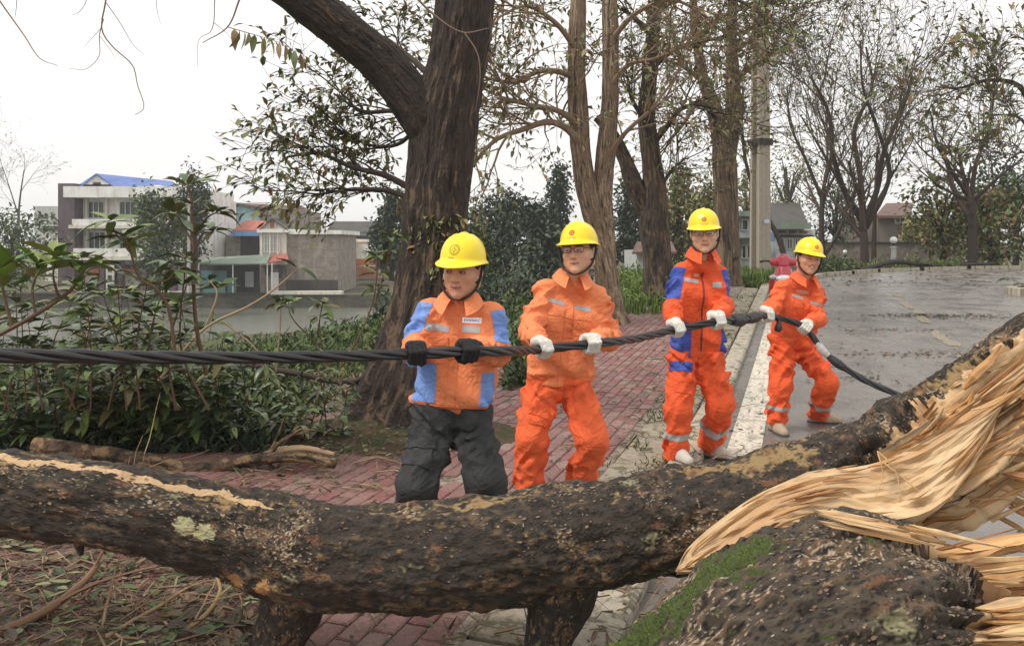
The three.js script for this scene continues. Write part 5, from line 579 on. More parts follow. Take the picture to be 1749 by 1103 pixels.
rowTree({ seed: 37, base: [1125, 497, 16], label: 'dark gnarled forked tree between the second and tallest workers', dark: [.05, .036, .026], lite: [.15, .1, .06], tl: 1.1, P: { ...TP, leaf: 1.3 }, parts: 120,
  trunks: [[[1130, 515, 16, .36], [1126, 480, 16, .29], [1122, 430, 16, .27], [1116, 380, 16, .28], [1118, 330, 16, .23], [1112, 270, 16, .18], [1104, 200, 16, .16], [1110, 120, 16, .15], [1118, 30, 16, .13], [1120, -120, 16, .09]], [[1112, 385, 16, .16], [1085, 320, 16, .17], [1066, 270, 16, .13], [1048, 232, 15.9, .11], [1020, 200, 15.8, .08]]],
  limbs: [[[[1112, 250, 16], [1140, 215, 15.8], [1165, 185, 15.5], [1200, 180, 15.4], [1215, 195, 15.3]], .07], [[[1106, 210, 16], [1080, 170, 15.6], [1070, 120, 15.3]], .06], [[[1110, 120, 16], [1150, 85, 15.7], [1200, 70, 15.4], [1260, 60, 15.2]], .07], [[[1114, 60, 16], [1070, 20, 15.5], [1010, -10, 15.2]], .06], [[[1125, 345, 16], [1140, 300, 15.8], [1170, 270, 15.6]], .045], [[[1118, 20, 16], [1180, -10, 15.6], [1260, 0, 15.3], [1320, 40, 15.2]], .06]] });
rowTree({ seed: 43, base: [1243, 490, 19], label: 'brown forked tree beside the concrete utility pole', dark: [.11, .076, .05], lite: [.25, .18, .11], tl: 1.25, P: { ...TP, leaf: 1.0 }, parts: 100,
  trunks: [[[1246, 510, 19, .34], [1244, 470, 19, .27], [1242, 380, 19, .26], [1238, 290, 19, .27], [1232, 230, 19, .22], [1218, 180, 19, .17], [1200, 130, 19, .12], [1190, 60, 19, .1], [1180, -60, 19, .07]], [[1242, 280, 19, .18], [1250, 220, 19, .18], [1253, 140, 19, .15], [1250, 60, 19, .12], [1255, -60, 19, .09]]],
  limbs: [[[[1222, 190, 19], [1195, 175, 18.5], [1165, 215, 18], [1140, 245, 17.8]], .07], [[[1252, 150, 19], [1280, 115, 18.6], [1310, 100, 18.4], [1330, 70, 18.2]], .07], [[[1205, 140, 19], [1160, 110, 18.5], [1120, 100, 18]], .06], [[[1252, 90, 19], [1300, 60, 18.5], [1350, 50, 18]], .06], [[[1190, 70, 19], [1230, 30, 18.5], [1290, 10, 18.2], [1340, 0, 18]], .06]] });
// bare trees beyond the bend
function bareTree(o) { const T = thing('bare_tree', at(...o.base), o.label, 'tree', 'bare trees beyond the bend'), R = rng(o.seed), c = o.col || [.075, .052, .042]; const b = new MB(), tw = new MB(), lv = []; const m = mat(...c.map(x => x * .62), .9), mt = mat(...c.map(x => x * 1.25), .9);
  for (const [pts, r, r1] of o.stems) { const [Q, rr] = taper(pts, r * .62, r1 * .6, 18), k = new MB(); k.tube(Q, rr.map((x, i) => x * (1 + N3(i * .7, o.seed, 1) * .2)), 9); wpart(pts === o.stems[0][0] ? 'trunk' : 'limb', k.geo(), m, T); for (let i = 0; i < o.sub; i++) { const [p, d] = along(Q, o.from + (1 - o.from) * i / o.sub); if (pts === o.stems[0][0] && i < o.sub * .5) continue; grow(tw, lv, p, d.add(V((R() - .5) * 1.4, (R() - .25) * 1.1, (R() - .5) * 1.4)).normalize(), o.tl * (.7 + R() * .7), r1 * .5, 1, { max: 4, n: [4, 4, 3, 2], wob: .35, grav: .03, ang: .62, k: .62, rmin: .007, leaf: o.leaf || .08, ll: .2 }, R); } }
  wpart('twigs', tw.geo(), mt, T, 'stuff'); if (lv.length) putLeaves(T, lv, 'olive', R, 20); return T; }
bareTree({ seed: 51, base: [1478, 458, 27], label: 'spreading bare tree in the middle of the far roadside', from: .3, sub: 6, tl: 2.3, leaf: .1, stems: [[[[1478, 466, 27], [1477, 420, 27], [1474, 375, 27]],   .24, .2], [[[1474, 378, 27], [1445, 330, 27], [1425, 270, 26.6], [1415, 190, 26.4], [1385, 130, 26.2]], .2, .06], [[[1476, 375, 27], [1470, 300, 27.3], [1460, 220, 27.5], [1490, 150, 27.6], [1480, 80, 27.6]], .18, .05], [[[1478, 380, 27], [1500, 320, 27], [1510, 260, 26.6], [1545, 180, 26.4], [1560, 130, 26.4]], .18, .05], [[[1480, 390, 27], [1520, 300, 26.4], [1500, 220, 26], [1475, 150, 25.6], [1470, 70, 25.4]], .14, .04], [[[1478, 378, 27], [1440, 320, 27.6], [1400, 250, 27.8], [1370, 200, 28]], .13, .04]] });
bareTree({ seed: 53, base: [1660, 452, 29], label: 'bare tree with rising limbs at the right of the bend', from: .3, sub: 5, tl: 2.1, leaf: .15, stems: [[[[1662, 462, 29], [1662, 400, 29], [1660, 335, 29]], .26, .22], [[[1660, 340, 29], [1625, 290, 28.6], [1600, 240, 28.4], [1590, 190, 28.2]], .14, .04], [[[1660, 335, 29], [1668, 280, 29], [1690, 220, 29], [1700, 150, 29]], .15, .05], [[[1661, 345, 29], [1710, 300, 28.5], [1749, 270, 28.3]], .12, .04], [[[1660, 345, 29], [1610, 320, 29.4], [1570, 290, 29.6]], .1, .03]] });
bareTree({ seed: 57, base: [1500, 455, 30], label: 'slim bare tree close behind the spreading bare tree', from: .35, sub: 6, tl: 1.8, stems: [[[[1493, 460, 30], [1494, 400, 30], [1496, 340, 30], [1500, 250, 30]], .16, .08], [[[1496, 350, 30], [1530, 290, 30], [1560, 240, 30]], .09, .03]] });
bareTree({ seed: 59, base: [1405, 450, 31], label: 'bare tree between the utility pole and the spreading bare tree', from: .3, sub: 7, tl: 2.2, stems: [[[[1408, 458, 31], [1404, 400, 31], [1405, 330, 31]], .2, .14], [[[1405, 340, 31], [1380, 280, 31], [1350, 210, 31], [1345, 150, 31]], .12, .04], [[[1405, 330, 31], [1420, 260, 31], [1400, 190, 31]], .12, .04], [[[1408, 440, 31], [1440, 380, 31], [1450, 330, 31]], .12, .06]] });
bareTree({ seed: 61, base: [1340, 440, 24], label: 'leaning bare sapling just behind the utility pole', from: .2, sub: 6, tl: 1.5, stems: [[[[1345, 462, 24], [1332, 410, 24], [1312, 372, 24], [1280, 300, 24], [1268, 220, 24], [1270, 150, 24]], .15, .05]] });
{ // tree at the right edge with a horizontal limb
  bareTree({ seed: 67, base: [1790, 470, 17], label: 'tree at the right edge with a long level limb and dark leaf tufts', from: .35, sub: 5, tl: .8, leaf: .12, stems: [[[[1800, 490, 17], [1794, 350, 17], [1782, 220, 17], [1772, 150, 17], [1765, 60, 17]], .2, .1], [[[1768, 200, 17], [1745, 150, 17], [1720, 138, 17], [1680, 138, 17], [1640, 150, 17], [1600, 148, 17]], .1, .03], [[[1772, 240, 17], [1740, 200, 17], [1700, 195, 17]], .07, .02], [[[1778, 300, 17], [1750, 260, 17], [1720, 275, 17]], .06, .02]] });
}
// ---------------------------------------------------------------- buildings across the lake and beyond the bend
const wallTex = (() => { const t = dataTex(512, 512, (u, v, o) => { const n = TN(u, v, 6, 6, 1) * .12 + TN(u, v, 30, 14, 2) * .1 + TN(u, v, 160, 160, 3) * .08; o[0] = o[1] = o[2] = .9 + n; mix3(o, [.62, .58, .52], sstep(.15, .5, TN(u, v, 14, 4, 5) + TN(u, v, 40, 10, 6) * .5) * .6); }); t.repeat.set(.12, .12); return t; })();
const roughWall = (() => { const t = dataTex(512, 512, (u, v, o) => { const n = TN(u, v, 12, 40, 1) * .25 + TN(u, v, 60, 60, 2) * .2 + TN(u, v, 200, 200, 3) * .15; o[0] = o[1] = o[2] = .75 + n; mix3(o, [1.25, 1.22, 1.2], sstep(.1, .4, TN(u, v, 22, 9, 4) + TN(u, v, 70, 60, 5) * .5) * .55); }); t.repeat.set(.12, .12); return t; })();
const W = (r, g, b, rough = .85, rw) => new THREE.MeshStandardMaterial({ color: rgb(r, g, b), roughness: rough, map: rw ? roughWall : wallTex, side: THREE.DoubleSide });
const H = { white: W(.82, .81, .77), cream: W(.7, .67, .58), purple: W(.115, .085, .095), blueRoof: W(.13, .2, .46), glass: mat(.035, .045, .05, .15), dark: W(.055, .05, .048), grey: W(.3, .265, .225, .9, 1), lightBlue: W(.36, .56, .62), red: W(.42, .13, .1), brownRoof: W(.15, .09, .075), greenRoof: W(.22, .28, .22), teal: W(.11, .24, .26), yellow: W(.6, .38, .11), orange: W(.55, .2, .05), slate: W(.075, .068, .062), pale: W(.5, .52, .5), frame: mat(.6, .6, .57, .6), blue: W(.2, .33, .6), rust: W(.3, .12, .06) };
// box whose front shows between the given photo pixels at distance D and which runs back by dep metres
const fbox = (x0, x1, y0, y1, D, dep) => { const a = at(x0, y1, D), b = at(x1, y0, D); return new MB().box(a.x, b.x, a.y, b.y, -D - dep, -D).geo(false); };
const fp = (root, name, m, x0, x1, y0, y1, D, dep) => wpart(name, fbox(x0, x1, y0, y1, D, dep), m, root);
function win(root, x0, x1, y0, y1, D, cols = 2, rows = 1, m = H.glass, fm = H.frame) { // recessed pane behind a real frame with bars
  const w = fp(root, 'window', m, x0, x1, y0, y1, D - .02, .1), b = new MB(), t = .06, A = at(x0, y1, D), B = at(x1, y0, D); const bar = (xa, xb, ya, yb) => b.box(xa, xb, ya, yb, -D + .02, -D + .1); bar(A.x - t, A.x, A.y - t, B.y + t); bar(B.x, B.x + t, A.y - t, B.y + t); bar(A.x, B.x, A.y - t, A.y); bar(A.x, B.x, B.y, B.y + t); for (let i = 1; i < cols; i++) { const x = lerp(A.x, B.x, i / cols); bar(x - .025, x + .025, A.y, B.y); } for (let i = 1; i < rows; i++) { const y = lerp(A.y, B.y, i / rows); bar(A.x, B.x, y - .025, y + .025); } const g = b.geo(false); const p = w.getWorldPosition ? root.position : V(0, 0, 0); g.translate(-p.x, -p.y, -p.z); part('frame', g, fm, w); }
const quad3 = (...P) => { const mb = new MB(); const k = P.map(p => mb.v(p.x, p.y, p.z, p.x, p.y)); for (let i = 1; i < k.length - 1; i++) mb.t(k[0], k[i], k[i + 1]); return mb.geo(false); };
const slabOf = (P, th) => { const mb = new MB(), n = P.length, top = P.map(p => mb.v(p.x, p.y, p.z, p.x, p.z)), bot = P.map(p => mb.v(p.x, p.y - th, p.z, p.x, p.z)); for (let i = 1; i < n - 1; i++) { mb.t(top[0], top[i], top[i + 1]); mb.t(bot[0], bot[i + 1], bot[i]); } for (let i = 0; i < n; i++) { const j = (i + 1) % n; mb.q(top[i], bot[i], bot[j], top[j]); } return mb.geo(false); };
{ // white three-storey house with a blue metal roof
  const D = 60, B = thing('villa', at(210, 505, D), 'white three-storey house with blue metal roof and dark purple side wall', 'house');
  fp(B, 'wall', H.white, 122, 332, 334, 505, D, 9); fp(B, 'side_wall', H.purple, 98, 126, 313, 505, D - 1.2, 9.4); fp(B, 'parapet', H.white, 107, 318, 318, 337, D - 1.3, 10);
  fp(B, 'balcony_slab', H.cream, 116, 330, 384, 390, D - 1.3, 1.25); fp(B, 'balcony_slab', H.cream, 120, 330, 437, 444, D - 1.4, 1.35); fp(B, 'balcony_wall', H.white, 122, 328, 374, 384, D - 1.25, .12); fp(B, 'balcony_wall', H.white, 124, 328, 424, 437, D - 1.3, .12);
  for (const [a, b, c, d] of [[151, 177, 345, 372], [152, 180, 397, 424], [205, 232, 345, 372], [205, 232, 397, 424], [262, 288, 345, 372], [262, 288, 397, 424]]) win(B, a, b, c, d, D, 3, 1);
  for (const x of [148, 182, 235]) fp(B, 'pilaster', H.cream, x - 4, x, 337, 437, D - .3, .28);
  for (const x of [168, 198, 240, 290]) fp(B, 'column', H.purple, x, x + 9, 446, 505, D - 1.2, .5);
  fp(B, 'shopfront', H.dark, 146, 300, 452, 505, D - .06, .05); for (const [x0, x1] of [[146, 165], [207, 238], [252, 286]]) fp(B, 'shutter', H.cream, x0, x1, 468, 488, D - .3, .1); fp(B, 'awning', H.red, 150, 245, 458, 466, D - .9, .5); fp(B, 'step', H.cream, 130, 310, 498, 507, D - 1.6, 1.5);
  const r = (x, y, d) => at(x, y, d); // gabled roof, gable to the front left
  const e0 = r(128, 319, D - .8), e1 = r(300, 320, D - .8), k0 = r(163, 296, D + 3.4), k1 = r(292, 309, D + 3.4), f0 = r(140, 320, D + 8), f1 = r(310, 320, D + 8);
  wpart('roof', slabOf([e0, e1, k1, k0], .12), H.blueRoof, B); wpart('roof', slabOf([k0, k1, f1, f0], .12), H.blueRoof, B); wpart('gable', quad3(r(141, 315, D - .85), r(190, 315, D - .85), r(163, 299, D - .85)), H.white, B); wpart('gable_roof', slabOf([r(136, 318, D - 1), r(163, 296, D - 1), r(166, 296, D + 3.4), r(140, 318, D + 3)], .1), H.blueRoof, B); wpart('gable_roof', slabOf([r(194, 318, D - 1), r(163, 296, D - 1), r(166, 296, D + 3.4), r(196, 318, D + 3)], .1), H.blueRoof, B); fp(B, 'gable_vent', H.dark, 158, 170, 311, 315, D - .95, .08); fp(B, 'chimney', H.white, 262, 272, 316, 326, D - 1, 1);
}
{ const D = 58.3, S = thing('sign_board', at(186, 500, D), 'narrow white upright sign with dark squares before the white house', 'sign'); fp(S, 'panel', H.white, 180, 193, 452, 500, D, .15); for (const y of [455, 470, 485]) fp(S, 'square', H.dark, 183, 190, y, y + 9, D - .03, .03); }
{ const D = 66, B = thing('annex_building', at(80, 480, D), 'low pale building left of the white house', 'house'); fp(B, 'wall', H.white, 76, 104, 392, 480, D, 6); fp(B, 'roof', H.slate, 72, 108, 386, 393, D - .3, 6.6); win(B, 92, 100, 415, 430, D, 1); }
{ const D = 95, B = thing('distant_block', at(70, 420, D), 'hazy grey block far behind the white house', 'house'); fp(B, 'wall', H.pale, 58, 100, 352, 430, D, 8); for (let k = 0; k < 3; k++) fp(B, 'window', H.glass, 64 + k * 11, 70 + k * 11, 365, 373, D - .03, .1); }
{ // light blue gabled house with a brown red roof
  const D = 74, B = thing('blue_house', at(440, 440, D), 'light blue gabled house with brown red metal roof', 'house'); fp(B, 'front_wall', H.lightBlue, 393, 443, 356, 450, D, .3); wpart('gable', quad3(at(393, 356, D), at(443, 356, D), at(440, 351, D), at(404, 348, D)), H.lightBlue, B); fp(B, 'side_wall', H.grey, 443.5, 517, 359, 450, D + .05, 7); wpart('roof', slabOf([at(384, 357, D - .5), at(404, 346, D - .5), at(516, 352, D + 6), at(530, 362, D + 6)], .1), H.brownRoof, B); wpart('roof', slabOf([at(404, 346, D - .5), at(447, 354, D - .5), at(530, 360, D + 6), at(516, 352, D + 6)], .15), H.brownRoof, B); wpart('cladding_rib', fbox(409, 410, 352, 395, D - .06, .05), H.pale, B); win(B, 397, 402, 378, 385, D, 1); }
{ // small red roofed house in front of it
  const D = 66, B = thing('red_roofed_shed', at(425, 470, D), 'small shed with red tiled roof and blue gutter sheet', 'shed'); fp(B, 'wall', H.dark, 410, 446, 402, 440, D, 4); fp(B, 'side_wall', H.grey, 385, 410, 402, 440, D, 4); wpart('roof', slabOf([at(396, 393, D - .5), at(452, 393, D - .5), at(455, 377, D + 2.5), at(420, 376, D + 2.5)], .12), H.red, B); fp(B, 'gutter_sheet', H.blue, 393, 445, 394, 403, D - .9, .8); }
{ // plastered grey house, white front with a small gable
  const D = 60, B = thing('grey_house', at(510, 500, D), 'unplastered grey house with white front, gable and red motif', 'house'); fp(B, 'side_wall', H.grey, 489, 577, 399, 500, D, 7); fp(B, 'front_wall', H.cream, 443, 488.6, 397, 452, D - .2, 7); fp(B, 'cornice', H.white, 438, 492, 391, 397, D - .5, 7.6); fp(B, 'coping', H.white, 492.4, 582, 393, 400, D - .2, 7.4); wpart('gable', quad3(at(446, 391, D - .3), at(487, 391, D - .3), at(464, 373, D - .3)), H.cream, B); for (const [y0, y1] of [[377, 382], [383, 389]]) fp(B, 'motif', H.rust, 461, 467, y0, y1, D - .4, .08); wpart('roof', slabOf([at(443, 391, D - .5), at(464, 372, D - .5), at(466, 374, D + 6), at(446, 391, D + 6)], .1), H.slate, B); wpart('roof', slabOf([at(464, 372, D - .5), at(490, 391, D - .5), at(500, 391, D + 6), at(494, 374, D + 6)], .1), H.slate, B); win(B, 452, 477, 403, 430, D - .2, 5, 2, H.pale); fp(B, 'ground_wall', H.grey, 444, 488.4, 452, 500, D + .1, 6); fp(B, 'door', H.white, 462, 475, 465, 499, D - .1, .12); fp(B, 'window', H.glass, 453, 461, 454, 470, D - .02, .1); fp(B, 'window', H.glass, 476, 481, 454, 475, D - .02, .1); fp(B, 'plinth', H.slate, 488, 577, 478, 500, D - .08, .08); for (let k = 0; k < 3; k++) fp(B, 'cornice_block', H.white, 445 + k * 14, 447 + k * 14, 397, 436, D - .32, .1);
  wpart('porch_roof', slabOf([at(452, 449, D - 3.2), at(492, 443, D - 2.2), at(490, 433, D - .2), at(462, 436, D - .2)], .1), H.red, B); }
{ const D = 59, B = thing('lean_to_stall', at(400, 500, D), 'low stall with green sheet roof and teal panels', 'stall'); wpart('roof', slabOf([at(340, 450, D - 2.6), at(455, 449, D - 2.6), at(462, 434, D - .1), at(352, 440, D - .1)], .1), H.greenRoof, B); fp(B, 'back_wall', H.dark, 340, 442, 450, 500, D - .2, .2); fp(B, 'panel', H.teal, 342, 386, 462, 484, D - 1.2, .12); fp(B, 'panel', H.teal, 346, 384, 485, 500, D - 1.6, .12); fp(B, 'panel', H.teal, 388, 402, 474, 500, D - 1.4, .12); fp(B, 'door', H.pale, 418, 432, 464, 490, D - .5, .12); for (const x of [396, 455, 463]) fp(B, 'post', H.frame, x, x + 1.6, 449, 500, D - 2.5, .07); }
{ const D = 70, B = thing('yellow_house', at(600, 460, D), 'yellow and orange house end with a narrow dark window', 'house'); fp(B, 'wall', H.yellow, 577, 606, 412, 440, D, 6); fp(B, 'cornice', H.cream, 577, 608, 408, 413, D - .3, 6.4); fp(B, 'base', H.orange, 577, 606, 440, 455, D - .02, 6); win(B, 593, 598, 423, 448, D - .05, 1); fp(B, 'extension_wall', H.white, 607, 642, 417, 442, D + .3, 5); fp(B, 'extension_base', H.orange, 607, 642, 442, 453, D + .25, 5); fp(B, 'garden_wall', H.rust, 577, 645, 455, 474, D - .5, .3); }
{ const D = 80, B = thing('dark_roofed_house', at(600, 440, D), 'house with a wide dark slate roof behind the yellow house', 'house'); fp(B, 'wall', H.slate, 560, 668, 396, 450, D, 6); wpart('roof', slabOf([at(552, 402, D - .6), at(676, 402, D - .6), at(660, 378, D + 3), at(568, 378, D + 3)], .15), H.slate, B); }
{ const D = 57.4, B = thing('quay_wall', at(300, 520, D), 'dark mossy quay wall along the far lake shore', 'wall'); fp(B, 'wall', W(.1, .098, .075, .95, 1), -200, 660, 503, 528, D, 1); fp(B, 'coping', H.cream, 455, 583, 497.5, 503, D - .15, .8); fp(B, 'coping', H.dark, -200, 454.6, 500, 503, D - .1, .7); }
// houses beyond the bend
{ const D = 42, B = thing('pale_house', at(1275, 455, D), 'pale blue two-storey house partly hidden by the utility pole', 'house'); fp(B, 'wall', W(.52, .6, .62), 1256, 1300, 368, 460, D, 6); fp(B, 'roof', H.greenRoof, 1250, 1306, 360, 369, D - .6, 7); for (const [x0, x1, y0, y1] of [[1268, 1276, 376, 392], [1268, 1273, 420, 440], [1277, 1282, 420, 440]]) win(B, x0, x1, y0, y1, D, 1); fp(B, 'canopy', H.slate, 1254, 1302, 406, 410, D - .8, .8); }
{ const D = 44, B = thing('shop_house', at(1358, 440, D), 'white shop house with green canopy and louvred windows', 'house'); fp(B, 'wall', W(.6, .64, .66), 1326, 1392, 392, 450, D, 6); fp(B, 'canopy', H.greenRoof, 1322, 1386, 380, 391, D - 1, 1.5); for (let k = 0; k < 3; k++) fp(B, 'vent', H.rust, 1330 + k * 18, 1344 + k * 18, 394, 398, D - .05, .1); fp(B, 'ledge', H.slate, 1324, 1390, 401, 405, D - .2, .2); for (let k = 0; k < 4; k++) win(B, 1331 + k * 14, 1338 + k * 14, 408, 424, D, 2); fp(B, 'blue_tarp', H.blue, 1312, 1322, 396, 412, D - 1, .1); }
{ const D = 50, B = thing('dark_gabled_house', at(1340, 420, D), 'house with dark roof above the white shop house', 'house'); wpart('roof', slabOf([at(1306, 382, D - .6), at(1380, 380, D - .6), at(1366, 346, D + 4), at(1312, 346, D + 4)], .15), H.slate, B); fp(B, 'wall', H.slate, 1310, 1374, 381, 430, D, 6); }
{ const D = 46, B = thing('brown_roofed_house', at(1540, 420, D), 'long house with brown roof and pale sheet end beyond the bend', 'house'); wpart('roof', slabOf([at(1496, 368, D - .6), at(1556, 368, D - .6), at(1560, 346, D + 4), at(1514, 347, D + 4)], .15), H.brownRoof, B); wpart('sheet_roof', slabOf([at(1552, 372, D - .8), at(1590, 366, D - .8), at(1592, 348, D + 3), at(1566, 352, D + 3)], .1), H.pale, B); fp(B, 'wall', W(.19, .165, .14), 1500, 1590, 369, 430, D, 6); win(B, 1530, 1545, 372, 380, D, 2); }
{ const D = 34, B = thing('garden_wall', at(1520, 450, D), 'long grey garden wall behind the bare trees', 'wall'); fp(B, 'wall', H.grey, 1380, 1640, 416, 462, D, .25); fp(B, 'coping', H.slate, 1378, 1642, 413, 416.4, D - .06, .37); }
{ const D = 36, B = thing('low_hut', at(1110, 460, D), 'low pale hut beyond the gnarled tree', 'shed'); fp(B, 'wall', H.pale, 1088, 1148, 428, 462, D, 4); wpart('roof', slabOf([at(1080, 430, D - .6), at(1156, 430, D - .6), at(1148, 412, D + 2), at(1088, 412, D + 2)], .1), H.brownRoof, B); }
// lamp posts of the park fence
for (const [px, y0, y1, D, r, lab] of [[1527, 410, 462, 28, .12, 'white globe lamp on a short pale pillar near the spreading bare tree'], [1444, 430, 462, 29, .07, 'white globe lamp on a short pillar left of the spreading bare tree'], [1601, 414, 460, 31, .075, 'pale globe pillar half hidden in fallen branches']]) {
  const p = at(px, y1, D), T = thing('globe_lamp_pillar', p, lab, 'lamp', 'globe lamps on the park fence'), hgt = at(px, y0, D).y - p.y; part('pillar', new THREE.CylinderGeometry(.08, .1, hgt - .2, 10).translate(0, (hgt - .2) / 2, 0), H.pale, T); part('neck', new THREE.CylinderGeometry(.05, .05, .12, 8).translate(0, hgt - .16, 0), H.dark, T); part('globe', new THREE.SphereGeometry(r, 18, 14).translate(0, hgt, 0), mat(.8, .8, .78, .3), T); part('cap', new THREE.CylinderGeometry(.12, .12, .05, 10).translate(0, hgt - .24, 0), H.pale, T); }
{ // concrete utility pole of I section, with clamp band
  const D = 21.5, p = at(1299, 470, D); p.y = hD(D); const T = thing('utility_pole', p, 'tall square concrete utility pole with a dark clamp band', 'utility pole'), m = new THREE.MeshStandardMaterial({ map: dataTex(256, 512, (u, v, o) => { const n = 1 + TN(u, v, 8, 24, 1) * .16 + TN(u, v, 50, 60, 2) * .12 + TN(u, v, 16, 3, 4) * .14; o[0] = .36 * n; o[1] = .315 * n; o[2] = .25 * n; }), roughness: .85, bumpMap: soilBump, bumpScale: .004 });
  const mb = new MB(), hh = 8.5, ring = (y, w, d) => { const s = w / 2, t = d / 2, g = w * .34, e = t * .6; return [[-s, t], [s, t], [s, e], [s - g, e * .8], [s - g, -e * .8], [s, -e], [s, -t], [-s, -t], [-s, -e], [-s + g, -e * .8], [-s + g, e * .8], [-s, e]].map(([x, z], i) => mb.v(x, y, z, x + z + i * .1, y)); }; let pr; for (let k = 0; k <= 10; k++) { const y = hh * k / 10, w = lerp(.4, .3, k / 10), r = ring(y, w, w * .95); if (pr) for (let i = 0; i < 12; i++) mb.q(pr[i], pr[(i + 1) % 12], r[(i + 1) % 12], r[i]); pr = r; } const g = mb.geo(false); g.rotateY(.42); part('shaft', g, m, T); const cy = at(1299, 243, D).y - p.y; part('clamp_band', new THREE.BoxGeometry(.46, .16, .46).rotateY(.42).translate(0, cy, 0), H.dark, T); for (const s of [-1, 1]) part('clamp_bolt', new THREE.CylinderGeometry(.02, .02, .3, 8).rotateZ(1.57).translate(s * .3, cy, .1), H.dark, T); part('notice', new THREE.BoxGeometry(.16, .1, .006).rotateY(.42).translate(.1, at(1305, 378, D).y - p.y, .225), mat(.55, .58, .75, .5), T); }
{ // slim concrete pole by the white house
  const D = 45, T = thing('slim_pole', at(322, 500, D), 'slim pale pole standing on the far shore before the white house', 'pole'); part('shaft', new THREE.CylinderGeometry(.06, .09, 5.2, 10).translate(0, 2.6, 0), mat(.4, .38, .34, .8), T); }
// trees and thickets beyond
function farTree(px, pyTop, pyBase, D, wpx, label, pal, seed, group, n = 2600, ls = .3) { const base = at(px, pyBase, D), top = at(px, pyTop, D), h = top.y - base.y, r = wpx / F * D / 2, T = thing('leafy_tree', base, label, 'tree', group), R = rng(seed), tk = new MB(), c = V(base.x, base.y + h * .58, base.z); tk.tube([base.clone(), V(base.x + .1, base.y + h * .3, base.z), V(base.x - .1, base.y + h * .75, base.z)], [h * .035, h * .028, h * .01], 7); const lv = [], mb = new MB(), cl = []; for (let k = 0; k < 34; k++) { const a = R() * 6.283, y = R() * 2 - 1, s = Math.sqrt(1 - y * y) * Math.pow(R(), .4); cl.push([V(c.x + Math.cos(a) * s * r * .8, c.y + y * h * .4, c.z + Math.sin(a) * s * r * .8), (.16 + R() * .2)]); } for (const [q, s] of cl) if (s > .26) tk.tube([V(base.x, base.y + h * .35, base.z), c.clone().lerp(q, .5), q], [h * .012, h * .008, h * .003], 4); wpart('trunk', tk.geo(), mat(.05, .038, .03, .9), T);
  for (let k = 0; k < n; k++) { const [q, s] = cl[(R() * cl.length) | 0], g = () => (R() + R() + R() - 1.5) * 1.1, p = V(q.x + g() * s * r * 1.3, q.y + g() * s * h * .55, q.z + g() * s * r * 1.3); if (p.y < base.y + .1) continue; const cc = leafCols[pal][(R() * leafCols[pal].length) | 0], j = .7 + R() * .6; mb.leaf(p, V(R() - .5, R() - .6, R() - .5).normalize(), V(R() - .5, 1, R() - .5), ls * (.6 + R() * .8), ls * .3, cc.map(x => x * j)); } wpart('crown', mb.geo(false), M.leafV, T, 'stuff'); }
const gA = 'leafy trees on the far shore', gB = 'thicket trees beyond the bend';
[[20, 360, 505, 52, 180, 'round grey green tree at the left edge of the far shore', 'green', 101], [268, 330, 500, 50, 105, 'grey green tree in front of the white house', 'green', 102], [330, 300, 480, 56, 60, 'narrow tree top right of the white house', 'dark', 103], [668, 338, 480, 46, 70, 'dark tree just left of the big trunk', 'dark', 105], [850, 328, 500, 40, 130, 'dark round tree right of the big trunk', 'dark', 106], [905, 350, 490, 44, 90, 'dark tree between the first two workers', 'dark', 107], [951, 292, 480, 50, 66, 'tall narrow tree behind the second worker', 'dark', 108], [935, 400, 500, 36, 110, 'low dark bush-like tree behind the second worker', 'dark', 109], [1075, 312, 480, 45, 100, 'dark tree seen through the twin stems', 'dark', 110], [810, 390, 520, 30, 80, 'low tree with orange tints behind the first worker', 'green', 111], [1160, 300, 470, 42, 90, 'olive tree behind the gnarled tree', 'olive', 112], [1205, 330, 470, 40, 80, 'olive tree behind the tallest worker', 'olive', 113]].forEach(a => farTree(...a.slice(0, 8), gA));
[[1610, 300, 462, 31, 150, 'broad brown thicket tree over the garden wall', 'olive', 128], [1690, 330, 462, 30, 150, 'leafy brown green thicket at the right of the bend', 'olive', 129], [1345, 240, 420, 55, 110, 'hazy brown green tree behind the utility pole', 'olive', 121], [1425, 320, 450, 46, 90, 'dim tree behind the spreading bare tree', 'dark', 122], [1630, 350, 458, 36, 130, 'brown green thicket tree right of the bend', 'olive', 123], [1700, 250, 455, 38, 150, 'tall dark leafy tree at the right edge', 'dark', 124], [1735, 300, 458, 33, 110, 'dark green bushy tree in the right corner of the bend', 'green', 125], [1580, 365, 455, 38, 90, 'low scrubby tree behind the garden wall', 'olive', 126], [1280, 300, 460, 48, 80, 'dim tree left of the utility pole', 'olive', 127]].forEach(a => farTree(...a.slice(0, 8), gB, 1250, .24));
bareTree({ seed: 71, base: [30, 400, 70], label: 'thin bare tree above the left shore', from: .2, sub: 5, tl: 2.4, col: [.12, .1, .09], stems: [[[[30, 420, 70], [32, 350, 70], [40, 290, 70]], .2, .06], [[[31, 370, 70], [15, 320, 70], [5, 290, 70]], .1, .04]] });
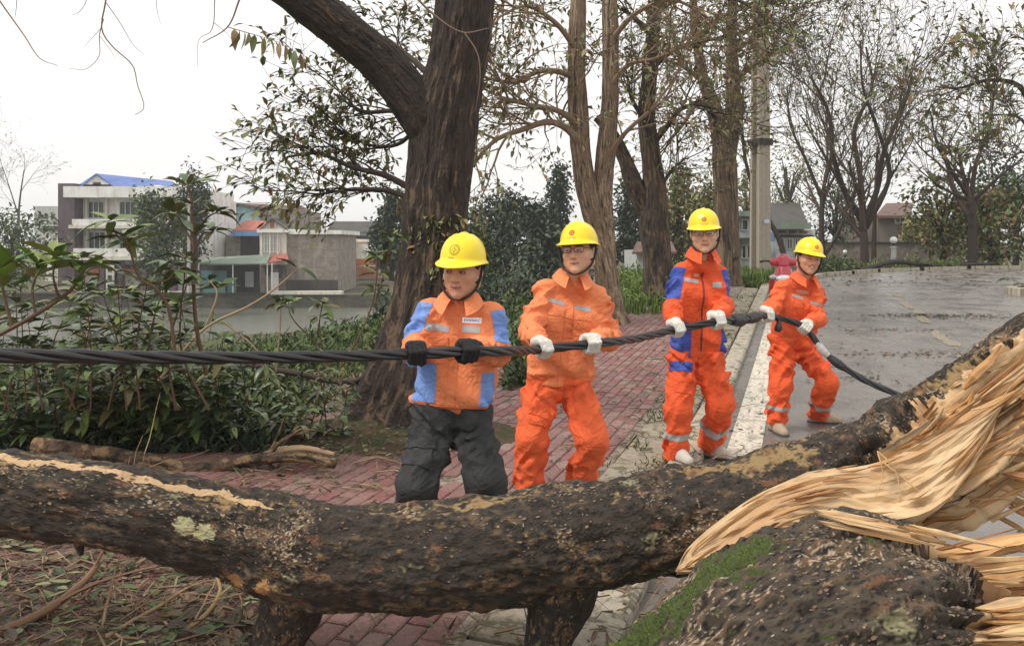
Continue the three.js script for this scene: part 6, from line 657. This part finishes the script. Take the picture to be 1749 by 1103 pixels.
// ---------------------------------------------------------------- broken big-leaved bushes at the left, grass, debris, scooter
const bigLeaf = [leafGeo(.19, .35, .35, .03, 11), leafGeo(.2, .25, .6, .03, 12), leafGeo(.17, .5, .2, .04, 13), leafGeo(.22, .3, .1, .04, 14)];
M.leaf.bush = [[.06, .1, .034], [.085, .135, .042], [.042, .072, .028], [.12, .175, .05], [.18, .235, .07], [.1, .12, .048], [.15, .14, .06]].map(c => new THREE.MeshStandardMaterial({ color: rgb(...c), roughness: .34, side: THREE.DoubleSide }));
leafCols.bush = [[.06, .1, .034], [.085, .135, .042], [.042, .072, .028], [.12, .175, .05], [.18, .235, .07], [.1, .12, .048], [.15, .14, .06]];
const stemMat = mat(.12, .075, .045, .8), stemPale = mat(.3, .22, .13, .8);
function bush(label, stems, seed, opt = {}) { const R = rng(seed), b0 = at(...stems[0][0][0]), T = thing('broad_leaved_bush', b0.clone(), label, 'bush', 'wind-broken bushes on the bank'), lv = [];
  for (const [pts, r, whorls, tips] of stems) { const [Q, rr] = taper(pts, r, r * .45, 16), mb = new MB(); mb.tube(Q, rr, 6); wpart('stem', mb.geo(), opt.pale ? stemPale : stemMat, T); const ws = whorls.map(t => [t, 6]); ws.push([1, tips || 8]); for (const [t, n] of ws) { const [p, d] = along(Q, t); for (let k = 0; k < n; k++) { const a = k / n * 6.283 + R(), e = V(Math.cos(a), .35 - R() * .9 + (opt.lift || 0), Math.sin(a)).addScaledVector(d, .35).normalize(); lv.push({ p: p.clone().addScaledVector(e, .012), d: e, len: (opt.len || .16) * (.6 + R() * .6) }); } } }
  putLeaves(T, lv, opt.pal || 'bush', R, 260, bigLeaf); return T; }
// tall sprigs against the sky and the lake
bush('tall sprig with drooping leaf whorls before the white house', [[[[352, 640, 5.2], [335, 560, 5.1], [330, 480, 5.05], [331, 380, 5.0], [322, 318, 5.0]], .014, [.86, .7], 9], [[[332, 400, 5.0], [355, 370, 4.95], [372, 362, 4.9]], .008, [.8], 8], [[[331, 420, 5.02], [312, 385, 5.1], [300, 365, 5.1]], .008, [], 8], [[[333, 430, 5.02], [345, 400, 5.1], [365, 395, 5.1]], .007, [], 7]], 201, { len: .16, lift: .3 });
bush('forked sprig with one large dark drooping leaf', [[[[300, 620, 4.9], [285, 520, 4.85], [262, 490, 4.8], [238, 475, 4.8], [222, 430, 4.75], [212, 405, 4.75]], .011, [.9], 9], [[[248, 482, 4.8], [285, 478, 4.85], [300, 460, 4.9]], .007, [], 6], [[[214, 420, 4.75], [195, 395, 4.7], [190, 378, 4.7]], .006, [], 7]], 202, { len: .17 });
bush('reddish leaning branch with upright leaves at the left edge', [[[[-60, 600, 4.0], [10, 565, 4.0], [80, 525, 4.0], [125, 490, 4.0], [146, 455, 4.0]], .014, [.75, .9], 9], [[[60, 540, 4.0], [55, 490, 4.05], [70, 455, 4.1]], .008, [.7], 9], [[[20, 560, 4.0], [5, 500, 4.0], [0, 462, 4.0]], .009, [.6, .8], 10], [[[100, 510, 4.0], [90, 470, 3.95], [95, 440, 3.95]], .007, [.7], 8]], 203, { len: .15, lift: .45, pal: 'bright' });
bush('dense dark green bush under the cable at far left', [...Array(24)].map((_, i) => { const R = rng(400 + i), x = -60 + i * 15, y = 485 + R() * 200; return [[[x + 30 + (R() - .5) * 90, 778, 5.75 + R() * .5], [x + 15 + (R() - .5) * 60, 715, 5.7 + R() * .3], [x + (R() - .5) * 60, y, 5.4 + R() * .5]], (.004 + R() * .004), [.25, .38, .5, .62, .74, .86], 9]; }), 204, { len: .15 });
bush('dense dark green bush right of the forked sprig', [...Array(22)].map((_, i) => { const R = rng(500 + i), x = 170 + i * 10, y = 490 + R() * 200; return [[[x + 20 + (R() - .5) * 90, 776, 5.85 + R() * .4], [x + 10 + (R() - .5) * 60, 720, 5.8 + R() * .3], [x + (R() - .5) * 90, y, 5.5 + R() * .5]], (.004 + R() * .004), [.25, .4, .52, .64, .76, .88], 9]; }), 205, { len: .15 });
bush('tangled low bush by the foot of the big tree', [...Array(16)].map((_, i) => { const R = rng(600 + i), x = 370 + i * 14, y = 610 + R() * 120; return [[[x, 770, 6.1], [x + 5, 735, 6.0], [x + (R() - .5) * 110, y, 5.5 + R() * .5]], .007, [.5, .7, .85], 7]; }), 206, { len: .1 });
bush('bare pale branch reaching up over the lake shore', [[[[270, 650, 5.4], [350, 560, 5.5], [420, 525, 5.5], [460, 500, 5.5], [510, 458, 5.5]], .012, [], 3], [[[350, 560, 5.5], [370, 500, 5.55], [358, 480, 5.6]], .008, [], 5], [[[380, 548, 5.5], [440, 600, 5.5], [460, 640, 5.5]], .007, [.8], 4], [[[470, 640, 5.7], [478, 560, 5.7], [480, 510, 5.7]], .006, [.9], 5]], 207, { len: .13, pale: 1 });
bush('thin twigs with a few drooping leaves left of the big trunk', [[[[600, 690, 5.9], [560, 620, 5.9], [545, 560, 5.9], [550, 520, 5.9]], .008, [.8], 7], [[[575, 640, 5.9], [620, 560, 5.9], [640, 500, 5.9], [645, 440, 5.9]], .008, [.7, .85], 8], [[[640, 520, 5.9], [660, 450, 5.9], [670, 400, 5.9]], .007, [.7, .9], 8], [[[545, 590, 5.9], [500, 545, 5.9], [490, 520, 5.9]], .006, [], 6]], 208, { len: .13 });
bush('tall tangled stems rising above the cable at far left', [...Array(14)].map((_, i) => { const R = rng(800 + i), x = -40 + i * 28, y = 425 + R() * 110; return [[[x + (R() - .5) * 80, 700, 5.2], [x + (R() - .5) * 60, 600, 5.1], [x + (R() - .5) * 50, y, 4.9 + R() * .4]], (.005 + R() * .004), [.35, .55, .72, .86], 7]; }), 209, { len: .13, lift: .15 });
// leafy undergrowth on the bank, too fine to count
{ const R = rng(301), mb = new MB(); const put = (n, f, pal, ll) => { for (let i = 0; i < n; i++) { const p = f(); const c = leafCols[pal][(R() * leafCols[pal].length) | 0], k = .6 + R() * .7; mb.leaf(p, V(R() - .5, R() * 1.1 - .25, R() - .5).normalize(), V(R() - .5, 1, R() - .5), ll * (.5 + R()), ll * .2, c.map(x => x * k)); } };
  const ground = (x0, x1, d0, d1, h) => () => { const D = lerp(d0, d1, R()), px = lerp(x0, x1, R()), x = (px - CX) / F * D; const m = fbm(x * 1.4, D * 1.4, 4) + .5; return V(x, landY(x, D) + .02 + R() * R() * h * Math.max(.15, m), -D); };
  put(9000, ground(-60, 520, 6, 9, .7), 'green', .1); put(3500, ground(-60, 480, 5.7, 6.6, .35), 'dark', .1); put(6000, ground(860, 960, 8, 15, .8), 'green', .1); put(5000, ground(1060, 1200, 15, 24, .7), 'bright', .12); put(4000, ground(380, 660, 7, 12, .25), 'green', .08); put(9000, ground(-60, 700, 9, 20, .5), 'green', .12); put(3500, ground(1370, 1460, 24, 29, .7), 'green', .14); put(2600, ground(1450, 1640, 26.5, 30, .55), 'bright', .14); put(2500, ground(1250, 1330, 19, 23, .35), 'bright', .1); put(5000, ground(540, 800, 30, 44, 1.6), 'green', .2); put(7000, ground(640, 1010, 14, 30, 1.3), 'dark', .18);
  solo('undergrowth', mb.geo(false), M.leafV, 'low leafy undergrowth along the bank and verge', 'undergrowth', null, 'stuff'); }
{ // grass
  const R = rng(302), mb = new MB(); const blades = (n, x0, x1, d0, d1, h, pal) => { for (let i = 0; i < n; i++) { const D = lerp(d0, d1, R()), px = lerp(x0, x1, R()), x = (px - CX) / F * D; if (fbm(x * 2, D * 2, 8) < -.12) continue; const t = x - edgeX(D); if (t > -4.0 && t < -.4 && D < 12.5 && pal !== 'moss') continue; const y = landY(x, D) - .02, c = leafCols[R() < .2 ? 'green' : 'bright'][(R() * 4) | 0], k = .7 + R() * .8, a = R() * 6.283, l = h * (.5 + R()); mb.leaf(V(x, y, -D), V(Math.cos(a) * .45, 1, Math.sin(a) * .45).normalize(), V(Math.cos(a), .3, Math.sin(a)), l, .006 + D * .0004, c.map(q => q * k), .3); } };
  blades(16000, 330, 700, 7.5, 17, .11, 0); blades(6000, -40, 420, 6, 16, .12, 0); blades(6000, 1040, 1240, 14, 23, .18, 0); blades(2500, 1236, 1330, 19.5, 23, .25, 0); blades(5000, 860, 1000, 10, 16, .2, 0);
  for (let i = 0; i < 1600; i++) { const a = lerp(-2, 12, R()), b = lerp(-.86, -.44, R()); if (N3(a * 2, b * 6, 3) < .05) continue; const p = roadPt(a, b, STEP - .03), c = leafCols.bright[(R() * 4) | 0], k = .5 + R() * .5, q = R() * 6.283; mb.leaf(p, V(Math.cos(q) * .8, 1, Math.sin(q) * .8).normalize(), V(0, .2, 1), .04 + R() * .05, .004, c.map(x => x * k), .3); }
  solo('grass', mb.geo(false), M.leafV, 'green grass on the bank and between the kerb blocks', 'grass', null, 'stuff'); }
{ // soil mound at the foot of the big tree
  const mb = new MB(), c = at(700, 770, 6.3), nr = 14, na = 60; let prev; for (let i = 0; i <= nr; i++) { const f = i / nr, row = []; for (let k = 0; k <= na; k++) { const a = k / na * 6.283, r = f * (.95 + .3 * N3(Math.cos(a) * 2, Math.sin(a) * 2, 3)), x = c.x - .15 + Math.cos(a) * r * 1.25, z = c.z + Math.sin(a) * r * .75; row.push(mb.v(x, hD(-z) + STEP - .03 + .17 * Math.pow(1 - f, .8) + fbm(x * 4, z * 4, 6) * .09 * (1 - f * .6), z, x / 1.4, z / 1.4)); } if (prev) for (let k = 0; k < na; k++) mb.q(prev[k], prev[k + 1], row[k + 1], row[k]); prev = row; }
  solo('soil_mound', mb.geo(), new THREE.MeshStandardMaterial({ map: soilTex, bumpMap: soilBump, bumpScale: .03, color: rgb(.9, .8, .68), roughness: .95 }), 'earth mound around the foot of the big tree', 'earth', null, 'structure'); }
// fallen branches lying on the ground
function lying(name, label, pts, r, m, seed, subs = 0, group = 'fallen branches') { const R = rng(seed), T = thing(name, at(...pts[0]), label, 'branch', group), [Q, rr] = taper(pts, r, r * .55, 30), mb = new MB(); mb.tube(Q, rr.map((x, i) => x * (1 + N3(i * .5, seed, 2) * .22)), 12, null, 1); wpart('stem', mb.geo(), m, T); for (let k = 0; k < subs; k++) { const [p, d] = along(Q, .2 + .75 * R()), tw = new MB(), lv = []; grow(tw, lv, p, d.add(V((R() - .5) * 1.6, R() * .3, (R() - .5) * 1.6)).normalize(), .25 + R() * .3, r * .4, 2, { max: 3, n: [0, 0, 3], wob: .4, grav: -.02, ang: .7, k: .6, rmin: .0025, leaf: 0, ll: .05 }, R); wpart('side_twig', tw.geo(), m, T); } return T; }
const branchBark = trunkBark(2, .07, 77, [.085, .055, .034], [.28, .18, .09], () => .1);
lying('fallen_branch', 'thick broken branch lying on the bricks behind the log', [[60, 760, 5.5], [150, 772, 5.45], [240, 784, 5.4], [330, 800, 5.32], [420, 788, 5.3], [500, 780, 5.25], [572, 792, 5.2]], .058, branchBark, 701, 2);
{ const T = lying('fallen_branch', 'peeled pale end piece lying against the broken branch', [[470, 770, 5.4], [520, 766, 5.4], [570, 776, 5.38]], .028, mat(.5, .34, .2, .8), 702); }
lying('fallen_branch', 'dark crooked branch lying on the grass left of the big tree', [[380, 612, 7.2], [450, 628, 7.1], [520, 640, 7.0], [570, 652, 6.95], [610, 650, 6.9], [640, 625, 6.9]], .032, mat(.05, .034, .026, .9), 703, 4);
lying('fallen_branch', 'curved brown branch on the bricks at the bottom left corner', [[-20, 1085, 3.05], [40, 1062, 3.1], [90, 1035, 3.18], [125, 1008, 3.28], [150, 985, 3.36], [168, 960, 3.42]], .02, mat(.2, .115, .06, .8), 704, 3);
lying('fallen_branch', 'straight thin twig slanting across the bricks under the log', [[180, 1088, 3.0], [230, 1058, 3.12], [280, 1030, 3.22], [318, 1004, 3.3]], .009, mat(.32, .21, .11, .8), 705, 1);
lying('fallen_branch', 'pale curved twig near the left prop of the log', [[255, 1095, 3.0], [310, 1078, 3.05], [350, 1050, 3.15], [375, 1010, 3.28], [370, 985, 3.36]], .011, mat(.34, .23, .11, .8), 706, 2);
lying('fallen_branch', 'upright forked twig on the bricks under the log', [[172, 1080, 3.05], [180, 1040, 3.1], [190, 1000, 3.12], [198, 965, 3.14]], .006, mat(.34, .23, .13, .8), 707, 2);
lying('fallen_branch', 'thin bent twig right of the second prop', [[1010, 1030, 3.4], [1040, 1050, 3.35], [1065, 1075, 3.28], [1090, 1090, 3.2]], .006, mat(.3, .22, .14, .8), 708, 3);
lying('fallen_branch', 'dark leafy bough blown down along the far kerb', [[1470, 462, 25.5], [1530, 447, 26.2], [1580, 452, 26.5], [1640, 452, 27.2], [1700, 450, 28]], .09, mat(.04, .03, .024, .9), 709, 6);
{ // fine twigs and fallen leaves
  const R = rng(303), tw = new MB(), lf = new MB(); const spot = [[-30, 480, 2.9, 4.2, 760], [600, 950, 3, 4, 90], [960, 1180, 3.0, 4.2, 110], [380, 760, 4.8, 6.8, 300], [860, 1180, 4.5, 9, 90], [1080, 1260, 5.2, 9, 60]];
  for (const [x0, x1, d0, d1, n] of spot) for (let i = 0; i < n; i++) { const D = lerp(d0, d1, R()), x = (lerp(x0, x1, R()) - CX) / F * D, a = R() * 6.283, L = .06 + R() * R() * .4, y = hD(D) + STEP + .006, q = [V(x, y + R() * .02, -D), V(x + Math.cos(a) * L * .5 + (R() - .5) * .05, y + R() * .06, -D + Math.sin(a) * L * .5 + (R() - .5) * .05), V(x + Math.cos(a) * L, y + R() * .03, -D + Math.sin(a) * L)], c = [[.16, .11, .06], [.08, .055, .035], [.3, .22, .13], [.2, .13, .07]][(R() * 4) | 0]; tw.tube(q, [.0045, .0036, .0018].map(r => r * (.4 + R() * R() * 1.8)), 4, c); }
  solo('twig_litter', tw.geo(), M.leafV, 'scattered thin twigs littering the bricks', 'twigs', null, 'stuff');
  const lfs = (n, x0, x1, d0, d1, s, cols, up) => { for (let i = 0; i < n; i++) { const D = d0 * Math.pow(d1 / d0, R()), x = (lerp(x0, x1, R()) - CX) / F * D, t = x - edgeX(D), y = hD(D) + (t < 0 ? STEP : 0) + .008 + R() * up, a = R() * 6.283, c = cols[(R() * cols.length) | 0], k = .6 + R() * .7; { const ll = s * (.4 + R()); (D < 9 ? lf.leaf6(V(x, y, -D), V(Math.cos(a), (R() - .35) * .35, Math.sin(a)).normalize(), V((R() - .5) * .6, 1, (R() - .5) * .6), ll, ll * (.16 + R() * .16), c.map(q => q * k), (R() - .3) * .12) : lf.leaf(V(x, y, -D), V(Math.cos(a), (R() - .3) * .5, Math.sin(a)).normalize(), V((R() - .5) * .6, 1, (R() - .5) * .6), ll, s * .3, c.map(q => q * k))); }; } };
  const gr = [[.07, .11, .035], [.11, .15, .05], [.2, .22, .1], [.04, .06, .022], [.18, .12, .06], [.1, .07, .04], [.07, .05, .03], [.13, .1, .06]], br = [[.06, .045, .03], [.1, .07, .04], [.035, .03, .022], [.2, .13, .06], [.07, .08, .03]];
  lfs(900, -30, 500, 2.9, 4.3, .07, gr, .04); lfs(500, 520, 780, 5.4, 7.2, .05, gr, .16); lfs(160, 600, 1180, 2.95, 4.2, .05, gr, .03); lfs(220, 380, 720, 4.7, 7, .06, gr, .03); lfs(260, 850, 1200, 4.4, 12, .05, br.concat(gr), .005); lfs(220, 1080, 1300, 4.8, 12, .05, br.concat(gr), .005); lfs(420, 1240, 1800, 5, 20, .05, br, .004); lfs(160, 1500, 1800, 3.2, 6, .04, br, .004); lfs(240, 1380, 1749, 19, 27, .11, br.concat(gr), .02);
  // bands of blown leaves on the asphalt
  for (const [px, py, L, n] of [[1590, 543, 1.1, 260], [1660, 545, 1.4, 120], [1620, 590, 1.5, 160], [1530, 560, .9, 50], [1480, 620, .4, 40]]) { const D = (1.4 * F) / (py - HY) * .93; for (let i = 0; i < n; i++) { const g = () => R() + R() + R() - 1.5, x = (px - CX) / F * D + g() * L, z = D + g() * .25, a = R() * 6.283, c = br[(R() * 5) | 0]; lf.leaf(V(x, hD(z) + .008, -z), V(Math.cos(a), R() * .3, Math.sin(a)).normalize(), V(R() - .5, 1, R() - .5), .03 + R() * .05, .014, c.map(q => q * (.7 + R() * .8))); } }
  solo('leaf_litter', lf.geo(false), M.leafV, 'fallen leaves strewn over bricks and asphalt', 'leaves', null, 'stuff'); }
{ // broken branches heaped on the traffic island at the right
  const D = 17.5, c = at(1838, 512, D), T = thing('traffic_island', V(c.x, hD(D), c.z), 'low kerbed traffic island at the right edge of the road', 'traffic island'); const mb = new MB(), n = 40; const R1 = [], R2 = [], R3 = []; for (let i = 0; i <= n; i++) { const a = i / n * 6.283, x = Math.cos(a) * 1.35, z = Math.sin(a) * 1.1; R1.push(mb.v(x, -.05, z, x, z)); R2.push(mb.v(x, .15, z, x, z)); R3.push(mb.v(x * .84, .16, z * .82, x, z)); } for (let i = 0; i < n; i++) { mb.q(R1[i], R2[i], R2[i + 1], R1[i + 1]); mb.q(R2[i], R3[i], R3[i + 1], R2[i + 1]); } part('kerb_ring', mb.geo(false), M.kerb, T); part('earth', new THREE.CircleGeometry(1, 30).rotateX(-1.5708).scale(1.14, 1, .92).translate(0, .14, 0), M.soil, T);
  const R = rng(304), lv = [], tw = new MB(); for (let k = 0; k < 16; k++) grow(tw, lv, V(c.x + (R() - .5) * 1.6, hD(D) + .2, c.z + (R() - .5) * 1.2), V((R() - .5), R() * .5, R() - .5).normalize(), .6, .018, 2, { max: 3, n: [0, 0, 4], wob: .4, grav: -.05, ang: .8, k: .6, rmin: .005, leaf: 5, ll: .14 }, R); const H2 = thing('branch_heap', V(c.x, hD(D) + .15, c.z), 'heap of broken leafy twigs on the traffic island', 'branches'); wpart('twigs', tw.geo(), mat(.11, .07, .05, .9), H2, 'stuff'); putLeaves(H2, lv, 'green', R, 40); }
{ // red motor scooter parked behind the farthest worker, seen from the front
  const D = 13.6, p = at(1338, 500, D); p.y = hD(D); const T = thing('scooter', p, 'red motor scooter with grey headlamp parked behind the smiling worker', 'scooter'); T.rotation.y = -.28;
  const red = new THREE.MeshPhysicalMaterial({ color: rgb(.42, .02, .04), roughness: .28, clearcoat: .6, side: THREE.DoubleSide }), blk = mat(.02, .02, .022, .5), grey = mat(.45, .45, .46, .3);
  const blob = (name, f, mn, mx, c, m) => part(name, surfaceNets(f, mn, mx, c), m, T);
  const fair = [cone(V(0, .62, .28), V(0, .84, .2), .15, .13), cone(V(-.13, .7, .2), V(-.17, .5, .14), .09, .06), cone(V(.13, .7, .2), V(.17, .5, .14), .09, .06), cone(V(0, .5, .26), V(0, .36, .36), .1, .08)];
  blob('front_fairing', (x, y, z) => { let d = 9; for (const q of fair) d = smin(d, q(x, y, z), .05); return d; }, V(-.35, .2, -.05), V(.35, 1.05, .55), .02, red);
  const cowl = [cone(V(-.15, .98, .16), V(.15, .98, .16), .07, .07), cone(V(0, 1.02, .2), V(0, .94, .24), .1, .08)]; blob('handlebar_cowl', (x, y, z) => smin(cowl[0](x, y, z), cowl[1](x, y, z), .05), V(-.35, .8, 0), V(.35, 1.2, .42), .018, red);
  part('headlamp', new THREE.SphereGeometry(.1, 20, 14).scale(1.25, .6, .6).translate(0, .72, .4), new THREE.MeshPhysicalMaterial({ color: rgb(.7, .72, .72), roughness: .1, clearcoat: 1 }), T);
  for (const s of [-1, 1]) { part('indicator', new THREE.SphereGeometry(.05, 12, 10).scale(1.4, .7, .6).translate(s * .16, .74, .32), grey, T); const m = new MB(); m.tube([V(s * .17, .99, .14), V(s * .3, 1.0, .1), V(s * .36, .98, .05)], [.018, .018, .022], 8); part('handle_grip', m.geo(), blk, T); const f = new MB(); f.tube([V(s * .07, .4, .32), V(s * .07, .25, .42)], [.025, .022], 8); part('fork', f.geo(), grey, T); }
  part('front_wheel', new THREE.TorusGeometry(.2, .05, 12, 28).rotateY(1.5708).translate(0, .25, .44), blk, T); part('front_rim', new THREE.CylinderGeometry(.14, .14, .04, 20).rotateZ(1.5708).translate(0, .25, .44), grey, T); part('rear_wheel', new THREE.TorusGeometry(.2, .055, 12, 28).rotateY(1.5708).translate(0, .25, -.8), blk, T); part('mudguard', new THREE.TorusGeometry(.245, .05, 8, 20, 2.2).rotateY(1.5708).rotateX(.3).translate(0, .25, .44), blk, T);
  const bd = [cone(V(0, .55, -.35), V(0, .6, -.95), .13, .1), cone(V(0, .3, .1), V(0, .32, -.4), .12, .13), cone(V(0, .5, .18), V(0, .3, .12), .14, .14)]; blob('body_panel', (x, y, z) => { let d = 9; for (const q of bd) d = smin(d, q(x, y, z), .06); return d; }, V(-.3, .12, -1.1), V(.3, .8, .4), .025, red); const se = cone(V(0, .76, -.2), V(0, .78, -.85), .1, .09); blob('seat', (x, y, z) => Math.max(se(x, y, z), .7 - y), V(-.2, .6, -1), V(.2, .95, 0), .02, blk); part('side_stand', new THREE.CylinderGeometry(.012, .012, .34, 6).rotateZ(.5).translate(-.16, .15, -.2), blk, T); }
shadows(scene);
renderer.render(scene, camera);
